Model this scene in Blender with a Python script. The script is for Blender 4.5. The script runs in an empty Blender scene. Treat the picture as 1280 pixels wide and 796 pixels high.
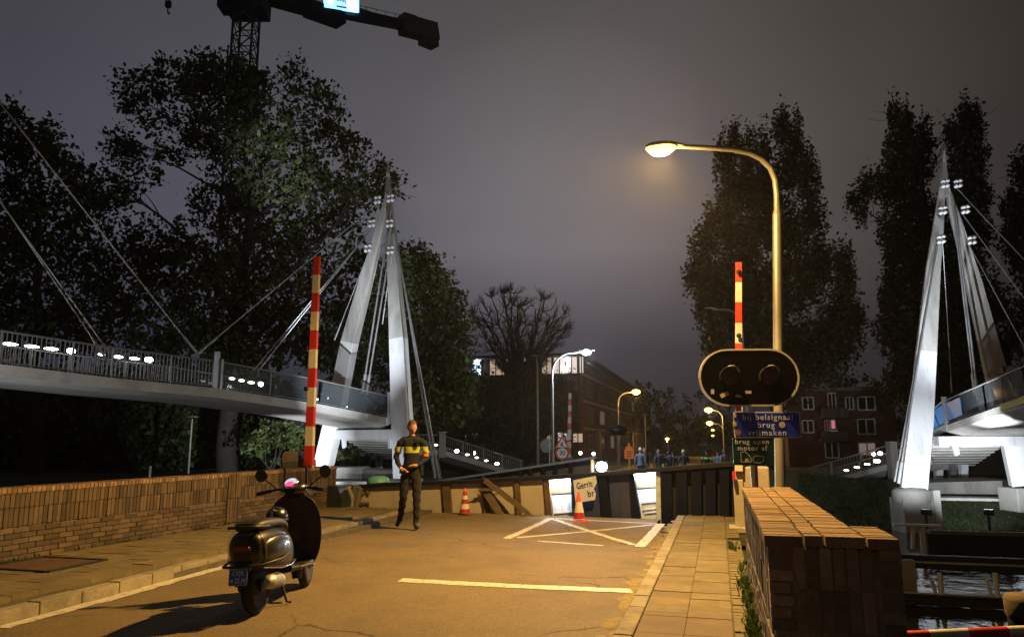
import bpy, bmesh, math, random
import numpy as np
from mathutils import Vector, Matrix
random.seed(7)
R = math.radians
scn = bpy.context.scene
COL = scn.collection

# ---------------------------------------------------------------- camera
FPX = 930.0                       # focal length in pixels of the 1280 px wide photograph
PITCH = math.atan(152 / FPX)
EYE = 1.52
PHI = R(15.3)                     # the road runs this far to the right of the view
cam_d = bpy.data.cameras.new('camera')
cam = bpy.data.objects.new('camera', cam_d)
COL.objects.link(cam)
cam.location = (0, 0, EYE)
cam.rotation_euler = (math.pi / 2 + PITCH, 0, 0)
cam_d.sensor_width = 36
cam_d.lens = 36 * FPX / 1280
cam_d.clip_start = 0.1
cam_d.clip_end = 3000
scn.camera = cam

# ---------------------------------------------------------------- night sky, lit by the city glow
world = bpy.data.worlds.new('World')
scn.world = world
world.use_nodes = True
wn, wl = world.node_tree.nodes, world.node_tree.links
wn.clear()
w_out = wn.new('ShaderNodeOutputWorld')
w_bg = wn.new('ShaderNodeBackground')
w_tc = wn.new('ShaderNodeTexCoord')
w_dot = wn.new('ShaderNodeVectorMath'); w_dot.operation = 'DOT_PRODUCT'
w_dot.inputs[1].default_value = (0.063, 0.944, 0.324)
wl.new(w_tc.outputs['Generated'], w_dot.inputs[0])
def w_rampnode(src, stops):
    n = wn.new('ShaderNodeValToRGB'); el = n.color_ramp.elements
    while len(el) < len(stops): el.new(0.5)
    for e_, (p_, c_) in zip(el, stops): e_.position = p_; e_.color = (*c_, 1)
    wl.new(src, n.inputs['Fac']); return n
w_ramp = w_rampnode(w_dot.outputs['Value'], [(0.5, (.026,) * 3), (0.80, (.040,) * 3), (0.93, (.066,) * 3), (0.975, (.092,) * 3), (1.0, (.150,) * 3)])
w_sep = wn.new('ShaderNodeSeparateXYZ'); wl.new(w_tc.outputs['Generated'], w_sep.inputs[0])
w_hr = w_rampnode(w_sep.outputs['Z'], [(0.0, (.24, .24, .30)), (0.115, (.47, .48, .57)), (0.18, (.80, .80, .88)), (0.25, (1, 1, 1.05)), (0.5, (.86, .86, .81))])
w_xm = wn.new('ShaderNodeMapRange'); w_xm.inputs['From Min'].default_value = -0.6; w_xm.inputs['From Max'].default_value = 0.6
wl.new(w_sep.outputs['X'], w_xm.inputs['Value'])
w_xr = w_rampnode(w_xm.outputs[0], [(0.0, (.80, .78, .98)), (0.08, (.75, .74, .95)), (0.45, (.54, .515, .56)), (0.67, (.57, .50, .51)), (0.86, (.50, .43, .39)), (1.0, (.30, .25, .215))])
w_x2 = wn.new('ShaderNodeMix'); w_x2.data_type = 'RGBA'; w_x2.blend_type = 'MULTIPLY'; w_x2.inputs[0].default_value = 1
w_x3 = wn.new('ShaderNodeMix'); w_x3.data_type = 'RGBA'; w_x3.blend_type = 'MULTIPLY'; w_x3.inputs[0].default_value = 1
w_x3.inputs[7].default_value = (2, 2, 2, 1)
wl.new(w_ramp.outputs[0], w_x2.inputs[6]); wl.new(w_xr.outputs[0], w_x2.inputs[7]); wl.new(w_x2.outputs[2], w_x3.inputs[6])
w_noise = wn.new('ShaderNodeTexNoise'); w_noise.inputs['Scale'].default_value = 2.6; w_noise.inputs['Detail'].default_value = 5
w_map = wn.new('ShaderNodeMapping'); w_map.inputs['Scale'].default_value = (1, 1, 2.6)
wl.new(w_tc.outputs['Generated'], w_map.inputs[0]); wl.new(w_map.outputs[0], w_noise.inputs['Vector'])
w_mr = wn.new('ShaderNodeMapRange'); w_mr.inputs['To Min'].default_value = 0.93; w_mr.inputs['To Max'].default_value = 1.07
w_mr.inputs['From Min'].default_value = 0.3; w_mr.inputs['From Max'].default_value = 0.7
wl.new(w_noise.outputs['Fac'], w_mr.inputs['Value'])
w_m1 = wn.new('ShaderNodeMix'); w_m1.data_type = 'RGBA'; w_m1.blend_type = 'MULTIPLY'; w_m1.inputs[0].default_value = 1
wl.new(w_x3.outputs[2], w_m1.inputs[6]); wl.new(w_hr.outputs[0], w_m1.inputs[7])
w_m2 = wn.new('ShaderNodeMix'); w_m2.data_type = 'RGBA'; w_m2.blend_type = 'MULTIPLY'; w_m2.inputs[0].default_value = 1
wl.new(w_m1.outputs[2], w_m2.inputs[6]); wl.new(w_mr.outputs[0], w_m2.inputs[7])
w_sky = wn.new('ShaderNodeTexSky'); w_sky.sky_type = 'NISHITA'; w_sky.sun_disc = False
w_sky.sun_elevation = R(-8); w_sky.sun_rotation = R(200)
w_add = wn.new('ShaderNodeMix'); w_add.data_type = 'RGBA'; w_add.blend_type = 'ADD'; w_add.inputs[0].default_value = 0.05
wl.new(w_m2.outputs[2], w_add.inputs[6]); wl.new(w_sky.outputs[0], w_add.inputs[7])
wl.new(w_add.outputs[2], w_bg.inputs['Color'])
w_bg.inputs['Strength'].default_value = 1.06
wl.new(w_bg.outputs[0], w_out.inputs[0])

# ---------------------------------------------------------------- exposure and renderer
vs = scn.view_settings
vs.view_transform = 'Standard'; vs.look = 'None'; vs.exposure = 0; vs.gamma = 1; vs.use_curve_mapping = False
cy = scn.cycles
cy.use_denoising = True
try: cy.denoiser = 'OPENIMAGEDENOISE'
except Exception: pass
cy.max_bounces = 5; cy.diffuse_bounces = 2; cy.glossy_bounces = 3; cy.transparent_max_bounces = 6
cy.sample_clamp_indirect = 2.0; cy.sample_clamp_direct = 0
cy.caustics_reflective = False; cy.caustics_refractive = False

# lamp powers (watts) and colours
SODIUM = (1.0, 0.57, 0.15)
COOL = (0.86, 0.93, 1.0)
P_STREET = 2720
P_PYLON = 2300

# ---------------------------------------------------------------- where things are
def at(px, py, Y):
    """the point seen at a pixel of the photograph, Y metres ahead"""
    a = (px - 640) / FPX; b = (398 - py) / FPX
    y = math.cos(PITCH) - b * math.sin(PITCH); w = math.sin(PITCH) + b * math.cos(PITCH)
    t = Y / y
    return Vector((a * t, Y, EYE + w * t))
def gp(px, py, z=0.0):
    a = (px - 640) / FPX; b = (398 - py) / FPX
    y = math.cos(PITCH) - b * math.sin(PITCH); w = math.sin(PITCH) + b * math.cos(PITCH)
    t = (z - EYE) / w
    return Vector((a * t, y * t, z))
CP, SP = math.cos(PHI), math.sin(PHI)
def RF(u, v, z=0.0):
    """road frame (u to the right, v along the road) to world"""
    return Vector((u * CP + v * SP, -u * SP + v * CP, z))
def uv_of(p): return (p.x * CP - p.y * SP, p.x * SP + p.y * CP)
def u_at(px, v, py=610):
    p = at(px, py, 1.0); d = (p.x, p.y)
    t = v / (d[0] * SP + d[1] * CP)
    return (d[0] * CP - d[1] * SP) * t

# ---------------------------------------------------------------- mesh helpers
class MB:
    def __init__(s): s.v = []; s.f = []; s.m = []; s.s = []
    def add(s, vs_, fs_, mi=0, smooth=False):
        o = len(s.v); s.v += [tuple(p) for p in vs_]
        for f in fs_:
            s.f.append(tuple(i + o for i in f)); s.m.append(mi); s.s.append(smooth)
        return s
    def box(s, c, d, mi=0, rot=None, taper=1.0):
        x, y, z = d[0] / 2, d[1] / 2, d[2] / 2
        P = [Vector((sx * x * (taper if sz > 0 else 1), sy * y * (taper if sz > 0 else 1), sz * z)) for sz in (-1, 1) for sy in (-1, 1) for sx in (-1, 1)]
        if rot is not None: P = [rot @ p for p in P]
        P = [p + Vector(c) for p in P]
        return s.add(P, [(0, 2, 3, 1), (4, 5, 7, 6), (0, 1, 5, 4), (2, 6, 7, 3), (0, 4, 6, 2), (1, 3, 7, 5)], mi)
    def bar(s, a, b, w, h, mi=0, up=(0, 0, 1), w2=None, h2=None):
        a, b = Vector(a), Vector(b); d = (b - a).normalized(); up = Vector(up)
        r = d.cross(up)
        if r.length < 1e-4: r = d.cross(Vector((0, 1, 0)))
        r.normalize(); n = r.cross(d).normalized()
        w2 = w if w2 is None else w2; h2 = h if h2 is None else h2
        P = [a + r * (sx * w / 2) + n * (sz * h / 2) for sz in (-1, 1) for sx in (-1, 1)] + [b + r * (sx * w2 / 2) + n * (sz * h2 / 2) for sz in (-1, 1) for sx in (-1, 1)]
        return s.add(P, [(0, 1, 3, 2), (4, 6, 7, 5), (0, 4, 5, 1), (2, 3, 7, 6), (0, 2, 6, 4), (1, 5, 7, 3)], mi)
    def tube(s, pts, r, seg=8, mi=0, smooth=True, cap=True):
        pts = [Vector(p) for p in pts]; n = len(pts)
        if not hasattr(r, '__len__'): r = [r] * n
        rings = []; prev = None
        for i, p in enumerate(pts):
            d = (pts[min(i + 1, n - 1)] - pts[max(i - 1, 0)]).normalized()
            if prev is None:
                a = d.cross(Vector((0, 0, 1)))
                if a.length < 1e-3: a = d.cross(Vector((0, 1, 0)))
            else:
                a = prev - d * prev.dot(d)
            a.normalize(); prev = a; b = d.cross(a)
            rings.append([p + (a * math.cos(2 * math.pi * k / seg) + b * math.sin(2 * math.pi * k / seg)) * r[i] for k in range(seg)])
        return s.loft(rings, mi, smooth, cap)
    def loft(s, rings, mi=0, smooth=True, cap=True):
        k = len(rings[0]); V = [p for q in rings for p in q]; F = []
        for i in range(len(rings) - 1):
            for j in range(k):
                F.append((i * k + j, i * k + (j + 1) % k, (i + 1) * k + (j + 1) % k, (i + 1) * k + j))
        s.add(V, F, mi, smooth)
        if cap:
            s.add(rings[0], [tuple(range(k))[::-1]], mi, False); s.add(rings[-1], [tuple(range(k))], mi, False)
        return s
    def lathe(s, prof, c=(0, 0, 0), axis=(0, 0, 1), seg=16, mi=0, smooth=True):
        q = Vector((0, 0, 1)).rotation_difference(Vector(axis).normalized()).to_matrix()
        rings = [[Vector(c) + q @ Vector((rr * math.cos(2 * math.pi * k / seg), rr * math.sin(2 * math.pi * k / seg), h)) for k in range(seg)] for rr, h in prof]
        return s.loft(rings, mi, smooth, True)
    def prism(s, poly, depth, M=None, mi=0, mi_side=None):
        """outline in x,z extruded along +y by depth, then moved by M"""
        n = len(poly); A = [Vector((x, 0, z)) for x, z in poly] + [Vector((x, depth, z)) for x, z in poly]
        if M is not None: A = [M @ p for p in A]
        s.add(A, [tuple(range(n)), tuple(range(2 * n - 1, n - 1, -1))], mi)
        return s.add(A, [(i, i + n, (i + 1) % n + n, (i + 1) % n) for i in range(n)], mi if mi_side is None else mi_side)
    def ball(s, c, r, seg=12, rings=8, mi=0):
        r = r if hasattr(r, '__len__') else (r, r, r)
        RG = []
        for i in range(rings + 1):
            t = math.pi * i / rings; sr = max(math.sin(t), 1e-3)
            RG.append([Vector(c) + Vector((r[0] * sr * math.cos(2 * math.pi * k / seg), r[1] * sr * math.sin(2 * math.pi * k / seg), -r[2] * math.cos(t))) for k in range(seg)])
        return s.loft(RG, mi, True, True)
    def build(s, name, mats, parent=None, bevel=0, loc=None, rotz=None):
        me = bpy.data.meshes.new(name)
        me.from_pydata(s.v, [], s.f); me.update()
        if not isinstance(mats, (list, tuple)): mats = [mats]
        for m in mats: me.materials.append(m)
        me.polygons.foreach_set('material_index', s.m)
        me.polygons.foreach_set('use_smooth', s.s)
        o = bpy.data.objects.new(name, me); COL.objects.link(o)
        if parent is not None: o.parent = parent
        if bevel:
            b = o.modifiers.new('edge', 'BEVEL'); b.width = bevel; b.segments = 2; b.limit_method = 'ANGLE'; b.angle_limit = R(50)
        if loc is not None: o.location = loc
        if rotz is not None: o.rotation_euler.z = rotz
        return o

def fix_normals(o):
    bm = bmesh.new(); bm.from_mesh(o.data); bmesh.ops.recalc_face_normals(bm, faces=bm.faces); bm.to_mesh(o.data); bm.free(); return o

def tag(o, label, cat=None, group=None):
    o['label'] = label
    if cat: o['category'] = cat
    if group: o['group'] = group
    return o
def thing(name, label, cat, loc=(0, 0, 0), rotz=0.0, group=None):
    o = bpy.data.objects.new(name, None); COL.objects.link(o)
    o.empty_display_size = 0.2
    o.location = loc; o.rotation_euler = (0, 0, rotz)
    return tag(o, label, cat, group)
def struct(o): o['kind'] = 'structure'; return o
def stuff(o): o['kind'] = 'stuff'; return o
def copy_tree(o, parent=None):
    c = o.copy(); COL.objects.link(c)
    if parent is not None: c.parent = parent
    for ch in list(o.children): copy_tree(ch, c)
    return c

def text(body, size, m, parent, M, name='lettering', extrude=0.002, align='LEFT', sx=1.0, bold=0.0, spacing=1.0):
    """lettering in the x,z plane facing -y, moved by M (in the parent's frame)"""
    cu = bpy.data.curves.new(name, 'FONT'); cu.body = body; cu.size = size; cu.extrude = extrude; cu.align_x = align; cu.align_y = 'CENTER'
    cu.offset = bold; cu.space_character = spacing; cu.resolution_u = 3
    t = bpy.data.objects.new('lettering_source', cu); COL.objects.link(t)
    bpy.context.view_layer.update()
    me = bpy.data.meshes.new_from_object(t.evaluated_get(bpy.context.evaluated_depsgraph_get()))
    bpy.data.objects.remove(t); bpy.data.curves.remove(cu)
    me.transform(Matrix.Rotation(math.pi / 2, 4, 'X') @ Matrix.Diagonal((sx, 1, 1, 1)))
    me.transform(M)
    me.name = name; me.materials.clear(); me.materials.append(m)
    o = bpy.data.objects.new(name, me); COL.objects.link(o); o.parent = parent
    return o
T = Matrix.Translation
def RZ(a): return Matrix.Rotation(a, 4, 'Z')
def RY(a): return Matrix.Rotation(a, 4, 'Y')
def RX(a): return Matrix.Rotation(a, 4, 'X')

# ---------------------------------------------------------------- materials
MATS = {}
def mat(name, col, rough=0.6, metal=0.0, var=0.0, scale=6.0, col2=None, bump=0.0, bscale=40.0, island=0.0, coat=0.0, spec=0.5, dirt=None, dscale=1.5, dlo=0.5, dhi=0.7, coords='Object', detail=5, stretch=(1, 1, 1), transl=0.0):
    if name in MATS: return MATS[name]
    m = bpy.data.materials.new(name); m.use_nodes = True; MATS[name] = m
    N, L = m.node_tree.nodes, m.node_tree.links
    b = N['Principled BSDF']
    b.inputs['Roughness'].default_value = rough; b.inputs['Metallic'].default_value = metal
    b.inputs['Coat Weight'].default_value = coat; b.inputs['Coat Roughness'].default_value = 0.08
    b.inputs['Specular IOR Level'].default_value = spec
    b.inputs['Base Color'].default_value = (*col, 1)
    tc = N.new('ShaderNodeTexCoord'); mp = N.new('ShaderNodeMapping'); mp.inputs['Scale'].default_value = stretch
    L.new(tc.outputs[coords], mp.inputs[0])
    cur = None
    if var or col2:
        n = N.new('ShaderNodeTexNoise'); n.inputs['Scale'].default_value = scale; n.inputs['Detail'].default_value = detail; n.inputs['Roughness'].default_value = 0.65
        L.new(mp.outputs[0], n.inputs['Vector'])
        r = N.new('ShaderNodeValToRGB'); r.color_ramp.elements[0].position = 0.32; r.color_ramp.elements[1].position = 0.68
        c1 = col; c2 = col2 or tuple(min(1, c * (1 + var)) for c in col)
        if not col2: c1 = tuple(c * (1 - var) for c in col)
        r.color_ramp.elements[0].color = (*c1, 1); r.color_ramp.elements[1].color = (*c2, 1)
        L.new(n.outputs['Fac'], r.inputs['Fac']); cur = r.outputs[0]
    if dirt:
        n = N.new('ShaderNodeTexNoise'); n.inputs['Scale'].default_value = dscale; n.inputs['Detail'].default_value = 8; n.inputs['Roughness'].default_value = 0.7
        L.new(mp.outputs[0], n.inputs['Vector'])
        r = N.new('ShaderNodeMapRange'); r.inputs['From Min'].default_value = dlo; r.inputs['From Max'].default_value = dhi
        L.new(n.outputs['Fac'], r.inputs['Value'])
        x = N.new('ShaderNodeMix'); x.data_type = 'RGBA'; x.inputs[7].default_value = (*dirt, 1)
        L.new(r.outputs[0], x.inputs[0])
        if cur is not None: L.new(cur, x.inputs[6])
        else: x.inputs[6].default_value = (*col, 1)
        cur = x.outputs[2]
    if island:
        g = N.new('ShaderNodeNewGeometry'); r = N.new('ShaderNodeMapRange')
        r.inputs['To Min'].default_value = 1 - island; r.inputs['To Max'].default_value = 1 + island
        L.new(g.outputs['Random Per Island'], r.inputs['Value'])
        x = N.new('ShaderNodeMix'); x.data_type = 'RGBA'; x.blend_type = 'MULTIPLY'; x.inputs[0].default_value = 1
        if cur is not None: L.new(cur, x.inputs[6])
        else: x.inputs[6].default_value = (*col, 1)
        L.new(r.outputs[0], x.inputs[7]); cur = x.outputs[2]
    if cur is not None: L.new(cur, b.inputs['Base Color'])
    if bump:
        n = N.new('ShaderNodeTexNoise'); n.inputs['Scale'].default_value = bscale; n.inputs['Detail'].default_value = 6
        L.new(mp.outputs[0], n.inputs['Vector'])
        bp = N.new('ShaderNodeBump'); bp.inputs['Strength'].default_value = bump; bp.inputs['Distance'].default_value = 0.02
        L.new(n.outputs['Fac'], bp.inputs['Height']); L.new(bp.outputs[0], b.inputs['Normal'])
    if transl:
        tr = N.new('ShaderNodeBsdfTranslucent'); mx = N.new('ShaderNodeMixShader'); mx.inputs[0].default_value = transl
        if cur is not None: L.new(cur, tr.inputs[0])
        else: tr.inputs[0].default_value = (*col, 1)
        L.new(b.outputs[0], mx.inputs[1]); L.new(tr.outputs[0], mx.inputs[2]); L.new(mx.outputs[0], N['Material Output'].inputs[0])
    return m
def glow(name, col, strength, sample=False):
    if name in MATS: return MATS[name]
    m = bpy.data.materials.new(name); m.use_nodes = True; MATS[name] = m
    b = m.node_tree.nodes['Principled BSDF']
    b.inputs['Base Color'].default_value = (0.3, 0.3, 0.3, 1)
    b.inputs['Emission Color'].default_value = (*col, 1); b.inputs['Emission Strength'].default_value = strength
    m.cycles.emission_sampling = 'AUTO' if sample else 'NONE'
    return m
def glass(name, col, alpha=0.3, rough=0.05):
    if name in MATS: return MATS[name]
    m = bpy.data.materials.new(name); m.use_nodes = True; MATS[name] = m
    b = m.node_tree.nodes['Principled BSDF']
    b.inputs['Base Color'].default_value = (*col, 1); b.inputs['Roughness'].default_value = rough; b.inputs['Alpha'].default_value = alpha
    return m
def point(name, loc, power, col, radius=0.08, parent=None):
    d = bpy.data.lights.new(name, 'POINT'); d.energy = power; d.color = col; d.shadow_soft_size = radius
    o = bpy.data.objects.new(name, d); COL.objects.link(o); o.location = loc
    if parent is not None: o.parent = parent
    return o
def spot(name, loc, target, power, col, size=60, blend=0.6, radius=0.08, parent=None):
    d = bpy.data.lights.new(name, 'SPOT'); d.energy = power; d.color = col; d.shadow_soft_size = radius; d.spot_size = R(size); d.spot_blend = blend
    o = bpy.data.objects.new(name, d); COL.objects.link(o); o.location = loc
    o.rotation_euler = (Vector(target) - Vector(loc)).to_track_quat('-Z', 'Y').to_euler()
    if parent is not None: o.parent = parent
    return o

M_asphalt = mat('asphalt', (0.150, 0.112, 0.056), 0.78, scale=32, col2=(0.245, 0.184, 0.094), bump=0.8, bscale=120, dirt=(0.085, 0.063, 0.034), dscale=0.7, dlo=0.46, dhi=0.82)
def add_cracks(m, scale=0.42, width=0.007, dark=0.35):
    N, L = m.node_tree.nodes, m.node_tree.links; b = N['Principled BSDF']; src = b.inputs['Base Color'].links[0].from_socket
    tc = N.new('ShaderNodeTexCoord'); nz = N.new('ShaderNodeTexNoise'); nz.inputs['Scale'].default_value = 2.2; nz.inputs['Detail'].default_value = 4; L.new(tc.outputs['Object'], nz.inputs['Vector'])
    ad = N.new('ShaderNodeMix'); ad.data_type = 'RGBA'; ad.blend_type = 'ADD'; ad.inputs[0].default_value = .35; L.new(tc.outputs['Object'], ad.inputs[6]); L.new(nz.outputs['Color'], ad.inputs[7])
    vo = N.new('ShaderNodeTexVoronoi'); vo.feature = 'DISTANCE_TO_EDGE'; vo.inputs['Scale'].default_value = scale; L.new(ad.outputs[2], vo.inputs['Vector'])
    mr = N.new('ShaderNodeMapRange'); mr.inputs['From Min'].default_value = width * .4; mr.inputs['From Max'].default_value = width; mr.inputs['To Min'].default_value = dark; mr.inputs['To Max'].default_value = 1; L.new(vo.outputs['Distance'], mr.inputs['Value'])
    n2 = N.new('ShaderNodeTexNoise'); n2.inputs['Scale'].default_value = .6; L.new(tc.outputs['Object'], n2.inputs['Vector'])
    m2 = N.new('ShaderNodeMapRange'); m2.inputs['From Min'].default_value = .47; m2.inputs['From Max'].default_value = .55; L.new(n2.outputs['Fac'], m2.inputs['Value'])
    x = N.new('ShaderNodeMix'); x.data_type = 'RGBA'; x.blend_type = 'MULTIPLY'; L.new(m2.outputs[0], x.inputs[0]); L.new(src, x.inputs[6]); L.new(mr.outputs[0], x.inputs[7]); L.new(x.outputs[2], b.inputs['Base Color'])
add_cracks(M_asphalt)
M_paint = mat('road_paint', (0.62, 0.6, 0.54), 0.6, var=0.12, scale=9, dirt=(0.22, 0.17, 0.10), dscale=14, dlo=0.50, dhi=0.66)
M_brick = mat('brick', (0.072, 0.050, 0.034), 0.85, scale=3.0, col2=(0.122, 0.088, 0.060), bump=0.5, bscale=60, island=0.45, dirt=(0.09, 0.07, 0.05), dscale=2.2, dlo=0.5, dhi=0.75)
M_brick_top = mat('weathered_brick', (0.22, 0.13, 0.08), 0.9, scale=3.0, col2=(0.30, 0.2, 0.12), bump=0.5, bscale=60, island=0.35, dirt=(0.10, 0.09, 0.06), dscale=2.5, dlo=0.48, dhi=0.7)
M_sand = mat('pale_sand', (0.24, 0.195, 0.10), 0.95, var=0.25, scale=14, bump=0.5)
M_brick_lit = mat('lightened_pier_brick', (0.20, 0.14, 0.10), 0.9, scale=4.0, col2=(0.36, 0.26, 0.19), bump=0.5, bscale=60, island=0.5, dirt=(0.30, 0.26, 0.20), dscale=9, dlo=0.58, dhi=0.75)  # brick colour lightened to stand in for light falling on the pier
M_mortar = mat('mortar', (0.26, 0.22, 0.14), 0.95, var=0.35, scale=5, bump=0.4)
M_paver = mat('paving_slab', (0.125, 0.100, 0.05), 0.85, scale=5.0, col2=(0.20, 0.163, 0.082), bump=0.35, bscale=50, island=0.13, dirt=(0.15, 0.12, 0.08), dscale=1.2, dlo=0.5, dhi=0.75)
M_paver_dark = mat('dark_paving_slab', (0.12, 0.085, 0.06), 0.85, scale=2.0, col2=(0.17, 0.12, 0.08), bump=0.35, bscale=50, island=0.12, dirt=(0.2, 0.16, 0.1), dscale=2.4, dlo=0.55, dhi=0.75)
M_joint = mat('sandy_joint', (0.10, 0.085, 0.06), 0.95, var=0.3, scale=8, bump=0.4)
M_kerb = mat('kerb_stone', (0.27, 0.24, 0.18), 0.85, var=0.2, scale=3, bump=0.3, island=0.12, dirt=(0.13, 0.11, 0.08), dscale=2)
M_steel = mat('galvanised_steel', (0.42, 0.43, 0.44), 0.5, 0.6, var=0.15, scale=4)
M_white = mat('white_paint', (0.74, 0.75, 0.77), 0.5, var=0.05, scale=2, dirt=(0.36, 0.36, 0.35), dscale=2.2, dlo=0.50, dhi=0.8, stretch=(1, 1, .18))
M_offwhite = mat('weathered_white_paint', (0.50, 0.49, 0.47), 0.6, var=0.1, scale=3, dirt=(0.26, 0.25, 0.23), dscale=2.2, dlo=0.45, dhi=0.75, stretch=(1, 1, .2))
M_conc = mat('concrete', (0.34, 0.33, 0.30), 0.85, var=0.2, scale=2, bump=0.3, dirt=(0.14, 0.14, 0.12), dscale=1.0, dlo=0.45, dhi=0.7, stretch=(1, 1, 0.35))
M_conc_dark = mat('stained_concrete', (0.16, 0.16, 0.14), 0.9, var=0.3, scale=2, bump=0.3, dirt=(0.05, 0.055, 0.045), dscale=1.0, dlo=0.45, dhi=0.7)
M_dark = mat('dark_metal', (0.03, 0.032, 0.035), 0.45, 0.4, var=0.2)
M_black = mat('black_plastic', (0.012, 0.012, 0.013), 0.45, var=0.2)
M_matt = mat('matt_black_board', (0.0022, 0.0022, 0.003), 0.9, spec=0.0, var=0.2)
M_gloss = mat('black_gloss_paint', (0.008, 0.008, 0.009), 0.33, coat=0.55, dirt=(0.03, 0.027, 0.022), dscale=5, dlo=0.5, dhi=0.8, spec=.4)
M_rubber = mat('rubber', (0.018, 0.017, 0.016), 0.85, var=0.2, bump=0.2)
M_chrome = mat('chrome', (0.75, 0.75, 0.75), 0.15, 1.0)
M_red = mat('red_paint', (0.60, 0.035, 0.02), 0.45, var=0.08, dirt=(0.30, 0.03, 0.02), dscale=3, dlo=0.6, dhi=0.8)
M_cream = mat('white_reflective_paint', (0.74, 0.70, 0.62), 0.5, var=0.06, dirt=(0.4, 0.37, 0.3), dscale=3, dlo=0.58, dhi=0.8)
M_orange = mat('orange_plastic', (0.85, 0.14, 0.02), 0.5, var=0.1)
M_wood = mat('weathered_wood', (0.085, 0.06, 0.042), 0.85, col2=(0.16, 0.115, 0.08), scale=7, bump=0.5, bscale=30, stretch=(1, 1, 6))
M_lamp_grey = mat('lamp_post_grey', (0.34, 0.33, 0.30), 0.45, 0.5, var=0.12, scale=5)
M_soil = mat('soil', (0.05, 0.042, 0.03), 0.95, var=0.4, scale=1.5, bump=0.6, bscale=10)
M_grass = mat('grass_blades', (0.03, 0.075, 0.016), 0.7, island=0.4, transl=0.25)
M_weed = mat('weed_leaves', (0.06, 0.10, 0.025), 0.7, island=0.4, transl=0.2)
M_leaf = mat('foliage', (0.055, 0.074, 0.020), 0.55, island=0.45, transl=0.3)
M_leaf2 = mat('lime_green_foliage', (0.085, 0.115, 0.028), 0.55, island=0.4, transl=0.35)
M_leaf3 = mat('poplar_foliage', (0.034, 0.038, 0.015), 0.5, island=0.45, transl=0.25)
M_bark = mat('bark', (0.028, 0.023, 0.018), 0.9, var=0.4, scale=4, bump=0.6, bscale=20)
M_navy = mat('navy_cloth', (0.008, 0.010, 0.026), 0.85, var=0.25, scale=20)
M_trouser = mat('black_cloth', (0.012, 0.012, 0.013), 0.9, var=0.25, scale=20)
M_hiviz = mat('yellow_reflective_cloth', (0.42, 0.48, 0.05), 0.6, var=0.15, scale=14)
M_skin = mat('skin', (0.46, 0.24, 0.16), 0.55, var=0.08)
M_hair = mat('brown_hair', (0.09, 0.055, 0.025), 0.7, var=0.3, scale=30)
M_leather = mat('boot_leather', (0.045, 0.035, 0.025), 0.6, var=0.2)
M_facade = mat('brown_brick_facade', (0.07, 0.034, 0.028), 0.9, col2=(0.11, 0.055, 0.042), scale=1.2, bump=0.2)
M_facade_dark = mat('dark_facade', (0.045, 0.036, 0.032), 0.9, var=0.3, scale=1)
M_frame = mat('window_frame_paint', (0.55, 0.52, 0.48), 0.6, var=0.1)
M_pane = mat('dark_window_glass', (0.02, 0.022, 0.025), 0.08)
M_roof = mat('roofing_felt', (0.05, 0.048, 0.046), 0.9, var=0.2)
# ================================================================ ground, canal, roads
rng = random.Random(3)
def gheight(u, v):
    if v < 15.2:
        if u > 0.86: return -3.2 if v > 1.5 else -0.4
        if u < -8.6: return -0.35 if v < 11 else -0.35 - (v - 11) * 0.5
        return -0.3
    if v < 30: return -4.0
    v0_ = 30 + 6.0 * max(0.0, min(1.0, (u - 4.5) / 3.0)); v0_ = v0_
    if v < v0_: return -4.0
    bank = -2.9 + (v - v0_) / 8.0 * 2.25
    return min(bank, -0.65) + 0.05 * math.sin(u * 1.7) * math.sin(v * 0.9)
us = [-300, -200, -120, -80, -60, -50] + [x * 1.25 for x in range(-32, 33)] + [50, 60, 80, 120, 200, 300]
us = sorted(set(us + [0.84, 0.88, -8.62, -8.58]))
vs_ = [-100, -60, -20, 0, 1.4, 1.6, 4, 8, 11, 13, 15.15, 15.25, 18, 24, 29.9] + [30 + x for x in range(0, 22)] + [56, 62, 70, 80, 100, 140, 200, 330]
m = MB(); W = len(us)
m.add([(u, v, gheight(u, v)) for v in vs_ for u in us], [(j * W + i, j * W + i + 1, (j + 1) * W + i + 1, (j + 1) * W + i) for j in range(len(vs_) - 1) for i in range(W - 1)])
M_ground = mat('ground_earth', (0.035, 0.045, 0.018), 0.95, scale=1.2, col2=(0.055, 0.06, 0.028), bump=0.7, bscale=8)
ground = struct(m.build('ground', M_ground, rotz=-PHI))
# canal water
mw = bpy.data.materials.new('canal_water'); mw.use_nodes = True
N, L = mw.node_tree.nodes, mw.node_tree.links; b = N['Principled BSDF']
b.inputs['Base Color'].default_value = (0.006, 0.008, 0.008, 1); b.inputs['Roughness'].default_value = 0.04; b.inputs['Specular IOR Level'].default_value = 0.22
tc = N.new('ShaderNodeTexCoord'); nz = N.new('ShaderNodeTexNoise'); nz.inputs['Scale'].default_value = 1.3; nz.inputs['Detail'].default_value = 4
L.new(tc.outputs['Object'], nz.inputs['Vector']); bp = N.new('ShaderNodeBump'); bp.inputs['Strength'].default_value = 0.25; bp.inputs['Distance'].default_value = 0.15
L.new(nz.outputs['Fac'], bp.inputs['Height']); L.new(bp.outputs[0], b.inputs['Normal'])
m = MB(); m.add([(-300, 1.7, -2.35), (300, 1.7, -2.35), (300, 38.5, -2.35), (-300, 38.5, -2.35)], [(0, 1, 2, 3)])
struct(m.build('canal_water', mw, rotz=-PHI))
# near abutment of the bridge (its top stays under the paving)
m = MB()
m.box((-3.7, 15.28, -2.1), (10.3, 0.3, 3.9)); m.box((0.68, 8.3, -2.0), (0.3, 14.0, 3.8)); m.box((-3.7, 33.6, -1.9), (12, 0.6, 2.6))
struct(m.build('quay_wall', M_conc_dark, rotz=-PHI))

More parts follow.
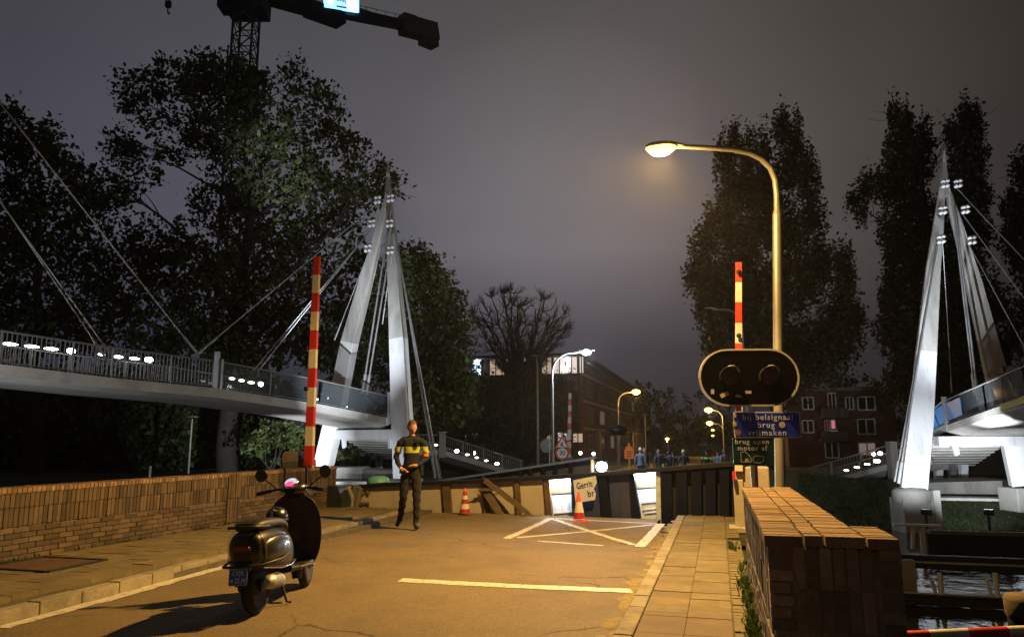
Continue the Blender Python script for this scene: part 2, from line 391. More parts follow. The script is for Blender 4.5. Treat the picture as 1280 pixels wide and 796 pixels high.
# carriageway: gently uneven sheet with a thick edge at the bridge end
m = MB(); nu, nv = 27, 60
def kerb_u(v): return -5.80 - 0.043 * (v - 4)
def road_z(u, v): return 0.012 * math.sin(u * 1.1 + 0.6) + 0.008 * math.sin(v * 0.8) - 0.006 * (u + 3.4) ** 2 * 0.3
def road_right(v): return -0.86
V = []
for j in range(nv + 1):
    v = -10 + 25.38 * j / nv
    for i in range(nu + 1):
        u = kerb_u(v) - 0.35 * max(0, 1 - abs(v - 15) / 3) + (road_right(v) - kerb_u(v)) * i / nu
        V.append((u, v, road_z(u, v)))
F = [(j * (nu + 1) + i, j * (nu + 1) + i + 1, (j + 1) * (nu + 1) + i + 1, (j + 1) * (nu + 1) + i) for j in range(nv) for i in range(nu)]
m.add(V, F, 0, True)
top = [nv * (nu + 1) + i for i in range(nu + 1)]
o_ = len(m.v); m.v += [(m.v[i][0], m.v[i][1], -0.35) for i in top]
for i in range(nu): m.f.append((top[i + 1], top[i], o_ + i, o_ + i + 1)); m.m.append(0); m.s.append(False)
road = struct(m.build('road', M_asphalt, rotz=-PHI))

# painted lines, slightly worn, each a strip with ragged edges lying on the road
def strip(p, q, w, name, n=14, rag=0.012):
    (u0, v0), (u1, v1) = p, q; d = Vector((u1 - u0, v1 - v0)); nn = max(2, int(d.length / 0.12)); d.normalize(); r = Vector((-d.y, d.x))
    V = []
    for i in range(nn + 1):
        t = i / nn; c = Vector((u0 + (u1 - u0) * t, v0 + (v1 - v0) * t))
        for s in (-1, 1):
            e = c + r * s * (w / 2 + rng.uniform(-rag, rag)); V.append((e.x, e.y, road_z(e.x, e.y) + 0.005))
    mm = MB(); mm.add(V, [(2 * i, 2 * i + 1, 2 * i + 3, 2 * i + 2) for i in range(nn)])
    o = struct(mm.build(name, M_paint, road)); return fix_normals(o)
def U(px, py): return uv_of(gp(px, py))
strip(U(500, 725), U(791, 736.5), 0.20, 'road_marking')
c0, c1, c2, c3 = U(633, 673), U(689, 647), U(826, 653), U(800, 682)
strip(c0, c1, 0.13, 'road_marking'); strip(c2, c3, 0.16, 'road_marking')
def lerp2(a, b_, t): return (a[0] + (b_[0] - a[0]) * t, a[1] + (b_[1] - a[1]) * t)
def off2(a, dz): return a
strip(lerp2(c1, c3, 0.05), lerp2(c1, c3, 0.95), 0.12, 'road_marking')
strip(lerp2(c0, c2, 0.06), lerp2(c0, c2, 0.94), 0.12, 'road_marking')
strip(lerp2(c1, c2, 0.03), lerp2(c1, c2, 0.97), 0.10, 'road_marking')
strip(U(672, 675.5), U(754, 680.5), 0.09, 'road_marking')
strip(U(0, 783), U(285, 706.5), 0.17, 'road_marking', rag=0.03); strip(U(-200, 836), U(-10, 785.6), 0.17, 'road_marking', rag=0.03)
strip(U(293, 704), U(400, 674.5), 0.12, 'road_marking', rag=0.02); strip(U(405, 673), U(486, 650), 0.14, 'road_marking', rag=0.02)

# left kerb and pavement
m = MB(); v = -8.0
while v < 15.0:
    u = kerb_u(v); m.box((u - 0.09, v + 0.24, 0.008 + rng.uniform(-.006, .006)), (0.15, 0.479, 0.19), rot=Matrix.Rotation(0.043, 3, 'Z')); v += 0.485
kerb = struct(m.build('kerb', M_kerb, rotz=-PHI, bevel=0.012))
m = MB(); m.box((-7.1, 3.6, -0.07), (2.3, 23.4, 0.25))
pav = struct(m.build('pavement', M_joint, rotz=-PHI))
m = MB(); u0 = -6.0
def slabs(m, ua, ub, va, vb, su, sv, z, th, jit=0.004, gap=0.0045, skip=None):
    v = va; row = 0
    while v < vb:
        u = ua
        while u < ub - 0.02:
            w = min(su, ub - u)
            if skip is None or not skip(u, v):
                m.box((u + w / 2, v + sv / 2, z - th / 2 + rng.uniform(-jit, jit)), (w - gap, sv - gap, th), rot=Matrix.Rotation(rng.uniform(-.006, .006), 3, 'Z') @ Matrix.Rotation(rng.uniform(-.006, .006), 3, 'X'))
            u += su
        v += sv; row += 1
slabs(m, -8.13, -6.28, 1.2, 14.9, 0.3, 0.3, 0.105, 0.05, skip=lambda u, v: kerb_u(v) - 0.17 < u + 0.3)
struct(m.build('paving_tiles', M_paver, pav))
# right pavement: square slabs, darker ones close to the camera, a brick edging along the wall
m = MB(); m.box((-0.3, 3.6, -0.09), (1.1, 23.4, 0.25)); rpav = struct(m.build('pavement', M_joint, rotz=-PHI))
m = MB(); slabs(m, -0.68, 0.05, 6.85, 15.3, 0.365, 0.3, 0.063, 0.05, 0.003); struct(m.build('paving_tiles', M_paver, rpav))
m = MB(); slabs(m, -0.68, 0.05, -2.0, 6.85, 0.365, 0.3, 0.063, 0.05, 0.003); struct(m.build('paving_tiles', M_paver_dark, rpav))
m = MB(); slabs(m, 0.06, 0.25, -2, 15.3, 0.19, 0.1, 0.06, 0.05, 0.007); struct(m.build('edging_bricks', M_paver, rpav))
m = MB(); v = -2.0
while v < 15.3: m.box((-0.765, v + 0.25, 0.0 + rng.uniform(-.004, .004)), (0.145, 0.49, 0.12)); v += 0.5
struct(m.build('kerb', M_kerb, rotz=-PHI, bevel=0.012))
# broken sandy edge between kerb and asphalt
m = MB()
for i in range(150):
    v = rng.uniform(3.5, 15.1); u = -0.86 - abs(rng.gauss(0, 0.07)); s = rng.uniform(0.03, 0.11) * (1.3 if v < 9 else 1)
    n = 7; ring = [(u + s * rng.uniform(.5, 1.1) * math.cos(2 * math.pi * k / n) * 0.8, v + s * rng.uniform(.6, 1.4) * math.sin(2 * math.pi * k / n)) for k in range(n)]
    zt = 0.012 + rng.uniform(0, 0.006)
    m.add([(x, y, road_z(x, y) + 0.002) for x, y in ring] + [(u, v, road_z(u, v) + zt)], [(k, (k + 1) % n, n) for k in range(n)], 0, True)
g = stuff(m.build('gravel', M_sand, rotz=-PHI)); tag(g, 'loose sandy crumbs along the kerb of the paved footpath', 'gravel')

# ================================================================ brick walls
def soldier(m, u, va, vb, z0, z1, out, t=0.10, w=0.058, gap=0.010):
    """upright bricks with their face at u (facing out)"""
    v = va
    while v < vb - 0.02:
        d = rng.uniform(-.004, .004)
        m.box((u - out * t / 2 + out * d, v + w / 2, (z0 + z1) / 2 + rng.uniform(-.002, .002)), (t, w, z1 - z0 - gap)); v += w + gap
def running(m, u, va, vb, z0, z1, out, t=0.10, h=0.055, l=0.21, gap=0.010):
    z = z0; row = 0
    while z + h < z1 + 0.001:
        v = va - (l / 2 if row % 2 else 0)
        while v < vb - 0.01:
            a, b_ = max(v, va), min(v + l, vb)
            if b_ - a > 0.03:
                m.box((u - out * t / 2 + out * rng.uniform(-.004, .004), (a + b_) / 2, z + h / 2), (t, b_ - a, h))
            v += l + gap
        z += h + gap; row += 1
lw = tag(thing('brick_wall', 'long low brick wall with upright bricks above, beside the pavement behind the scooter', 'wall', RF(-8.3, 8, 0), -PHI), 'long low brick wall with upright bricks above, beside the pavement behind the scooter')
X0 = -8.15 + 8.3
m = MB(); m.box((0, 0.2, 0.30), (0.25, 13.9, 1.2)); m.build('wall_core', M_mortar, lw)
m = MB(); running(m, X0, -7, 3.3, 0.105, 0.50, 1); running(m, X0, 3.66, 7.1, 0.105, 0.50, 1); m.build('lower_courses', M_brick, lw)
m = MB(); soldier(m, X0, -7, 3.3, 0.50, 0.72, 1); soldier(m, X0, -7, 3.3, 0.72, 0.93, 1); soldier(m, X0, 3.66, 7.1, 0.50, 0.72, 1); soldier(m, X0, 3.66, 7.1, 0.72, 0.93, 1); m.build('upright_courses', M_brick, lw)
m = MB()
v = -7
while v < 7.1: m.box((-0.0, v + 0.03, 0.925 + rng.uniform(-.003, .003)), (0.33, 0.058, 0.06)); v += 0.068
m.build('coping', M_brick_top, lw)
m = MB(); m.box((0, 3.48, 0.42), (0.315, 0.37, 1.06)); soldier(m, X0 + 0.03, 3.30, 3.66, 0.12, 0.53, 1, t=0.03); soldier(m, X0 + 0.03, 3.30, 3.66, 0.53, 0.95, 1, t=0.03); m.build('pillar', M_brick, lw, bevel=0.006)

rw = thing('brick_wall', 'thick brick parapet with a weathered top and a wider end pier, beside the paved footpath', 'wall', RF(0.5, 6.7, 0), -PHI)
XL = 0.25 - 0.5
m = MB(); m.box((0.02, 0.25, 0.15), (0.44, 3.9, 1.55)); m.box((0.08, -1.935, 0.1), (0.64, 0.515, 1.66)); m.build('wall_core', M_mortar, rw)
m = MB(); running(m, XL, -1.65, 2.2, 0.0, 0.50, -1); m.build('lower_courses', M_brick, rw)
m = MB(); soldier(m, XL, -1.65, 2.2, 0.50, 0.72, -1); soldier(m, XL, -1.65, 2.2, 0.72, 0.945, -1); m.build('upright_courses', M_brick, rw)
m = MB(); v = -1.62
while v < 2.22:
    uu = -0.27
    for L_ in (0.205, 0.1, 0.205):
        m.box((uu + L_ / 2 + rng.uniform(-.004, .004), v + 0.03, 0.97 + rng.uniform(-.003, .003)), (L_ - 0.006, 0.057, 0.06), rot=Matrix.Rotation(rng.uniform(-.012, .012), 3, 'Z')); uu += L_ + 0.006
    v += 0.066
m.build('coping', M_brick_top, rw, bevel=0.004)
# end pier: front face of upright and flat bricks
pier = MB()
ya = -2.2
def front_soldier(m, ua, ub, y, z0, z1, w=0.058, gap=0.01):
    u = ua
    while u < ub - 0.03:
        m.box((u + w / 2, y + 0.05 + rng.uniform(-.004, .004), (z0 + z1) / 2), (w, 0.1, z1 - z0 - gap)); u += w + gap
def front_running(m, ua, ub, y, z0, z1, h=0.055, l=0.21, gap=0.01):
    z = z0; r_ = 0
    while z + h < z1 + 0.001:
        u = ua - (l / 2 if r_ % 2 else 0)
        while u < ub:
            a, b_ = max(u, ua), min(u + l, ub)
            if b_ - a > 0.03: m.box(((a + b_) / 2, y + 0.05 + rng.uniform(-.004, .004), z + h / 2), (b_ - a, 0.1, h))
            u += l + gap
        z += h + gap; r_ += 1
front_running(pier, -0.26, 0.41, ya, -0.7, 0.50); front_soldier(pier, -0.13, 0.30, ya, 0.50, 0.72); front_soldier(pier, -0.13, 0.30, ya, 0.72, 0.945)
front_running(pier, -0.26, -0.135, ya, 0.50, 0.945); front_running(pier, 0.305, 0.41, ya, 0.50, 0.945)
running(pier, 0.41, ya + 0.1, -1.68, -0.7, 0.93, 1); running(pier, -0.26, ya + 0.1, -1.68, 0.0, 0.5, -1); soldier(pier, -0.26, ya + 0.1, -1.68, 0.5, 0.72, -1); soldier(pier, -0.26, ya + 0.1, -1.68, 0.72, 0.945, -1)
pier.build('end_pier', M_brick_lit, rw)
m = MB(); v = ya - 0.01
while v < -1.66:
    uu = -0.28
    for L_ in (0.205, 0.1, 0.205, 0.16):
        m.box((uu + L_ / 2, v + 0.03, 0.972 + rng.uniform(-.003, .003)), (L_ - 0.006, 0.057, 0.06), rot=Matrix.Rotation(rng.uniform(-.012, .012), 3, 'Z')); uu += L_ + 0.006
    v += 0.066
m.build('pier_coping', M_brick_top, rw, bevel=0.004)

# weeds along the foot of that wall
m = MB()
def blade(m, p, h, lean, w, mi=0):
    p = Vector(p); a = rng.uniform(0, 6.28); d = Vector((math.cos(a), math.sin(a), 0)); s = Vector((-d.y, d.x, 0)) * w
    q = p + d * lean * .4 + Vector((0, 0, h * .6)); t = p + d * lean + Vector((0, 0, h))
    m.add([p - s * .6, p + s * .6, q + s, q - s, t], [(0, 1, 2, 3), (3, 2, 4)], mi)
for i in range(90):
    v = rng.choice([rng.uniform(3.5, 9.5), rng.uniform(4, 7.5), rng.uniform(5.5, 8.5)]); k = rng.randint(4, 13)
    for j in range(k): blade(m, (0.235 - abs(rng.gauss(0, .035)), v + rng.gauss(0, .06), 0.06), rng.uniform(.03, .13), rng.uniform(.02, .09), rng.uniform(.006, .016))
for i in range(30): blade(m, (0.13 + rng.gauss(0, .04), 11.0 + rng.gauss(0, .12), 0.06), rng.uniform(.03, .12), rng.uniform(.02, .08), .012)
for i in range(60):
    v = rng.uniform(6, 13)
    for j in range(5): blade(m, (-8.13 + abs(rng.gauss(0, .02)), v + rng.gauss(0, .05), 0.1), rng.uniform(.02, .06), .03, .008)
tag(stuff(m.build('weeds', M_weed, rotz=-PHI)), 'small green weeds growing along the foot of the brick walls', 'weeds')

# hatch in the left pavement
ah = thing('access_hatch', 'rusty rectangular access hatch set in the pavement by the long brick wall', 'hatch', RF(-7.55, 7.2, 0.108), -PHI)
m = MB(); m.box((0, 0, 0.0), (0.85, 0.75, 0.012)); m.build('lid', mat('rusty_iron', (0.10, 0.055, 0.03), 0.8, var=0.4, scale=9, bump=0.4), ah)
m = MB()
for a, b_ in (((-.46, -.41, 0), (.46, -.41, 0)), ((-.46, .41, 0), (.46, .41, 0)), ((-.46, -.41, 0), (-.46, .41, 0)), ((.46, -.41, 0), (.46, .41, 0))): m.bar(a, b_, 0.05, 0.03)
m.build('frame', M_dark, ah)
# ================================================================ main street lamp
sl = thing('street_lamp', 'tall curved arm street lamp glowing orange beside the bridge signal', 'street lamp', at(973, 640, 12.0))
O = Vector(sl.location)
def loc_(p): return Vector(p) - O
base = at(973.5, 640, 12.0); base.z = -0.35
sl.location.z = -0.35; O = Vector(sl.location)
m = MB(); m.tube([loc_(base), loc_(at(973, 470, 12.0)), loc_(at(971.5, 268, 12.0))], [0.085, 0.08, 0.075], 14)
m.lathe([(0.11, 0), (0.11, 0.6), (0.085, 0.66)], (0, 0, 0), seg=14); m.build('pole', M_lamp_grey, sl)
pts = [(971.5, 269, 12.0), (971.5, 262, 12.0), (971, 243, 12.0), (969, 225, 11.95), (963, 210, 11.88), (952, 199, 11.78), (937, 191.5, 11.65), (915, 187, 11.45), (880, 184.5, 11.15), (846, 183, 10.85)]
m = MB(); m.tube([loc_(at(*p)) for p in pts], [0.078, 0.055, 0.052, 0.05, 0.048, 0.047, 0.045, 0.043, 0.04, 0.035], 12); m.build('arm', M_lamp_grey, sl)
h0, h1 = loc_(at(856, 183, 10.95)), loc_(at(808, 183.5, 10.55))
ax = (h1 - h0); Lh = ax.length; ax.normalize(); side = ax.cross(Vector((0, 0, 1))).normalized()
RG = []
for t, w, h in ((0, .03, .03), (.12, .06, .05), (.35, .11, .075), (.65, .14, .085), (.88, .11, .07), (1, .03, .03)):
    c = h0 + ax * Lh * t
    RG.append([c + side * w * math.cos(2 * math.pi * k / 12) + Vector((0, 0, h * max(math.sin(2 * math.pi * k / 12), -0.12))) for k in range(12)])
m = MB(); m.loft(RG); m.build('lamp_housing', M_lamp_grey, sl)
bc = h0.lerp(h1, 0.62) + Vector((0, 0, -0.03))
m = MB(); RG = []
for i in range(7):
    t = i / 6; w = 0.15 * math.sin(math.pi * (0.12 + 0.76 * t)); c = h0.lerp(h1, 0.30 + 0.66 * t) + Vector((0, 0, -0.014))
    RG.append([c + side * w * math.cos(2 * math.pi * k / 12) + Vector((0, 0, min(0.01, w * 0.95 * math.sin(2 * math.pi * k / 12)))) for k in range(12)])
m.loft(RG); m.build('lamp_bowl', glow('sodium_glow', (1.0, 0.53, 0.12), 5.5), sl)
sl_spot = spot('street_light', bc + Vector((0, 0, -0.16)), bc + Vector((-1.15, -0.1, -3)), P_STREET, SODIUM, 138, 0.3, 0.07, sl)
point('street_light_spill', bc + Vector((0, 0, -0.17)), P_STREET * 0.40, SODIUM, 0.07, sl)
# the luminaire throws more of its light along the road towards the town side
ld = sl_spot.data; ld.use_nodes = True; LN, LL = ld.node_tree.nodes, ld.node_tree.links
em = LN['Emission']; ge = LN.new('ShaderNodeNewGeometry'); dt = LN.new('ShaderNodeVectorMath'); dt.operation = 'DOT_PRODUCT'; dt.inputs[1].default_value = (-.6, -.8, 0)
LL.new(ge.outputs['Incoming'], dt.inputs[0]); mm_ = LN.new('ShaderNodeMath'); mm_.operation = 'MULTIPLY_ADD'; mm_.inputs[1].default_value = 1.3; mm_.inputs[2].default_value = 1.0
LL.new(dt.outputs['Value'], mm_.inputs[0]); mx_ = LN.new('ShaderNodeMath'); mx_.operation = 'MAXIMUM'; mx_.inputs[1].default_value = .72; LL.new(mm_.outputs[0], mx_.inputs[0]); LL.new(mx_.outputs[0], em.inputs['Strength'])

# ================================================================ bridge signal and its two signs
SY = 11.2
sp = at(935, 472, SY); sp.z = 0
sg = thing('bridge_signal', 'black oval signal board with two unlit lamps on a grey mast behind the parapet end', 'signal', sp, -R(4))
zc = at(936, 472, SY).z; k_ = SY / FPX * 0.965
m = MB(); m.tube([(0.03, 0.05, -0.3), (0.03, 0.05, zc + 0.15)], 0.055, 14); m.build('mast', M_steel, sg)
def stadium(w, h, n=14):
    r = h / 2; P_ = []
    for i in range(n + 1): a = -math.pi / 2 + math.pi * i / n; P_.append((w / 2 - r + r * math.cos(a), r * math.sin(a)))
    for i in range(n + 1): a = math.pi / 2 + math.pi * i / n; P_.append((-w / 2 + r + r * math.cos(a), r * math.sin(a)))
    return P_
w_, h_ = 127 * k_, 74 * k_
m = MB(); m.prism(stadium(w_ - 0.03, h_ - 0.03), 0.05, T((0, -0.06, zc))); m.build('board', M_matt, sg)
A, B = stadium(w_, h_), stadium(w_ - 0.05, h_ - 0.05); n = len(A); m = MB()
V = [(x, -0.072, zc + z) for x, z in A] + [(x, -0.072, zc + z) for x, z in B] + [(x, 0.0, zc + z) for x, z in A] + [(x, 0.0, zc + z) for x, z in B]
F = []
for i in range(n):
    j = (i + 1) % n; F += [(i, j, n + j, n + i), (2 * n + i, 3 * n + i, 3 * n + j, 2 * n + j), (i, 2 * n + i, 2 * n + j, j), (n + i, n + j, 3 * n + j, 3 * n + i)]
m.add(V, F); fix_normals(m.build('rim', mat('dull_white_rim', (.36, .35, .32), .6, var=.1), sg))
M_lens = mat('dark_red_lens', (0.06, 0.012, 0.008), 0.12, coat=1)
for sx in (-1, 1):
    cx = sx * 25 * k_; m = MB()
    m.lathe([(0.002, 0), (0.07, 0.006), (0.115, 0.02), (0.118, 0.05)][::-1], (cx, -0.05, zc), (0, -1, 0), 22); ln = m.build('lens', M_lens, sg)
    m = MB(); n = 18; V = []
    for i in range(n + 1):
        a = R(-20) + R(220) * i / n; r = 0.15
        dpt = 0.20 * max(0.25, math.sin((a + R(20)) / R(220) * math.pi))
        V += [(cx + r * math.cos(a), -0.06, zc + r * math.sin(a)), (cx + r * 0.94 * math.cos(a), -0.06 - dpt, zc + 0.02 + r * 0.94 * math.sin(a)), (cx + (r - .012) * math.cos(a), -0.06, zc + (r - .012) * math.sin(a)), (cx + (r * .94 - .012) * math.cos(a), -0.06 - dpt, zc + 0.02 + (r * .94 - .012) * math.sin(a))]
    F = []
    for i in range(n): a, b_ = 4 * i, 4 * i + 4; F += [(a, b_, b_ + 1, a + 1), (a + 2, a + 3, b_ + 3, b_ + 2), (a + 1, b_ + 1, b_ + 3, a + 3)]
    m.add(V, F, 0, True); m.build('visor', M_dark, sg)
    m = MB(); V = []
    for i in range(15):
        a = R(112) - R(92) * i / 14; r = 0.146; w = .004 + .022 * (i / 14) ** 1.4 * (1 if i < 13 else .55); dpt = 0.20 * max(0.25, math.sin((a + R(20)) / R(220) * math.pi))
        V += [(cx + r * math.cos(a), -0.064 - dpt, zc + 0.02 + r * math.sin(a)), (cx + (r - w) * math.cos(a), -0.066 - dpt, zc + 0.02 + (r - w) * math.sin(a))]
    m.add(V, [(2 * i, 2 * i + 1, 2 * i + 3, 2 * i + 2) for i in range(14)]); fix_normals(m.build('visor_highlight', M_offwhite, sg))  # pale tapering arc imitates lamplight caught on the visor edge
M_stick = mat('pale_sticker', (0.42, 0.40, 0.36), 0.6, var=0.3, scale=30)
M_stick_r = mat('red_sticker', (0.65, 0.08, 0.06), 0.6, var=0.2, scale=30)
M_stick_y = mat('yellow_sticker', (0.5, 0.45, 0.1), 0.6, var=0.3, scale=30)
M_stick_b = mat('brown_sticker', (0.22, 0.11, 0.07), 0.6, var=0.4, scale=30)
m = MB()
for dx, dz, w, h, a in ((-47, -18, 4, 6, 0), (-32, -22, 11, 5, -.4), (-2, -19, 8, 3.5, 0), (-14, -24, 8, 3, .2)):
    m.box((dx * k_, -0.061, zc + dz * k_), (w * k_, 0.004, h * k_), rot=Matrix.Rotation(a, 3, 'Y'))
m.build('sticker', M_stick, sg)
m = MB(); m.box((-14.5 * k_, -0.02, zc - 40 * k_), (8.5 * k_, 0.006, 7 * k_)); m.build('sticker', M_stick_r, sg)
def cx_(px): return at(px, 530, SY).x - sp.x
def cz_(py): return at(936, py, SY).z
M_blue = mat('blue_sign_face', (0.010, 0.028, 0.50), 0.4, var=0.1)
M_green = mat('dark_green_sign_face', (0.002, 0.036, 0.035), 0.4, var=0.1)
M_letter = mat('white_sign_lettering', (0.55, 0.6, 0.75), 0.5)
def rrect(w, h, r, n=5):
    P_ = []
    for cx, cz, a0 in ((w / 2 - r, -h / 2 + r, -90), (w / 2 - r, h / 2 - r, 0), (-w / 2 + r, h / 2 - r, 90), (-w / 2 + r, -h / 2 + r, 180)):
        for i in range(n + 1): a = R(a0 + 90 * i / n); P_.append((cx + r * math.cos(a), cz + r * math.sin(a)))
    return P_
bs = thing('blue_sign', 'blue rectangular sign with white lettering below the oval signal board', 'sign', sp + Vector((0, -.07, cz_(531))), -R(4))
w_, h_ = 83 * k_, 33 * k_; xo = cx_(955.5)
m = MB(); m.prism(rrect(w_, h_, 0.03), 0.012, T((xo, -0.045, 0))); m.build('border', M_letter, bs)
m = MB(); m.prism(rrect(w_ - 0.035, h_ - 0.035, 0.02), 0.012, T((xo, -0.049, 0))); m.build('face', M_blue, bs)
for body, px, py, s in (('bij belsignaal', 956.5, 521.8, 10.2), ('brug', 954, 531.5, 10.4), ('vrijmaken', 955, 541, 10.4)):
    text(body, s * k_, M_letter, bs, T((cx_(px), -0.0515, cz_(py) - cz_(531))), align='CENTER', sx=.98, spacing=1.2, bold=0.0009)
m = MB(); m.lathe([(4 * k_, 0), (4 * k_, 0.004)], (cx_(973.5), -0.049, cz_(531) - cz_(531)), (0, -1, 0), 16); m.build('round_sticker', M_stick, bs)
m = MB(); m.lathe([(4 * k_, 0), (4 * k_, 0.004)], (cx_(919.5), -0.049, cz_(540.5) - cz_(531)), (0, -1, 0), 16); m.build('round_sticker', M_stick_b, bs)
m = MB(); m.box((cx_(916.5), -0.051, cz_(519.5) - cz_(531)), (4 * k_, .004, 4 * k_)); m.build('square_sticker', M_stick, bs)
m = MB(); m.box((cx_(916), -0.051, cz_(530) - cz_(531)), (4.5 * k_, .004, 5 * k_)); m.build('square_sticker', M_stick_y, bs)
gs = thing('green_sign', 'dark green sign with white lettering and a car under the blue sign', 'sign', sp + Vector((0, -.068, cz_(564))), -R(4))
w_, h_ = 50 * k_, 34 * k_; xo = cx_(937)
m = MB(); m.prism(rrect(w_, h_, 0.02), 0.012, T((xo, -0.045, 0))); m.build('face', M_green, gs)
for body, px, py, s in (('brug open', 936, 552, 8.6), ('motor af', 936, 560, 8.6)):
    text(body, s * k_, M_letter, gs, T((cx_(px), -0.0475, cz_(py) - cz_(564))), align='CENTER', spacing=1.2, bold=0.0008)
# the white car front and exhaust cloud drawn on the sign
def zz(py): return cz_(py) - cz_(564)
m = MB()
def outline(m, pts, w=0.010, y=-0.047):
    P3 = [(cx_(a), y, zz(b_)) for a, b_ in pts]
    for i in range(len(P3) - 1): m.bar(P3[i], P3[i + 1], 0.003, w, up=(0, 0, 1) if abs(P3[i][2] - P3[i + 1][2]) < abs(P3[i][0] - P3[i + 1][0]) else (1, 0, 0))
outline(m, [(922, 565), (927, 564), (931, 568), (934, 572), (934, 577), (922, 577), (922, 565)])
m.lathe([(2.6 * k_, 0), (2.6 * k_, 0.003)], (cx_(929), -0.046, zz(575)), (0, -1, 0), 12)
outline(m, [(936, 576), (937, 571), (941, 569), (945, 570), (949, 570), (949, 575), (945, 578), (940, 578), (936, 576)], 0.007)
m.build('pictogram', M_stick, gs)

# ================================================================ barriers
def boom(m, a, b, n, w, d, first=0, taper=0.85):
    a, b = Vector(a), Vector(b)
    for i in range(n):
        p, q = a.lerp(b, i / n), a.lerp(b, (i + 1) / n); k0 = 1 - (1 - taper) * i / n; k1 = 1 - (1 - taper) * (i + 1) / n
        m.bar(p, q, w * k0, d * k0, (i + first) % 2, up=(0, -1, 0), w2=w * k1, h2=d * k1)
# right one
bp_ = at(923, 640, 13.0); bp_.z = 0.06
rb = thing('bridge_barrier', 'raised red and white barrier boom with its pale housing behind the signal mast', 'barrier', bp_, -PHI)
RI = Matrix.Rotation(PHI, 3, 'Z')
def rl(p): return RI @ (Vector(p) - bp_)
m = MB(); boom(m, rl(at(923.5, 589, 12.9)), rl(at(923.3, 328, 12.9)), 10, 0.13, 0.08, 0)
m.build('boom', [M_cream, M_red], rb, bevel=0.008)
m = MB()
for py in (341, 420): p = rl(at(923.5, py, 12.85)); m.lathe([(0.03, 0), (0.045, 0.03), (0.002, 0.04)], (p.x, p.y - 0.03, p.z), (0, -1, 0), 10)
m.build('boom_lamp', M_dark, rb)
M_cab = mat('pale_cabinet_paint', (0.50, 0.45, 0.36), 0.6, var=0.1, scale=3, dirt=(0.22, 0.19, 0.14), dscale=3, dlo=0.55, dhi=0.75)
m = MB(); m.box(rl(at(940, 596, 13.1)) , (0.55, 0.42, 0.36)); m.build('drive_housing', M_cab, rb, bevel=0.025)
m = MB(); m.box((0.02, 0.0, 0.35), (0.16, 0.16, 0.9)); m.box((0.3, 0.2, 0.33), (0.30, 0.2, 0.85)); m.box((0.14, 0.1, -0.03), (0.6, 0.5, 0.1)); m.build('column', M_cab, rb, bevel=0.015)
m = MB(); c = rl(at(917.5, 594, 12.86)); m.box(c, (0.05, 0.1, 0.14)); m.build('warning_plate', M_red, rb)
# left one
bp_ = at(386, 640, 16.0); bp_.z = 0.05
lb = thing('bridge_barrier', 'raised red and white barrier boom beside the grey housing behind the scooter', 'barrier', bp_, -PHI)
m = MB(); boom(m, rl(at(386, 582, 15.8)), rl(at(396.5, 321, 15.8)), 11, 0.20, 0.10, 1, 0.74); m.build('boom', [M_cream, M_red], lb, bevel=0.01)
m = MB()
for px, py in ((389.5, 407), (387.5, 486)): p = rl(at(px, py, 15.72)); m.lathe([(0.04, 0), (0.055, 0.04), (0.002, 0.05)], (p.x - 0.06, p.y - 0.02, p.z), (0, -1, 0), 10)
m.build('boom_lamp', M_dark, lb)
m = MB(); a, b_ = rl(at(386, 650, 15.9)), rl(at(385, 575, 15.9)); m.bar(a, b_, 0.20, 0.16, up=(0, -1, 0)); m.bar(rl(at(393, 634, 15.9)), rl(at(381, 562, 15.95)), 0.05, 0.10, up=(0, -1, 0)); m.build('column', M_cab, lb, bevel=0.015)
M_cabd = mat('grey_brown_housing', (0.16, 0.145, 0.13), 0.6, var=0.2, scale=3, dirt=(0.09, 0.08, 0.07), dscale=3)
def quadbox(px0, py0, px1, py1, Y, d, cutl=0, cutr=0):
    P4 = [at(px0, py1, Y), at(px1, py1, Y), at(px1, py0 + cutr, Y), at(px1 - cutr * .8, py0, Y), at(px0 + cutl * .8, py0, Y), at(px0, py0 + cutl, Y)]
    P4 = [rl(p) for p in P4]; n = 6
    mm = MB(); mm.add(P4 + [p + Vector((0, d, 0)) for p in P4], [tuple(range(n)), tuple(range(2 * n - 1, n - 1, -1))] + [(i, i + n, (i + 1) % n + n, (i + 1) % n) for i in range(n)]); return mm
quadbox(352, 564, 380, 592, 15.9, 0.5, 4, 12).build('drive_housing', M_cabd, lb, bevel=0.02)
quadbox(354, 594, 382, 640, 15.95, 0.4).build('cabinet', M_cabd, lb, bevel=0.02)
m = MB(); m.box(rl(at(388, 596, 15.8)), (0.08, 0.02, 0.10)); m.build('sticker', M_stick, lb)

# ================================================================ traffic cones
def cone(loc, label, tilt=0.0, bands=((.05, .17, 0), (.17, .3, 1), (.3, .42, 0), (.42, .52, 1), (.52, .62, 0)), cap=None):
    t = thing('traffic_cone', label, 'traffic cone', loc, rng.uniform(0, 1), 'traffic cones at the bridge edge'); t.scale = (.8, .8, .76)
    m = MB(); m.prism(rrect(0.42, 0.42, 0.06), 0.045, RX(math.pi / 2) @ T((0, -0.045, 0))); fix_normals(m.build('base', M_orange, t))
    m = MB()
    def rad(z): return 0.145 - 0.115 * (z - 0.04) / 0.66
    for z0, z1, k in bands: m.lathe([(rad(z0), z0), (rad(z1), z1)], seg=20, mi=k)
    m.lathe([(rad(.62), .62), (rad(.70), .70), (0.018, .715)], seg=20, mi=2)
    m.build('body', [mat('cone_red', (0.42, 0.03, 0.02), 0.5), M_cream, M_orange], t)
    if tilt: t.rotation_euler.y = tilt
    return t
p = gp(581, 643.5); cone(RF(*uv_of(p), 0.0) + Vector((0, 0, 0.0)), 'red and white banded cone in front of the buckled beige panels')
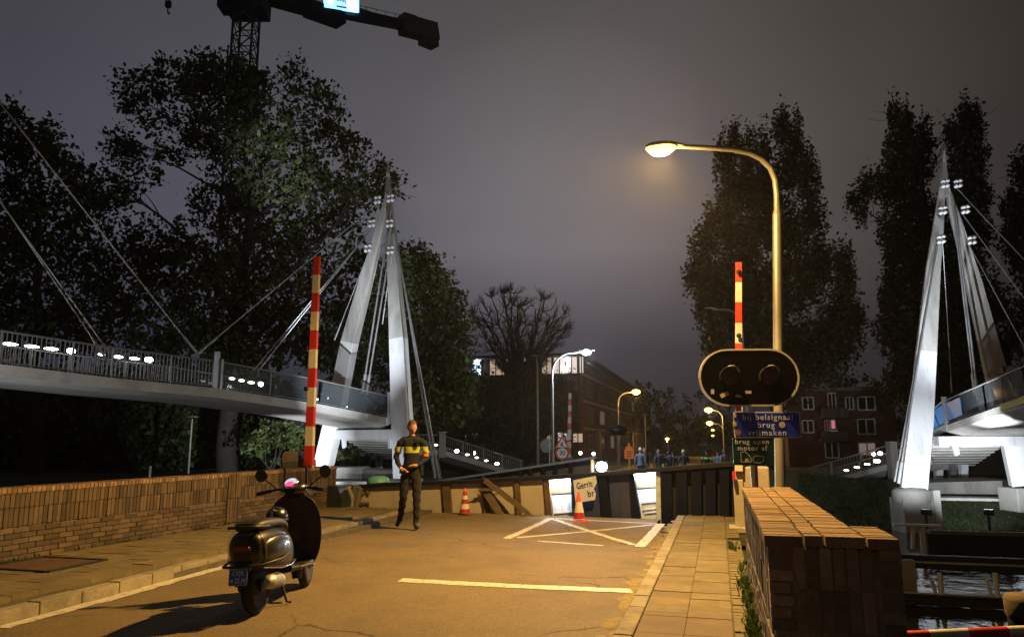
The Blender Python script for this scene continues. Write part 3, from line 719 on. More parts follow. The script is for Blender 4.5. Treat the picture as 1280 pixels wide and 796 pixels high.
p = gp(724, 650); cone(Vector((p.x, p.y, 0)), 'orange cone with a pale band standing in front of the torn white nameboard', bands=((.05, .2, 0), (.2, .46, 1), (.46, .62, 2)))
# ================================================================ the rammed road bridge
def pv(px, py, v):
    """pixel ray met with the upright plane v metres along the road, in road-frame coordinates"""
    d = at(px, py, 1.0) - Vector((0, 0, EYE)); t = v / (d.x * SP + d.y * CP)
    return Vector(((d.x * CP - d.y * SP) * t, v, EYE + d.z * t))
br = thing('damaged_bridge', 'damaged road bridge deck lifted askew across the end of the road', 'bridge', (0, 0, 0), -PHI)
M_beige = mat('beige_concrete_face', (0.42, 0.38, 0.32), 0.8, col2=(0.54, 0.49, 0.42), scale=1.5, bump=0.2, dirt=(0.20, 0.165, 0.115), dscale=2.0, dlo=0.52, dhi=0.75, stretch=(1, 1, 0.3))
M_rib = mat('rusted_steel_rib', (0.13, 0.085, 0.05), 0.75, 0.2, var=0.35, scale=6, bump=0.3)
M_web = mat('grey_steel_web', (0.016, 0.024, 0.075), 0.55, 0.0, col2=(0.030, 0.045, 0.13), scale=3, dirt=(0.06, 0.05, 0.04), dscale=2.5, stretch=(1, 1, .4))
M_dweb = mat('dark_steel_web', (0.004, 0.006, 0.016), 0.5, 0.0, col2=(0.009, 0.012, 0.030), scale=3, spec=.12, dirt=(0.006, 0.006, 0.010), dscale=2.5, stretch=(1, 1, .4))
M_litpan = mat('white_streaked_panel', (0.58, 0.68, 0.82), 0.6, dirt=(0.22, 0.26, 0.30), dscale=3.0, dlo=0.5, dhi=0.8, stretch=(3, 1, .3))
VF = 15.50
def topy(px):
    P_ = [(420, 613), (470, 607), (600, 602.5), (690, 598), (745, 594), (800, 590), (918, 581), (960, 579)]
    for (a, ya), (b_, yb) in zip(P_, P_[1:]):
        if px <= b_: return ya + (yb - ya) * (px - a) / (b_ - a)
    return P_[-1][1]
def face(name, bl, br_, tr, tl, m_, v=VF, th=0.05, ty=0, parent=br, yb=668):
    A = [pv(bl, yb, v), pv(br_, yb, v), pv(tr, topy(tr) + ty, v), pv(tl, topy(tl) + ty, v)]
    V = A + [p + Vector((0, th, 0)) for p in A]
    mm = MB(); mm.add(V, [(0, 1, 2, 3), (7, 6, 5, 4), (0, 4, 5, 1), (1, 5, 6, 2), (2, 6, 7, 3), (3, 7, 4, 0)])
    return mm.build(name, m_, parent, bevel=0.006)
for a in ((446, 507, 502, 441), (509, 556, 551, 504), (568, 606, 602, 563), (614, 647, 642, 608), (655, 684, 679, 649)): face('beige_panel', *a, M_beige)
for a in ((557, 567, 562, 552), (606, 613, 607, 602), (647, 654, 648, 642), (684, 692, 686, 679)): face('rib', *a, M_rib, v=VF - 0.06, th=0.14)
for a in ((692, 717, 713, 686), (805, 822, 820, 791)):
    f_ = face('lit_panel', *a, M_litpan, v=VF + 0.22, th=0.04)
    mm = MB()
    p, q = pv(a[0], 652, VF + .2), pv(a[1], 652, VF + .2)
    mm.bar(pv(a[0] + 1, 641, VF + .2), pv(a[1] - 1, 639, VF + .2), 0.03, 0.03)
    if a[0] > 700: mm.bar(pv(a[0] - 3, 628, VF + .2), pv(a[1] - 1, 626, VF + .2), 0.03, 0.03); mm.bar(pv(a[0] - 2, 637, VF + .2), pv(a[1] - 1, 634.5, VF + .2), 0.03, 0.025)
    mm.build('ledge', M_white, br)
    c0_, c1_ = pv(a[3] + 2, topy(a[3]) + 3.0, VF + .08), pv(a[2] - 1, topy(a[2]) + 3.0, VF + .08)
    mm = MB(); mm.bar(c0_, c1_, 0.12, 0.035); mm.build('strip_lamp', glow('cool_strip_glow', (0.84, 0.93, 1.0), 18), br)
    for t in (.25, .75):
        point('recess_light', c0_.lerp(c1_, t) + Vector((0, 0, -0.06)), 15, COOL, 0.03, br)
face('edge_plate', 716, 719, 716, 713, M_web, v=VF, th=0.26); face('edge_plate', 821, 827, 825, 819, mat('pale_blue_plate', (0.5, 0.58, 0.62), 0.5, dirt=(0.15, 0.25, 0.2), dscale=6), v=VF, th=0.26)
face('edge_plate', 790, 804, 792, 786, M_dweb, v=VF + .02, th=0.2)
for a in ((719, 735, 731, 716), (735, 753, 748, 731), (766, 778, 772, 760), (778, 795, 789, 772)): face('dark_panel', *a, M_web, v=VF + .05)
for a in ((754, 767, 757, 748),): face('rib', *a, M_dweb, v=VF - .04, th=.12)
x = 827.0
for i in range(5):
    w = 13.5 - i * 0.35; g_ = 5.6 - i * 0.3
    face('dark_panel', x, x + w, x + w - 1.2 + i * .25, x - 1.5 + i * .3, M_dweb, v=VF - 0.05, th=0.35); x += w + g_
face('recess_plate', 826, 922, 921, 824, mat('black_recess', (0.01, 0.01, 0.01), 0.9), v=VF + 0.22, ty=3)
# deck edge beam and deck
pxs = [430, 470, 600, 690, 745, 800, 918, 926]
m = MB()
for a, b_ in zip(pxs, pxs[1:]):
    m.bar(pv(a, topy(a) - 1.5, VF + .05), pv(b_, topy(b_) - 1.5, VF + .05), 0.30, 0.075)
m.build('edge_beam', mat('dark_rusted_beam', (0.008, 0.009, 0.014), 0.6, 0.3, var=0.3, scale=5), br)
m = MB()
for a, b_ in zip(pxs[2:], pxs[3:]):
    m.bar(pv(a, topy(a) - 4, VF + .0), pv(b_, topy(b_) - 4, VF + .0), 0.05, 0.02)
m.build('edge_strip', mat('dull_blue_steel', (.03, .045, .12), .5), br)
m = MB(); fr = [pv(p, topy(p) - 2, VF + 0.2) for p in pxs]; bk = [Vector((p.x, 33.2, -0.55)) for p in fr]; n = len(fr); dz = Vector((0, 0, -0.35))
m.add(fr + bk + [p + dz for p in fr] + [p + dz for p in bk], [(i, i + 1, n + i + 1, n + i) for i in range(n - 1)] + [(2 * n + i, 3 * n + i, 3 * n + i + 1, 2 * n + i + 1) for i in range(n - 1)] + [(i, 2 * n + i, 2 * n + i + 1, i + 1) for i in range(n - 1)] + [(0, n, 3 * n, 2 * n), (n - 1, 3 * n - 1, 4 * n - 1, 2 * n - 1)])
m.build('deck_slab', M_asphalt, br)
# leaning parapet girder
VG = 16.3
m = MB(); A = [pv(540, 606, VG), pv(744, 596, VG), pv(744, 573, VG), pv(540, 603.5, VG)]; V = A + [p + Vector((0, .03, 0)) for p in A]
m.add(V, [(0, 1, 2, 3), (7, 6, 5, 4), (0, 4, 5, 1), (1, 5, 6, 2), (2, 6, 7, 3), (3, 7, 4, 0)]); m.build('girder_web', M_web, br)
m = MB(); m.bar(pv(538, 602.6, VG), pv(745, 571.5, VG), 0.26, 0.05); m.build('girder_flange', mat('pale_blue_grey_paint', (0.07, 0.13, 0.42), 0.5, var=.15), br)
m = MB()
for px in (580, 600, 622, 652, 664, 680, 695, 714): yt = 602.6 + (571.5 - 602.6) * (px - 538) / 207; yb = 606 - 10 * (px - 540) / 204; m.bar(pv(px, yb, VG - .06), pv(px, yt + 1.5, VG - .06), 0.06, 0.10, up=(0, 1, 0))
m.build('girder_stiffener', M_dweb, br)
m = MB(); m.bar(pv(728, 594, VG - .2), pv(747, 590.5, VG - .2), 0.3, 0.03); m.build('bent_plate', M_white, br)
# glaring work light at the girder end
p = RF(*pv(752, 583, 16.0)[:2]); p.z = pv(752, 583, 16.0).z
wk = thing('work_light', 'glaring white work light standing at the raised end of the bridge girder', 'floodlight', p, -PHI)
m = MB(); m.box((0, 0.05, 0), (0.26, 0.08, 0.22)); m.bar((-.13, 0.05, -.16), (.13, .05, -.16), .05, .03); m.bar((0, .05, -.1), (0, .05, -.25), .04, .04); m.build('housing', M_dark, wk, bevel=.01)
m = MB(); m.ball((0, 0.0, 0.0), (0.115, 0.035, 0.10), 18, 10); m.build('lens', glow('white_flood_glow', (0.97, 0.95, 1.0), 60), wk)
m = MB(); m.bar((-0.2, 0.02, -.12), (-0.2, 0.02, .14), 0.06, .02, up=(0, 1, 0)); m.build('bracket', M_white, wk)
spot('work_light_beam', (0, -0.08, 0), (0.2, -6, -0.9), 160, COOL, 150, 1.0, 0.06, wk)
# the torn nameboard
p0 = pv(717, 600, VF - .14); c = RF(p0.x, p0.y, p0.z)
nb = thing('nameboard', 'torn white nameboard with black lettering hanging askew on the bridge edge', 'sign', c, -PHI)
TL, TR, BR_, BL = [pv(*q, VF - .14) - p0 for q in ((716.5, 600), (744.5, 594.5), (743.5, 624.5), (719.5, 628.5))]
mid = [pv(*q, VF - .14) - p0 for q in ((746, 603), (742, 611), (745, 617))]
ring = [TL, BL, BR_, mid[2], mid[1], mid[0], TR]; n = len(ring)
m = MB(); m.add(ring + [p + Vector((0, .02, 0)) for p in ring], [tuple(range(n)), tuple(range(2 * n - 1, n - 1, -1))] + [(i, i + n, (i + 1) % n + n, (i + 1) % n) for i in range(n)])
fix_normals(m.build('board', mat('white_board_paint', (0.55, 0.62, 0.80), 0.55, var=.06, dirt=(0.36, 0.26, 0.16), dscale=3.5, dlo=.55, dhi=.75, stretch=(1, 1, .4)), nb))
tilt = math.atan2(TR.z - TL.z, TR.x - TL.x)
M_ink = mat('black_sign_ink', (0.012, 0.012, 0.014), 0.5)
kk = (TR - TL).length / 28.3
q = pv(720.5, 608.0, VF - .14) - p0; text('Gerrit', 11.0 * kk, M_ink, nb, T((q.x, -0.002, q.z)) @ RY(-tilt), sx=0.68, bold=0.003, spacing=1.04)
q = pv(734.5, 617.5, VF - .14) - p0; text('br', 11.0 * kk, M_ink, nb, T((q.x, -0.002, q.z)) @ RY(-tilt), sx=0.78, bold=0.004, spacing=1.1)
# broken timbers
def plank(a, b_, w, t, label, splint=True):
    a, b_ = RF(a.x, a.y, a.z), RF(b_.x, b_.y, b_.z)
    o = bpy.data.objects; m = MB(); d = (b_ - a)
    n = 7; rings = []
    r = d.normalized().cross(Vector((0, 1, 0))).normalized(); y_ = Vector((-SP, -CP, 0))
    for i in range(n + 1):
        t_ = i / n; c = d * t_; k = 1 - 0.25 * abs(t_ - .4); ww = w * k * rng.uniform(.9, 1.08)
        rings.append([c + r * ww / 2 + y_ * t / 2, c - r * ww / 2 + y_ * t / 2, c - r * ww / 2 - y_ * t / 2, c + r * ww / 2 - y_ * t / 2])
    m.loft(rings, 0, False)
    for i in range(5): c = rng.choice([Vector((0, 0, 0)), d]); s = rng.uniform(-.4, .4) * w; m.bar(c + r * s, c + r * s * 1.3 + (c - d / 2).normalized() * rng.uniform(.06, .16), .03, .02, w2=.004, h2=.004)
    o = m.build('broken_plank', M_wood, loc=a); tag(o, label, 'plank', 'splintered timbers at the bridge edge'); return o
plank(pv(606, 600, VF - .12), pv(660, 641, VF - .35), 0.11, 0.06, 'long splintered brown plank slanting down across the beige bridge panels')
plank(pv(607, 613, VF - .10), pv(627, 645, VF - .22), 0.16, 0.05, 'wide dark broken plank standing under the slanting brown one')
plank(pv(599, 612, VF - .2), pv(619, 611, VF - .14), 0.06, 0.05, 'short snapped timber stub sticking out level from the panels')

# wreckage at the end of the left pavement
p = RF(-7.9, 15.2, 0.0)
blk = MB(); c = gp(427, 638); base_ = [(-.28, 0), (.22, 0), (.24, .30), (.12, .52), (-.22, .40)]
blk.prism(base_, 0.4); o = fix_normals(blk.build('concrete_block', M_conc, bevel=.02, loc=c, rotz=-PHI + .2)); tag(o, 'broken grey concrete block wedged beside the bridge panels', 'concrete block')
c = gp(443, 637); m = MB(); m.box((0, 0.1, 0.26), (0.16, 0.4, 0.56), rot=Matrix.Rotation(.28, 3, 'Y')); m.box((.10, 0.1, 0.25), (0.06, 0.42, 0.5), rot=Matrix.Rotation(.22, 3, 'Y')); o = m.build('concrete_slab', M_conc_dark, bevel=.02, loc=c, rotz=-PHI); tag(o, 'dark tilted slab leaning against the broken concrete block', 'concrete slab')
c = gp(408, 640); m = MB()
m.loft([[Vector((x * k, y, z * k2)) for x, z in [(-.33, 0), (.33, 0), (.36, .25), (.25, .52), (-.05, .56), (-.33, .5)]] for y, k, k2 in ((0, 1, 1), (.35, 1.02, 1.0), (.6, .9, .85))], 0, False); o = fix_normals(m.build('crushed_cabinet', mat('dark_blue_paint', (0.02, 0.027, 0.04), 0.4, var=.3), bevel=.04, loc=c, rotz=-PHI)); tag(o, 'crushed dark blue cabinet lying behind the barrier post', 'cabinet')
c = gp(452, 637); m = MB()
m.tube([(-.12, 0, .1), (.0, -.02, .14), (.16, 0, .17), (.17, 0, -.0)], .02, 8); m.tube([(-.12, 0, .28), (.05, -.02, .34), (.14, 0, .42), (.18, 0, .33)], .02, 8); m.tube([(-.1, 0, 0), (-.12, 0, .3)], .02, 8)
o = m.build('bent_railing', M_rib, loc=c, rotz=-PHI); tag(o, 'rusty bent railing end in front of the first beige panel', 'railing')
m = MB()
for i in range(70):
    px = rng.uniform(392, 470); q = gp(px, rng.uniform(634, 643)); s = rng.uniform(.02, .08)
    m.box(q + Vector((0, 0, s * .3)), (s * 1.5, s * 1.2, s), rot=Matrix.Rotation(rng.uniform(0, 3), 3, 'Z') @ Matrix.Rotation(rng.uniform(-.6, .6), 3, 'X'))
tag(stuff(m.build('rubble', M_kerb)), 'pale concrete crumbs scattered round the broken concrete block', 'rubble')
c = pv(473, 606, VF + .3); m = MB(); m.lathe([(.25, 0), (.27, .05), (.22, .16), (.14, .2)], seg=20); o = m.build('green_tub', mat('pale_green_plastic', (.16, .50, .50), .5, var=.1), loc=RF(c.x, c.y, c.z), rotz=0); tag(o, 'pale green plastic tub lying upside down on the dark bridge edge', 'tub')
# ================================================================ floodlit pylons and high footbridges
M_glassp = glass('railing_glass', (0.10, 0.12, 0.13), 0.35)
M_rail = mat('dark_rail_paint', (0.24, 0.24, 0.235), 0.45, 0.4, var=.15)
M_fascia = mat('pale_concrete_fascia', (0.46, 0.45, 0.42), 0.7, var=0.12, scale=1.2, dirt=(0.25, 0.22, 0.18), dscale=.7, dlo=.5, dhi=.75, bump=.1)
M_under = mat('underside_paint', (0.55, 0.52, 0.48), 0.7, var=0.1, scale=1, dirt=(0.36, 0.32, 0.27), dscale=.6, dlo=.5, dhi=.75)
M_rlamp = glow('rail_lamp_glow', (1.0, 0.97, 0.86), 9)
M_rlamp_b = glow('bright_rail_lamp_glow', (1.0, 0.98, 0.92), 28, True)
M_fac_y = mat('yellow_fascia_panel', (0.45, 0.36, 0.12), 0.6, var=.1)
def leg(name, pts, parent, O, split=None):
    """tapering box leg through (point, width) stations; the upper part is more weathered"""
    rings = []
    P_ = [p - O for p, w in pts]
    for i, (p, w) in enumerate(pts):
        d = (P_[min(i + 1, len(P_) - 1)] - P_[max(i - 1, 0)]).normalized(); r = d.cross(Vector((0.35, 1, 0)).normalized()).normalized(); f_ = r.cross(d).normalized()
        c = P_[i]; a, b_ = w / 2, w * 0.42
        rings.append([c + r * a - f_ * b_, c + r * a * .9 + f_ * b_, c - r * a * .9 + f_ * b_, c - r * a - f_ * b_])
    m = MB()
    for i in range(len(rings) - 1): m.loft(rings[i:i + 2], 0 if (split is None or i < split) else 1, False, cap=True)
    return fix_normals(m.build(name, [M_white, M_offwhite], parent, bevel=.025))
def clampset(parent, p, name='cable_clamp'):
    m = MB()
    for dx, dz in ((-.09, 0.06), (.09, 0.09), (-.1, -.16), (.08, -.13)): m.lathe([(.02, 0), (.085, .02), (.085, .16), (.03, .19)], (p[0] + dx, p[1] - .25, p[2] + dz), (0.2, -1, .2), 10)
    return m.build(name, M_white, parent)
def cable(parent, O, a, b_, r=0.025, name='stay_cable', sag=0):
    m = MB(); a, b_ = a - O, b_ - O; m.tube([a, b_], r, 6)
    d = (b_ - a).normalized(); m.tube([b_ - d * .9, b_], r * 1.9, 6); return m.build(name, M_steel, parent)

# ---- left pylon
O = at(456, 590, 35); O.z = 0
lp = thing('pylon', 'floodlit white pylon rising behind the police officer with grey cables', 'pylon', O)
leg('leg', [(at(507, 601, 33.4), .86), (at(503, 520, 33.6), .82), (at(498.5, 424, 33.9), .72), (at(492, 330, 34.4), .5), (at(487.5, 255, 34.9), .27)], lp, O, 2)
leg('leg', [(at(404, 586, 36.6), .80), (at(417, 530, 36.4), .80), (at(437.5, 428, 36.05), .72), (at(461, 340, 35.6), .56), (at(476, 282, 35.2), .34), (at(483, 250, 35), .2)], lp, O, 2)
m = MB()
for dx, w0, yt in ((-2.5, .2, 203), (3.5, .22, 205)):
    m.loft([[at(485 + dx, 262, 35) - O + Vector((sx * w0 / 2, sy * .12, 0)) for sx, sy in ((-1, -1), (1, -1), (1, 1), (-1, 1))], [at(485, yt, 35) - O + Vector((sx * .035, sy * .03, 0)) for sx, sy in ((-1, -1), (1, -1), (1, 1), (-1, 1))]], 0, False)
m.build('mast_tip', M_offwhite, lp)
for px, py, Y in ((473, 252, 34.7), (489, 250, 34.5), (466, 281, 35), (488, 281, 34.3), (461, 312, 35.2), (489, 314, 34.1)): clampset(lp, at(px, py, Y) - O)
for a, b_, r in (((473, 253, 34.7), (248, 441, 30.0), .03), ((467, 283, 35), (322, 464, 31.5), .025), ((466, 284, 35), (316, 464, 32.5), .022), ((461, 315, 35.2), (418, 425, 35.5), .02),
              ((489, 262, 34.5), (453, 492, 34), .045), ((491, 290, 34.4), (458, 493, 34.1), .045), ((493, 283, 34.2), (545, 597, 33), .045), ((497, 312, 34.0), (550, 598, 33), .045), ((490, 318, 34), (478, 405, 35.8), .018)):
    cable(lp, O, at(*a), at(*b_), r)
m = MB(); m.box(at(405, 590, 36.6) - O, (1.5, 1.2, .35)); m.box(at(507, 604, 33.4) - O, (1.4, 1.2, .4)); m.build('base_plate', M_conc, lp, bevel=.03)
# ---- right pylon
O = at(1205, 600, 33); O.z = 0
rp = thing('pylon', 'floodlit white pylon in front of the poplars beyond the brick parapet', 'pylon', O)
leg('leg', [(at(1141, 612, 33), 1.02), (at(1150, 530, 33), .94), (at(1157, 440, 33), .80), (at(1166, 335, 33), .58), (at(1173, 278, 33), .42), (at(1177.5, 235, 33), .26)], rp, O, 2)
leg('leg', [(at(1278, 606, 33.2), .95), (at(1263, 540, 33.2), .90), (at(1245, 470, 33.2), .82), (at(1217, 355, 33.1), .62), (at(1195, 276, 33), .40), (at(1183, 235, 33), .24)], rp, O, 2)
m = MB()
for dx, w0, yt in ((-2.5, .24, 188), (3, .22, 190)):
    m.loft([[at(1180 + dx, 246, 33) - O + Vector((sx * w0 / 2, sy * .12, 0)) for sx, sy in ((-1, -1), (1, -1), (1, 1), (-1, 1))], [at(1180, yt, 33) - O + Vector((sx * .03, sy * .03, 0)) for sx, sy in ((-1, -1), (1, -1), (1, 1), (-1, 1))]], 0, False)
m.build('mast_tip', M_offwhite, rp)
for px, py in ((1176, 232), (1192, 232), (1173, 265), (1201, 264), (1171, 301), (1209, 302)): clampset(rp, at(px, py, 32.6) - O)
for a, b_, r in (((1193, 232, 32.7), (1380, 430, 24), .025), ((1202, 266, 32.6), (1330, 440, 27), .025), ((1210, 303, 32.6), (1300, 470, 29.5), .02), ((1191, 258, 32.6), (1219, 494, 32), .04), ((1194, 262, 32.6), (1223, 500, 31.5), .04),
              ((1172, 305, 32.6), (1119, 602, 31.5), .04), ((1172, 300, 32.6), (1123, 604, 31.3), .04), ((1176, 268, 32.8), (1190, 490, 38), .02)):
    cable(rp, O, at(*a), at(*b_), r)
c0_ = at(1139, 610, 33) - O
m = MB(); m.lathe([(.72, -.62), (.78, -.45), (.78, -.1), (.62, .02)], c0_ + Vector((0, 0, 0)), seg=24); m.box(c0_ + Vector((0, .1, -1.2)), (1.3, 1.2, 1.6)); m.box(c0_ + Vector((.82, .1, -.9)), (.3, 1.2, 1.7)); m.box(at(1280, 609, 33.2) - O + Vector((0, 0, -.5)), (1.5, 1.3, 1.0)); m.build('plinth', M_conc, rp, bevel=.03)
# ---- the pylon on the near bank whose cables cross the trees (it stands outside the picture)
O = at(-330, 560, 19); O.z = 0
np_ = thing('pylon', 'white pylon on the near bank holding the long cables before the trees', 'pylon', O)
ap = at(-150, -95, 20)
leg('leg', [(at(-420, 600, 17.5), .86), (at(-330, 350, 18.6), .7), (at(-170, -40, 19.9), .27)], np_, O, 1)
leg('leg', [(at(-240, 590, 21.5), .86), (at(-210, 300, 21.0), .7), (at(-150, -40, 20.1), .27)], np_, O, 1)
for (a, b_, r) in (((-152, -64, 20), (247, 443, 29.5), .028), ((-155, 20, 20.2), (135, 452, 26.5), .022), ((-160, 32, 20.2), (148, 456, 26.0), .022)): cable(np_, O, at(*a), at(*b_), r)

# ---- deck builder
def deck(parent, O, E, n, width, fas, thick, mats, name='deck'):
    """E: near-edge top points; n: unit vector to the far edge"""
    rings = []
    for p in E:
        p = p - O; q = p + n * width; d = Vector((0, 0, -1))
        rings.append([p, q, q + d * fas, q + d * fas - n * .5 + d * (thick - fas), p + d * thick + n * .5, p + d * fas])
    m = MB(); k = 6; V = [x for r in rings for x in r]; F, MI = [], []
    mi = [0, 1, 2, 2, 2, 1]   # top, far fascia, chamfer, underside, chamfer, near fascia
    for i in range(len(rings) - 1):
        for j in range(k): m.add([rings[i][j], rings[i][(j + 1) % k], rings[i + 1][(j + 1) % k], rings[i + 1][j]], [(0, 1, 2, 3)], mi[j])
    m.add(rings[0], [tuple(range(6))], 1); m.add(rings[-1], [tuple(range(6))], 1)
    return fix_normals(m.build(name, mats, parent))
def railing(parent, O, E, h, bars=True, step=.12, panel=None, off=Vector((0, 0, 0)), name='railing', rail_r=.035, post_every=2.0):
    m = MB(); pts = [p - O + off for p in E]; up = Vector((0, 0, h))
    m.tube([p + up for p in pts], rail_r, 8)
    m.tube([p + Vector((0, 0, .08)) for p in pts], .02, 6)
    for a, b_ in zip(pts, pts[1:]):
        L_ = (b_ - a).length; nb_ = max(1, int(L_ / (step if bars else post_every)))
        for i in range(nb_ + 1):
            p = a.lerp(b_, i / nb_); w = .022 if bars else .045; m.bar(p + Vector((0, 0, .05)), p + up, w, w, up=(1, 0, 0))
        if bars:
            for i in range(int(L_ / post_every) + 1): p = a.lerp(b_, min(1, i * post_every / L_)); m.bar(p, p + up * 1.02, .06, .06, up=(1, 0, 0))
    o = m.build(name, M_rail, parent)
    if panel:
        m = MB()
        for a, b_ in zip(pts, pts[1:]):
            L_ = (b_ - a).length; k = max(1, int(L_ / post_every))
            for i in range(k):
                p, q = a.lerp(b_, (i + .03) / k), a.lerp(b_, (i + .97) / k)
                m.bar(p + Vector((0, 0, h * .53)), q + Vector((0, 0, h * .53)), .012, h * .82)
        m.build('glass_panel', panel, parent)
    return o
def raillamps(parent, O, L_, direction):
    d = Vector(direction).normalized()
    for px, py, Y, w, br_ in L_:
        p = at(px, py, Y) - O; m = MB(); hh_ = .055 if not br_ else .10; m.loft([[p + d * w * .56 * s_ + Vector((-d.y, d.x, 0)) * hh_ * .6 * math.sqrt(max(.02, 1 - s_ * s_)) * math.cos(2 * math.pi * k / 8) + Vector((0, 0, hh_ * math.sqrt(max(.02, 1 - s_ * s_)) * math.sin(2 * math.pi * k / 8))) for k in range(8)] for s_ in (-1, -.8, -.4, 0, .4, .8, 1)]); m.build('rail_lamp', M_rlamp_b if br_ else M_rlamp, parent)

# ---- left footbridge
def YL(x): return 1 / (1 / 22 + (1 / 34 - 1 / 22) * x / 480)
LE = [(-420, 420), (-200, 434), (0, 455), (140, 472), (270, 485), (400, 505), (486, 522)]
E = [at(x, y, YL(x)) for x, y in LE]; O = Vector((E[4].x, E[4].y, 0)); dL = (E[-1] - E[2]); dL.z = 0; dL.normalize(); nL = Vector((-dL.y, dL.x, 0))
fb = thing('footbridge', 'long high footbridge with lit railing coming past the big dark trees', 'footbridge', O)
deck(fb, O, E, nL, 3.6, .34, .46, [M_asphalt, M_fascia, M_under])
railing(fb, O, E[:5], 1.0, True, .13, off=nL * .08); railing(fb, O, [p + nL * 3.5 for p in E[:5]], 1.0, True, .16)
railing(fb, O, E[4:], 1.0, False, panel=M_glassp, off=nL * .08); railing(fb, O, [p + nL * 3.5 for p in E[4:]], 1.0, False, panel=M_glassp)
m = MB(); p = E[4] - O + nL * .05; m.bar(p, p + Vector((0, 0, 1.35)), .16, .16, up=(1, 0, 0)); p2 = E[4].lerp(E[5], .04) - O; m.bar(p2, p2 + Vector((0, 0, 1.1)), .08, .08, up=(1, 0, 0)); p3 = E[-1] - O; m.bar(p3 - Vector((0, 0, .3)), p3 + Vector((0, 0, 1.15)), .14, .14, up=(1, 0, 0)); m.build('end_post', M_steel, fb)
def far(x): return YL(x) * 1.0 + 2.6
raillamps(fb, O, [(13, 430, far(13), .42, 0), (40, 433, far(40), .42, 0), (64, 436, far(64), .42, 0), (89, 438.5, far(89), .26, 1), (127, 443, far(127), .22, 0), (148, 446, far(148), .3, 0), (168, 448, far(168), .35, 0), (186, 449.5, far(186), .3, 1),
                     (290, 473, far(290), .25, 0), (302, 475.5, far(302), .25, 0), (314, 478, far(314), .3, 0), (326, 480, far(326), .22, 1), (396, 499, 36.5, .2, 0), (413, 498, 36.5, .28, 1), (424, 503, 36.5, .2, 0), (431, 508, 36.5, .26, 1)], dL)
# crossbeam, brackets and the stair flight going down beyond the pylon
m = MB(); a = E[-1] - O + Vector((0, 0, -.75)); b_ = a + nL * 3.7; m.bar(a - nL * .5, b_ + nL * .6, .7, .45); m.build('cross_beam', M_white, fb, bevel=.03)
for s in (0.15, 3.4):
    m = MB(); c = E[-1] - O + nL * s + Vector((0, 0, -.55)); m.prism([(0, 0), (.28, -.05), (.34, -.75), (.2, -.85), (.12, -.35), (-.05, -.25)], .16, T(c + dL * .1) @ RZ(math.atan2(dL.y, dL.x))); fix_normals(m.build('bracket', M_white, fb))
def flight(parent, O, a0, a1, b0, b1, name='stair_flight'):
    m = MB(); q = [p - O for p in (a0, a1, b1, b0)]; d = Vector((0, 0, -.35))
    m.add(q + [p + d for p in q], [(0, 1, 2, 3), (7, 6, 5, 4), (0, 4, 5, 1), (1, 5, 6, 2), (2, 6, 7, 3), (3, 7, 4, 0)]); fix_normals(m.build(name, M_under, parent))
    m = MB()
    for i in range(7):
        t = (i + .5) / 7; m.bar(q[0].lerp(q[3], t) + d * 1.06, q[1].lerp(q[2], t) + d * 1.06, .1, .04)
    m.build('underside_rib', M_fascia, parent)
flight(fb, O, at(434, 541, 35.8), at(498, 543, 34.6), at(470, 563, 43.5), at(503, 564, 43))
def portal(parent, O, x0, x1, yt, yb, Y, w=.36):
    m = MB(); a, b_, c, d = [at(x0, yt, Y) - O, at(x1, yt, Y) - O, at(x0, yb, Y) - O, at(x1, yb, Y) - O]
    m.bar(c, a, w, w, up=(0, 1, 0)); m.bar(d, b_, w, w, up=(0, 1, 0)); m.bar(a + Vector((-.18, 0, .1)), b_ + Vector((.18, 0, .1)), .4, .34)
    for q in (c, d): m.box(q, (.7, .7, .12))
    m.build('portal_frame', M_white, parent, bevel=.015)
portal(fb, O, 474, 501, 569, 590, 43.2)
railing(fb, O, [at(497, 541, 34.8), at(503, 560, 43)], 1.0, False, panel=M_glassp)
# ---- left ramp
a, b_ = at(553, 562, 43.5), at(655, 592.5, 50); O = Vector((a.x, a.y, 0)); d = (b_ - a); d.z = 0; d.normalize(); n = Vector((-d.y, d.x, 0))
rmp = thing('ramp', 'grey ramp with lit railing sloping down behind the officer to the far road', 'ramp', O)
E = [at(498, 562, 42.8), a, b_]
deck(rmp, O, E, n, 3.2, .3, .55, [M_asphalt, M_fascia, M_conc]); railing(rmp, O, E, .85, True, .2, off=n * .1); railing(rmp, O, [p + n * 3.1 for p in E], .85, True, .2)
m = MB(); m.bar(a - O - Vector((0, 0, .45)), a - O + Vector((0, 0, .95)), .4, .35, up=(1, 0, 0)); m.box(a - O + Vector((0, 0, 1)), (.5, .45, .08)); m.build('end_post', M_conc, rmp)
raillamps(rmp, O, [(545, 556, 44.5, .3, 0), (571, 563.5, 46, .36, 1), (584, 568, 46.5, .32, 0), (596, 571.7, 47, .32, 0), (608, 575.5, 48, .32, 0), (621, 579.5, 48.5, .4, 1), (593, 566, 48, .14, 1)], d)
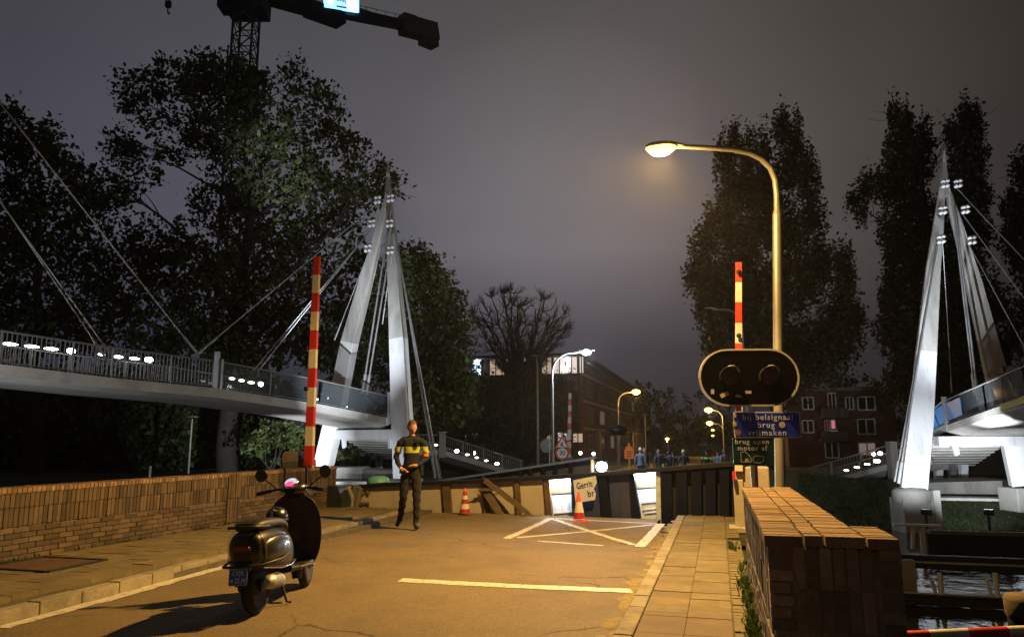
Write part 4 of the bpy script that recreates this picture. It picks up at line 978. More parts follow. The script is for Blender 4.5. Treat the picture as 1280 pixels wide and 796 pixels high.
# ---- concrete bank wall under the left pylon
o = tag(thing('concrete_bank', 'grey concrete abutment wall lit below the pylon behind the barrier post', 'abutment', at(440, 600, 33.5)), 'grey concrete abutment wall lit below the pylon behind the barrier post')
O = Vector(o.location); m = MB(); A = [at(375, 583.5, 36), at(452, 584.5, 35), at(452, 604, 35), at(375, 606, 36)]; A = [p - O for p in A]; th = Vector((0, 2.0, 0))
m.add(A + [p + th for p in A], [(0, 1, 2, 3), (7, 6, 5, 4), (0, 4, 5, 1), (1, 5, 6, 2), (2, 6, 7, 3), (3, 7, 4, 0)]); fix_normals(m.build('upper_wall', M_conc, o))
m = MB(); m.bar(at(380, 602.5, 33.2) - O, at(520, 603.5, 32.4) - O, .8, .12); m.build('ledge', M_fascia, o)
m = MB(); A = [at(452, 586, 35.2), at(500, 589, 34.6), at(500, 604, 34.6), at(452, 604, 35.2)]; A = [p - O for p in A]
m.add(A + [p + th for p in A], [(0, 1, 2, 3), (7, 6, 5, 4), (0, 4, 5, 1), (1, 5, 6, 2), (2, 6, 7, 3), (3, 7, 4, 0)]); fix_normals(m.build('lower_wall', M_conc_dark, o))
m = MB(); A = [at(360, 604, 33.0), at(560, 606, 32.0), at(560, 640, 32.0), at(360, 640, 33.0)]; A = [p - O for p in A]
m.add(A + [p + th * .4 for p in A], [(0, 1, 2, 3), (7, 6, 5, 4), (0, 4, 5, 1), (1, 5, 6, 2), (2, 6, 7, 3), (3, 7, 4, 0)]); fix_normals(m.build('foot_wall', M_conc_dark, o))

# ---- right footbridge
E = [at(1183, 531, 33.4), at(1230, 514.5, 29.6), at(1280, 497, 26.5), at(1400, 455, 20.5), at(1700, 352, 13.5)]; O = Vector((E[0].x, E[0].y, 0))
dR = (E[-1] - E[0]); dR.z = 0; dR.normalize(); nR = Vector((-dR.y, dR.x, 0))
if nR.x < 0: nR = -nR
fr_ = thing('footbridge', 'high footbridge with blue glass panels passing between the legs of the pylon by the poplars', 'footbridge', O)
deck(fr_, O, E, nR, 3.4, .30, .5, [M_asphalt, M_fascia, M_under])
railing(fr_, O, E, 1.1, False, off=nR * .08, panel=M_glassp, post_every=2.2); railing(fr_, O, [p + nR * 3.3 for p in E], 1.1, False, panel=M_glassp)
m = MB(); p, q = E[1].lerp(E[2], .45) - O - nR * .02, E[2].lerp(E[3], .35) - O - nR * .02; m.bar(p + Vector((0, 0, -.08)), q + Vector((0, 0, -.08)), .03, .26); m.build('yellow_fascia', M_fac_y, fr_)
M_bluep = glass('blue_panel', (0.12, 0.32, 0.68), 0.7, .2)
m = MB(); e0 = at(1161, 545, 34.5) - O; e1 = E[0] - O; e2 = E[0].lerp(E[1], .45) - O
for p, q in ((e0, e0.lerp(e1, .46)), (e0.lerp(e1, .52), e1), (e1.lerp(e2, .08), e2)): m.bar(p + Vector((0, 0, .55)), q + Vector((0, 0, .55)), .02, .75)
m.build('blue_panel', M_bluep, fr_)
m = MB(); m.bar(E[0] - O - Vector((0, 0, .3)), E[0] - O + Vector((0, 0, 1.25)), .15, .15, up=(1, 0, 0)); m.tube([e0 + Vector((0, 0, 1.0)), e1 + Vector((0, 0, 1.1))], .04, 8); m.bar(e0, e0 + Vector((0, 0, 1)), .1, .1, up=(1, 0, 0)); m.bar(e0, e1 + Vector((0, 0, -.1)), .2, .25); m.build('end_post', M_steel, fr_)
m = MB(); a = E[0] - O + Vector((-.2, 0, -.70)); m.bar(a - nR * .3, a + nR * 4.0, .7, .42); m.build('cross_beam', M_white, fr_, bevel=.03)
for s in (-.1, 2.9):
    m = MB(); c = E[0] - O + nR * s + Vector((0, -.4, -.5)); m.prism([(0, 0), (.3, -.05), (.34, -.75), (.2, -.85), (.1, -.35), (-.05, -.25)], .16, T(c)); fix_normals(m.build('bracket', M_white, fr_))
flight(fr_, O, at(1160, 550, 34), at(1250, 549, 34), at(1168, 574, 42), at(1216, 574, 42))
portal(fr_, O, 1173, 1204, 579, 604, 41.5)
m = MB(); m.bar(at(1190, 576, 41.3) - O, at(1191, 604, 41.3) - O, .3, .3, up=(0, 1, 0)); m.build('pier', M_rail, fr_)
m = MB(); A = [at(1158, 603, 38), at(1275, 600, 37), at(1275, 618, 37), at(1158, 618, 38)]; A = [p - O for p in A]; th = Vector((0, 3, 0))
m.add(A + [p + th for p in A], [(0, 1, 2, 3), (7, 6, 5, 4), (0, 4, 5, 1), (1, 5, 6, 2), (2, 6, 7, 3), (3, 7, 4, 0)]); fix_normals(m.build('foundation', M_conc, fr_))
m = MB(); m.bar(at(1150, 622, 35.5) - O, at(1290, 624, 34.5) - O, 1.2, .12); m.build('ledge', M_fascia, fr_)
# ---- right ramp
a, b_ = at(1116, 578, 41.5), at(1012, 606, 46); O = Vector((a.x, a.y, 0)); d = (b_ - a); d.z = 0; d.normalize(); n = Vector((d.y, -d.x, 0))
rr = thing('ramp', 'grey ramp with lit railing descending towards the brown flats', 'ramp', O)
E = [at(1165, 573, 40.5), a, b_]
deck(rr, O, E, n if n.y > 0 else -n, 3.0, .3, .6, [M_asphalt, M_fascia, M_conc]); nn = n if n.y > 0 else -n
railing(rr, O, E, 1.0, True, .2, off=nn * .1); railing(rr, O, [p + nn * 2.9 for p in E], 1.0, True, .2)
m = MB(); m.bar(a - O - Vector((0, 0, 1.2)), a - O + Vector((0, 0, 1.15)), .5, .4, up=(1, 0, 0)); m.build('end_post', M_conc, rr)
raillamps(rr, O, [(1092, 567.5, 44, .18, 1), (1100, 566.5, 43.6, .26, 1), (1096, 576, 44, .4, 1), (1084, 580, 44.5, .34, 0), (1071, 583.8, 45, .34, 0), (1058, 587.5, 45.5, .3, 0)], d)

# ---- floodlights at the feet of the pylons
def flood(label, loc, beams, stand=.6, group='floodlights at the pylon feet'):
    loc = Vector(loc); t = thing('floodlight', label, 'floodlight', loc, 0, group); d = (Vector(beams[0][0]) - loc).normalized(); q = d.to_track_quat('-Z', 'Y').to_matrix()
    m = MB(); m.box((0, 0, 0), (.34, .26, .12), rot=q); m.build('housing', M_dark, t, bevel=.01)
    m = MB(); m.bar((0, .05, -stand), (0, .05, -.05), .06, .06); m.build('stand', M_dark, t)
    m = MB(); m.box(d * .065, (.28, .20, .01), rot=q); m.build('lens', glow('flood_lens_glow', COOL, 14), t)
    for tgt, power, size, blend in beams:
        dd = (Vector(tgt) - loc).normalized(); spot('floodlight_beam', d * .12, d * .12 + dd, power, COOL, size, blend, .05, t)
    return t
flood('small floodlight on the canal edge in front of the pylon behind the officer', at(486, 622, 28.6), [(at(488, 285, 34.6), 4300, 44, 1), (at(500, 560, 33.6), 150, 60, 1), (at(465, 552, 38), 500, 40, 1)], 1.6)
flood('small floodlight on the canal edge aimed at the far leg above the bushes', at(420, 618, 25.0), [(at(440, 400, 36), 6500, 36, 1), (at(408, 570, 36), 620, 46, 1), (at(343, 205, 45), 42000, 13, 1), (at(350, 545, 40.5), 15000, 32, 1)], 1.6)
flood('small floodlight on the bank in front of the plinth by the poplars', at(1158, 640, 28.0), [(at(1172, 290, 33), 5600, 46, 1), (at(1142, 560, 33), 2300, 60, 1)], 1.4)
flood('small floodlight on the bank below the blue panelled footbridge', at(1236, 640, 28.0), [(at(1200, 300, 33), 5600, 46, 1), (at(1262, 570, 33.2), 1900, 56, 1), (at(1200, 580, 38), 2200, 52, 1)], 1.4)
flood('added unseen floodlight on the near bank washing the long footbridge side', at(-330, 640, 15.5), [(at(20, 470, 22.5), 1300, 75, 1)])  # added out of view to brighten the footbridge fascia
# ================================================================ the scooter
SC = 0.96
pr = gp(316, 767)                                   # where the rear tyre stands
ur, vr = uv_of(pr); HEAD = -R(4.5)              # heading almost along the road
sO = Vector((pr.x + .03, pr.y, 0)) + Matrix.Rotation(HEAD, 3, 'Z') @ Vector((0, .64 * SC, 0))
st = thing('scooter', 'glossy black motor scooter with a blue plate parked on the road', 'scooter', sO, HEAD)
st.scale = (SC, SC, SC); st.rotation_euler.y = R(-4)
def sring(y, w, z0, z1, n=20, p=2.6, x0=0.0):
    zc, h = (z0 + z1) / 2, (z1 - z0) / 2; out = []
    for k in range(n):
        a = 2 * math.pi * k / n; c, s = math.cos(a), math.sin(a)
        out.append(Vector((x0 + w * abs(c) ** (2 / p) * (1 if c >= 0 else -1), y, zc + h * abs(s) ** (2 / p) * (1 if s >= 0 else -1))))
    return out
def smooth(o, lv=1):
    s = o.modifiers.new('round', 'SUBSURF'); s.levels = lv; s.render_levels = lv; return o
def wheel(name, y, r, w, steer=0.0):
    M_ = T((0, y, r)) @ RZ(steer)
    wo = MB(); wo.lathe([(.045, -.07), (.05, .07)], axis=(1, 0, 0), seg=14)
    for v in range(len(wo.v)): wo.v[v] = tuple(M_ @ Vector(wo.v[v]))
    hub = wo.build(name, M_dark, st)
    t = MB(); prof = []
    for k in range(13): a = math.pi * k / 12; prof.append((r - .055 + .055 * math.sin(a), -w / 2 * math.cos(a)))
    prof = [(r - .075, -w / 2 + .01)] + prof + [(r - .075, w / 2 - .01)]
    t.lathe(prof, axis=(1, 0, 0), seg=32)
    for v in range(len(t.v)): t.v[v] = tuple(M_ @ Vector(t.v[v]))
    t.build('tyre', M_rubber, hub)
    t = MB(); t.lathe([(r - .07, -.045), (r - .085, -.03), (r - .09, .03), (r - .07, .045)], axis=(1, 0, 0), seg=28)
    for k in range(5):
        a = 2 * math.pi * k / 5; t.bar((0, .03 * math.cos(a), .03 * math.sin(a)), (0, (r - .08) * math.cos(a), (r - .08) * math.sin(a)), .05, .03, up=(1, 0, 0))
    for v in range(len(t.v)): t.v[v] = tuple(M_ @ Vector(t.v[v]))
    t.build('rim', mat('dark_alloy', (.06, .06, .06), .4, .7), hub)
wheel('rear_wheel', -.64, .245, .115); wheel('front_wheel', .66, .245, .10, steer=.16)
m = MB(); m.loft([sring(*a) for a in ((-.92, .08, .50, .70), (-.905, .135, .45, .745), (-.84, .175, .41, .775), (-.64, .195, .39, .785), (-.42, .20, .38, .775), (-.22, .19, .36, .75), (-.06, .15, .34, .67), (.02, .12, .32, .50))]); smooth(m.build('body', M_gloss, st))
m = MB()
for s in (-1, 1): m.loft([sring(y, w, z0, z1, 16, 2.2, s * x) for y, w, z0, z1, x in ((-.86, .02, .50, .62, .135), (-.76, .045, .42, .69, .165), (-.55, .06, .38, .71, .185), (-.34, .06, .37, .69, .185), (-.18, .04, .38, .61, .16), (-.1, .01, .42, .52, .14))])
smooth(m.build('side_panel', M_gloss, st))
m = MB(); m.loft([sring(y, w, z0, z1, 16, 3) for y, w, z0, z1 in ((-.84, .10, .76, .83), (-.80, .145, .755, .855), (-.6, .155, .75, .86), (-.42, .15, .75, .845), (-.3, .15, .74, .835), (-.12, .12, .70, .80), (-.02, .08, .66, .73))]); smooth(m.build('seat', mat('black_seat_vinyl', (.016, .015, .014), .5, bump=.15, bscale=120), st))
m = MB(); m.tube([(-.13, -.62, .78), (-.155, -.86, .80), (-.1, -.97, .81), (.1, -.97, .81), (.155, -.86, .80), (.13, -.62, .78)], .013, 8); m.build('grab_rail', M_dark, st)
m = MB(); m.tube([(-.24, -.45, .5), (-.25, -.62, .48), (-.18, -.92, .47), (0, -.97, .465), (.18, -.92, .47), (.25, -.62, .48), (.24, -.45, .5)], .012, 8); m.build('crash_bar', M_dark, st)
# floor, legshield, front
m = MB(); m.loft([sring(y, w, z0, z1, 16, 3.5) for y, w, z0, z1 in ((-.12, .15, .27, .36), (.1, .19, .265, .315), (.36, .20, .27, .325), (.48, .17, .30, .40))]); m.build('floorboard', M_black, st)
RG = []
for z, w, yc in ((.25, .15, .44), (.32, .22, .46), (.44, .265, .485), (.60, .285, .485), (.74, .285, .465), (.85, .265, .44), (.93, .225, .415), (.985, .16, .395), (1.01, .07, .385)):
    n = 24; r_ = []
    for k in range(n):
        a = 2 * math.pi * k / n; x = w * math.cos(a); r_.append(Vector((x, yc + .035 * math.sin(a) - 1.0 * x * x * .9, z)))
    RG.append(r_)
m = MB(); m.loft(RG); smooth(m.build('leg_shield', mat('dark_legshield_plastic', (.022, .020, .018), .55, bump=.1), st))
m = MB(); m.loft([sring(y, w, z0, z1, 16, 2.4) for y, w, z0, z1 in ((.44, .10, .5, 1.0), (.52, .11, .46, 1.02), (.60, .07, .45, .96), (.64, .02, .55, .8))]); smooth(m.build('front_cover', M_gloss, st))
m = MB(); m.loft([[Vector((w * math.cos(math.pi * k / 10), .66 + rr * math.cos(a) , .245 + rr * math.sin(a) - .02 * abs(math.cos(math.pi * k / 10)) + 0)) + Vector((0, .03 * math.sin(math.pi * k / 10) * math.cos(a), .03 * math.sin(math.pi * k / 10) * math.sin(a))) for k in range(11)] for a, rr, w in ((R(200), .27, .05), (R(165), .275, .075), (R(130), .28, .085), (R(95), .28, .085), (R(55), .278, .08), (R(25), .272, .05))], cap=False); m.build('mudguard', M_gloss, st)
m = MB(); m.tube([(0, .43, .98), (0, .66, .30)], .03, 10); m.tube([(.075, .60, .46), (.075, .66, .245)], .022, 8); m.build('fork', M_dark, st)
m = MB(); m.loft([sring(y, w, z0, z1, 18, 2.3) for y, w, z0, z1 in ((.25, .06, 1.02, 1.09), (.30, .13, .985, 1.13), (.38, .155, .965, 1.155), (.46, .13, .98, 1.145), (.52, .06, 1.03, 1.10))]); hs = smooth(m.build('headset', M_gloss, st))
# instrument dial facing the rider
Md = T((0, .300, 1.125)) @ RX(R(40)); m = MB(); m.lathe([(.075, 0), (.082, .012), (.074, .02)], seg=24); [m.v.__setitem__(i, tuple(Md @ RX(0) @ Vector(p))) for i, p in enumerate(m.v)]; dial = m.build('instrument', M_chrome, st)
m = MB(); n = 20; pts = [(.066 * math.cos(R(-15) + R(210) * k / n), .066 * math.sin(R(-15) + R(210) * k / n)) for k in range(n + 1)]
m.add([tuple(Md @ Vector((x, y, .0225))) for x, y in pts], [tuple(range(n + 1))]); m.build('dial_face', glow('white_dial_glow', (.75, .85, 1.0), .75), dial)
m = MB(); m.add([tuple(Md @ Vector((x, y, .025))) for x, y in ((-.05, -.052), (.03, -.058), (.045, -.03), (.02, .012), (-.03, .012), (-.055, -.02))], [tuple(range(6))]); m.build('dial_screen', glow('pink_dial_glow', (1.0, .05, .28), 1.1), dial)
hb = MB(); hb.tube([(-.37, .26, 1.04), (-.2, .33, 1.07), (0, .38, 1.08), (.2, .33, 1.07), (.37, .26, 1.04)], .013, 10); hbar = hb.build('handlebar', M_dark, st)
for s in (-1, 1):
    m = MB(); m.tube([(s * .235, .318, 1.063), (s * .37, .262, 1.041)], .021, 12); m.build('grip', M_rubber, hbar)
    m = MB(); m.tube([(s * .2, .36, 1.06), (s * .27, .36, 1.05), (s * .39, .30, 1.035)], .008, 6); m.build('brake_lever', M_dark, hbar)
    m = MB(); m.tube([(s * .17, .34, 1.07), (s * .25, .35, 1.14), (s * .345, .36, 1.205)], .008, 8); mi_ = m.build('mirror', M_dark, st)
    m = MB(); m.lathe([(.03, .03), (.066, .02), (.07, .0), (.062, -.006)], (s * .355, .36, 1.23), (s * .1, 1, .1), 22); m.build('mirror_shell', M_gloss, mi_)
    m = MB(); m.lathe([(.06, 0), (.06, .003)], (s * .355, .352, 1.23), (-s * .1, -1, -.1), 22); m.build('mirror_glass', mat('mirror_glass', (.04, .04, .045), .08), mi_)
    m = MB(); m.tube([(s * .125, .42, 1.1), (s * .12, .44, 1.27)], .011, 8); m.ball((s * .12, .44, 1.28), .017, 8, 6); m.build('screen_post', M_dark, st)
m = MB(); n_ = 10
V = [Vector((.19 * s_ * (1 - .25 * t_ * t_), .47 + .05 * s_ * s_ * -1 - .04 * t_, 1.10 + .26 * t_)) for t_ in [k / n_ for k in range(n_ + 1)] for s_ in [-1 + 2 * j / n_ for j in range(n_ + 1)]]
m.add(V, [(j * 11 + i, j * 11 + i + 1, (j + 1) * 11 + i + 1, (j + 1) * 11 + i) for j in range(n_) for i in range(n_)], 0, True); o = m.build('windscreen', glass('smoked_screen', (.03, .03, .03), .28, .1), st); so_ = o.modifiers.new('thick', 'SOLIDIFY'); so_.thickness = .004
m = MB()
for s in (-1, 1): m.tube([(s * .13, .33, 1.06), (s * .16, .45, .98), (s * .07, .55, .85)], .006, 6); m.tube([(s * .2, .34, 1.06), (s * .21, .47, 1.0), (s * .06, .56, .9)], .005, 6)
m.build('cables', M_black, st)
m = MB(); RGs = [sring(-.83, .182, .405, .777), sring(-.815, .184, .405, .779)]; m.loft(RGs, cap=False); RGs = [sring(-.30, .203, .366, .762), sring(-.292, .203, .366, .762)]; m.loft(RGs, cap=False); m.build('panel_seams', M_rubber, st)
m = MB(); m.tube([(-.18, -.1, .40), (-.235, -.35, .385), (-.235, -.6, .395), (-.16, -.84, .44)], .008, 6); m.tube([(.18, -.1, .40), (.235, -.35, .385), (.235, -.6, .395), (.16, -.84, .44)], .008, 6); m.build('trim_strip', M_chrome, st)
# tail light, plate, engine, exhaust, stand
m = MB(); m.loft([sring(y, w, z0, z1, 16, 3) for y, w, z0, z1 in ((-.90, .09, .585, .655), (-.945, .075, .595, .645))]); m.build('tail_light', mat('red_lens', (.16, .012, .008), .15, coat=1), st)
m = MB(); m.loft([sring(y, w, z0, z1, 12, 4) for y, w, z0, z1 in ((-.78, .10, .40, .56), (-.90, .09, .44, .54), (-.94, .075, .40, .50))]); m.bar((0, -.93, .5), (0, -.965, .30), .1, .02, up=(0, 1, 0)); m.build('plate_holder', M_black, st)
Mp = T((-.02, -.972, .385)) @ RZ(R(-4)) @ RX(R(-10))
m = MB(); m.prism(rrect(.175, .145, .012), .006, Mp); pl = m.build('number_plate', mat('blue_plate', (.03, .13, .62), .4, var=.1), st)
m = MB(); A, B = rrect(.170, .140, .011), rrect(.160, .130, .009); n = len(A); m.add([tuple(Mp @ Vector((x, -.0015, z))) for x, z in A + B], [(i, (i + 1) % n, n + (i + 1) % n, n + i) for i in range(n)]); m.build('plate_border', M_letter, pl)
text('CFJR', .058, M_letter, pl, Mp @ T((0, -.002, .032)), align='CENTER', bold=.0008, sx=.95); m = MB(); m.prism(rrect(.022, .024, .004), .002, Mp @ T((-.058, -.002, -.032))); m.build('plate_mark', M_letter, pl)
text('ZLM', .058, M_letter, pl, Mp @ T((.022, -.002, -.032)), align='CENTER', bold=.0008, sx=.95)
m = MB(); m.loft([sring(y, w, z0, z1, 14, 2.6, x) for y, w, z0, z1, x in ((-.7, .05, .2, .32, -.10), (-.5, .075, .16, .36, -.09), (-.25, .08, .17, .36, -.05), (-.08, .06, .22, .34, 0))]); m.build('engine', M_dark, st, bevel=0)
m = MB(); m.lathe([(.03, 0), (.062, .03), (.068, .1), (.068, .30), (.055, .36), (.02, .38)], (.17, -.80, .30), (-.05, 1, -.10), 18)
for k in range(6): m.lathe([(.071, .10 + k * .035), (.071, .115 + k * .035)], (.17, -.80, .30), (-.05, 1, -.10), 18)
m.tube([(.155, -.44, .27), (.12, -.3, .2), (.04, -.2, .2)], .022, 8); m.build('exhaust', M_steel, st)
m = MB(); m.tube([(-.1, -.28, .2), (-.13, -.25, .01), (-.16, -.25, .005)], .013, 8); m.tube([(.10, -.28, .2), (.13, -.22, .02), (.17, -.22, .012)], .013, 8); m.build('stand', M_dark, st)
m = MB(); m.bar((.19, .02, .30), (.31, .06, .315), .08, .02); m.bar((-.19, .02, .30), (-.29, .06, .315), .08, .02); m.build('footrest', M_steel, st)
# the dark helmet lying at the front of the seat
q = st.matrix_basis @ Vector((.0, -.12, .79)); bpy.context.view_layer.update()
hm = thing('helmet', 'small dark helmet with a white mark resting on the front of the scooter seat', 'helmet', q, HEAD)
m = MB(); RG = [[Vector((.105 * math.sin(t) * math.cos(2 * math.pi * k / 18), .125 * math.sin(t) * math.sin(2 * math.pi * k / 18), .105 - .125 * math.cos(t) if False else .03 + .10 * math.cos(t))) for k in range(18)] for t in [max(.02, i * R(105) / 8) for i in range(9)]]
m.loft(RG); m.build('shell', M_gloss, hm)
m = MB(); m.bar((-.01, -.105, .10), (.0, -.125, .02), .03, .008, up=(0, 1, 0)); m.bar((0.0, -.115, .105), (.04, -.10, .095), .022, .008); m.build('white_mark', M_cream, hm)
m = MB(); m.tube([(.1 * math.cos(2 * math.pi * k / 18), .125 * math.sin(2 * math.pi * k / 18), .005) for k in range(19)], .01, 6); m.build('rim', M_rubber, hm)
# ================================================================ people
def head_mesh(bm, c, tilt, yaw, sk, hairless=True, s=1.0):
    """adds a head with brow, nose, lips, chin and ears to bm; faces -y before turning"""
    Mh = T(c) @ RZ(yaw) @ RX(tilt) @ Matrix.Scale(s, 4)
    seg, rg = 22, 18; V = []
    for i in range(rg + 1):
        t = math.pi * i / rg; z = .118 * math.cos(t); sr = math.sin(t)
        for k in range(seg):
            a = 2 * math.pi * k / seg; x, y = .074 * sr * math.cos(a), .094 * sr * math.sin(a)
            if z < -.02: f_ = 1 + (z + .02) * 2.6; x *= max(.45, f_); y = y * max(.75, 1 + (z + .02) * 1.2) - max(0, -(z + .02)) * .10 * (1 if y < 0 else .0)
            fr = max(0, -math.sin(a)) * sr
            if abs(x) < .022 and y < -.05:
                if -.045 < z < .02: y -= .020 * (1 - abs(x) / .022) * (1 - max(0, (z + .02)) / .05 if z > -.02 else .75)
                if -.075 < z < -.055: y -= .005
            if .012 < abs(x) < .048 and y < -.04 and -.012 < z < .022: y += .010
            if y < -.05 and .022 < z < .05: y -= .005
            V.append(bm.verts.new(Mh @ Vector((x, y, z))))
    for i in range(rg):
        for k in range(seg):
            try:
                f_ = bm.faces.new((V[i * seg + k], V[i * seg + (k + 1) % seg], V[(i + 1) * seg + (k + 1) % seg], V[(i + 1) * seg + k])); f_.smooth = True; f_.material_index = sk
            except ValueError: pass
    def blob(p, r, mi):
        vs_ = []
        for i in range(7):
            t = math.pi * i / 6
            vs_.append([bm.verts.new(Mh @ Vector((p[0] + r[0] * max(.02, math.sin(t)) * math.cos(2 * math.pi * k / 8), p[1] + r[1] * max(.02, math.sin(t)) * math.sin(2 * math.pi * k / 8), p[2] + r[2] * math.cos(t)))) for k in range(8)])
        for i in range(6):
            for k in range(8): f_ = bm.faces.new((vs_[i][k], vs_[i][(k + 1) % 8], vs_[i + 1][(k + 1) % 8], vs_[i + 1][k])); f_.smooth = True; f_.material_index = mi
    for sx in (-1, 1):
        blob((sx * .075, .01, -.005), (.012, .022, .034), sk); blob((sx * .030, -.083, .004), (.013, .010, .008), 5)
        blob((sx * .030, -.0915, .004), (.005, .004, .005), 6)
    blob((0, -.092, -.062), (.022, .008, .006), 7)
    return Mh
M_eye = mat('eye_white', (.6, .58, .55), .3); M_iris = mat('dark_iris', (.03, .025, .02), .2); M_lip = mat('lips', (.30, .11, .09), .5)
def person(label, loc, rotz, J, coat, trousers, boots, band=None, hair=M_hair, cap=None, head_yaw=0, head_tilt=0, scale=1.0, fingers=True, group=None, hairstyle='short', cat='person'):
    """J: joint positions; one skinned body with the clothes as materials on it"""
    t = thing('person', label, cat, loc, rotz, group); t.scale = (scale,) * 3
    bm = bmesh.new(); ids = {}; rad = {}
    def jv(n, p, r): ids[n] = bm.verts.new(p); rad[n] = r
    order = [('pelvis', (.155, .11)), ('waist', (.145, .105)), ('chest', (.178, .125)), ('collar', (.13, .085)), ('neck', (.056, .056)), ('nape', (.052, .052))]
    for n, r in order: jv(n, J[n], r)
    for s in 'LR':
        for n, r in (('sh', (.078, .075)), ('el', (.05, .05)), ('wr', (.036, .034)), ('palm', (.034, .026)), ('hip', (.105, .105)), ('kn', (.068, .068)), ('an', (.05, .052)), ('toe', (.042, .04))): jv(n + s, J[n + s], r)
    E = [('pelvis', 'waist'), ('waist', 'chest'), ('chest', 'collar'), ('collar', 'neck'), ('neck', 'nape')]
    for s in 'LR': E += [('collar', 'sh' + s), ('sh' + s, 'el' + s), ('el' + s, 'wr' + s), ('wr' + s, 'palm' + s), ('pelvis', 'hip' + s), ('hip' + s, 'kn' + s), ('kn' + s, 'an' + s), ('an' + s, 'toe' + s)]
    if fingers:
        for s in 'LR':
            w, p = Vector(J['wr' + s]), Vector(J['palm' + s]); d = (p - w).normalized(); side = d.cross(Vector(J['pn' + s])).normalized(); pn = Vector(J['pn' + s]).normalized()
            for k, (ln, o_) in enumerate(((.068, -.030), (.078, -.010), (.072, .010), (.056, .029))):
                prev = 'palm' + s; q = p + side * o_ + d * .022
                for j in range(3):
                    n_ = f'f{k}{j}{s}'; q = q + (d * math.cos(.45 * j) + pn * math.sin(.45 * j)) * (ln / 3 if j else .02); jv(n_, q, (.0095 - .001 * j,) * 2); E.append((prev, n_)); prev = n_
            q = w + d * .02 - side * .035; jv('t0' + s, q, (.012, .012)); E.append(('wr' + s, 't0' + s)); q = q + d * .035 - side * .012 + pn * .012; jv('t1' + s, q, (.010, .010)); E.append(('t0' + s, 't1' + s)); q = q + d * .028 + pn * .01; jv('t2' + s, q, (.009, .009)); E.append(('t1' + s, 't2' + s))
    for a, b_ in E: bm.edges.new((ids[a], ids[b_]))
    names = list(ids); bm.verts.index_update()
    me = bpy.data.meshes.new('body_source'); bm.to_mesh(me); bm.free()
    ob = bpy.data.objects.new('body_source', me); COL.objects.link(ob)
    sk = ob.modifiers.new('skin', 'SKIN'); sk.use_smooth_shade = True; sk.branch_smoothing = .4
    sv = me.skin_vertices[0].data
    for i, n in enumerate(names): sv[i].radius = rad[n]; sv[i].use_root = (n == 'pelvis')
    ss = ob.modifiers.new('sub', 'SUBSURF'); ss.levels = 2 if fingers else 1; ss.render_levels = ss.levels
    bpy.context.view_layer.update()
    src = bpy.data.meshes.new_from_object(ob.evaluated_get(bpy.context.evaluated_depsgraph_get()))
    bpy.data.objects.remove(ob); bpy.data.meshes.remove(me)
    bm = bmesh.new(); bm.from_mesh(src); bpy.data.meshes.remove(src)
    wl_, wr_ = Vector(J['wrL']), Vector(J['wrR']); nz = Vector(J['neck']).z; belt = J['pelvis'][2] + .03
    for zc_ in [belt, .125] + ([band[0], band[1]] if band else []):
        bmesh.ops.bisect_plane(bm, geom=bm.verts[:] + bm.edges[:] + bm.faces[:], plane_co=(0, 0, zc_), plane_no=(0, 0, 1))
    for f_ in bm.faces:
        c = f_.calc_center_median(); f_.smooth = True; mi = 0
        dl = min((c - (wl_ + (Vector(J['palmL']) - wl_) * 1.2)).length, (c - (wr_ + (Vector(J['palmR']) - wr_) * 1.2)).length)
        hand = False
        for s in 'LR':
            w_ = Vector(J['wr' + s]); d_ = (Vector(J['palm' + s]) - w_).normalized(); tt_ = (c - w_).dot(d_); pp_ = (c - w_ - d_ * tt_)
            if .004 < tt_ < .26 and pp_.length < .085 and abs(pp_.y) < .05 and c.y < Vector(J['palm' + s]).y + .055: hand = True
        arm = min(((c - Vector(J[a + s])).length for s in 'LR' for a in ('el', 'wr', 'palm')), default=9) < .13 and abs(c.x) > .0
        near_leg = False
        if hand: mi = 3
        elif c.z > nz + .0 and abs(c.x) < .09: mi = 3
        elif c.z < .125: mi = 2
        elif c.z < belt and not (arm and c.z > .75): mi = 1
        elif band and band[0] < c.z < band[1]: mi = 4
        f_.material_index = mi
    # cloth folds
    for v in bm.verts:
        if v.co.z < nz - .02: k = .006 * math.sin(v.co.z * 46 + v.co.x * 30) + .004 * math.sin(v.co.z * 90 - v.co.y * 50); v.co += v.normal * k * (0 if (v.co - wl_).length < .15 or (v.co - wr_).length < .15 else 1)
    hc = Vector(J['nape']) + Vector((0, -.015, .103))
    Mh = head_mesh(bm, hc, head_tilt, head_yaw, 3)
    me = bpy.data.meshes.new('body'); bm.normal_update(); bm.to_mesh(me); bm.free()
    for m_ in (coat, trousers, boots, M_skin, band[2] if band else coat, M_eye, M_iris, M_lip): me.materials.append(m_)
    bo = bpy.data.objects.new('body', me); COL.objects.link(bo); bo.parent = t
    m = MB(); seg = 22; RG = []
    lo = {'short': .50, 'long': .78, 'hood': .85}[hairstyle]
    for i in range(9):
        tt = max(.02, math.pi * lo * i / 8); rr = []
        for k in range(seg):
            a = 2 * math.pi * k / seg; th_ = tt
            if math.sin(a) < -.2 and hairstyle != 'hood': th_ = min(tt, math.pi * (.36 - .05 * abs(math.cos(a))))
            q = 1.10 + .03 * math.sin(7 * a + 3 * i) * (0 if cap else 1); rr.append(Mh @ Vector((.074 * q * math.sin(th_) * math.cos(a), .094 * q * math.sin(th_) * math.sin(a) + .004, .118 * 1.10 * math.cos(th_) + .002)))
        RG.append(rr)
    m.loft(RG); fix_normals(m.build('hood' if hairstyle == 'hood' else ('cap' if cap else 'hair'), cap or hair, t))
    return t
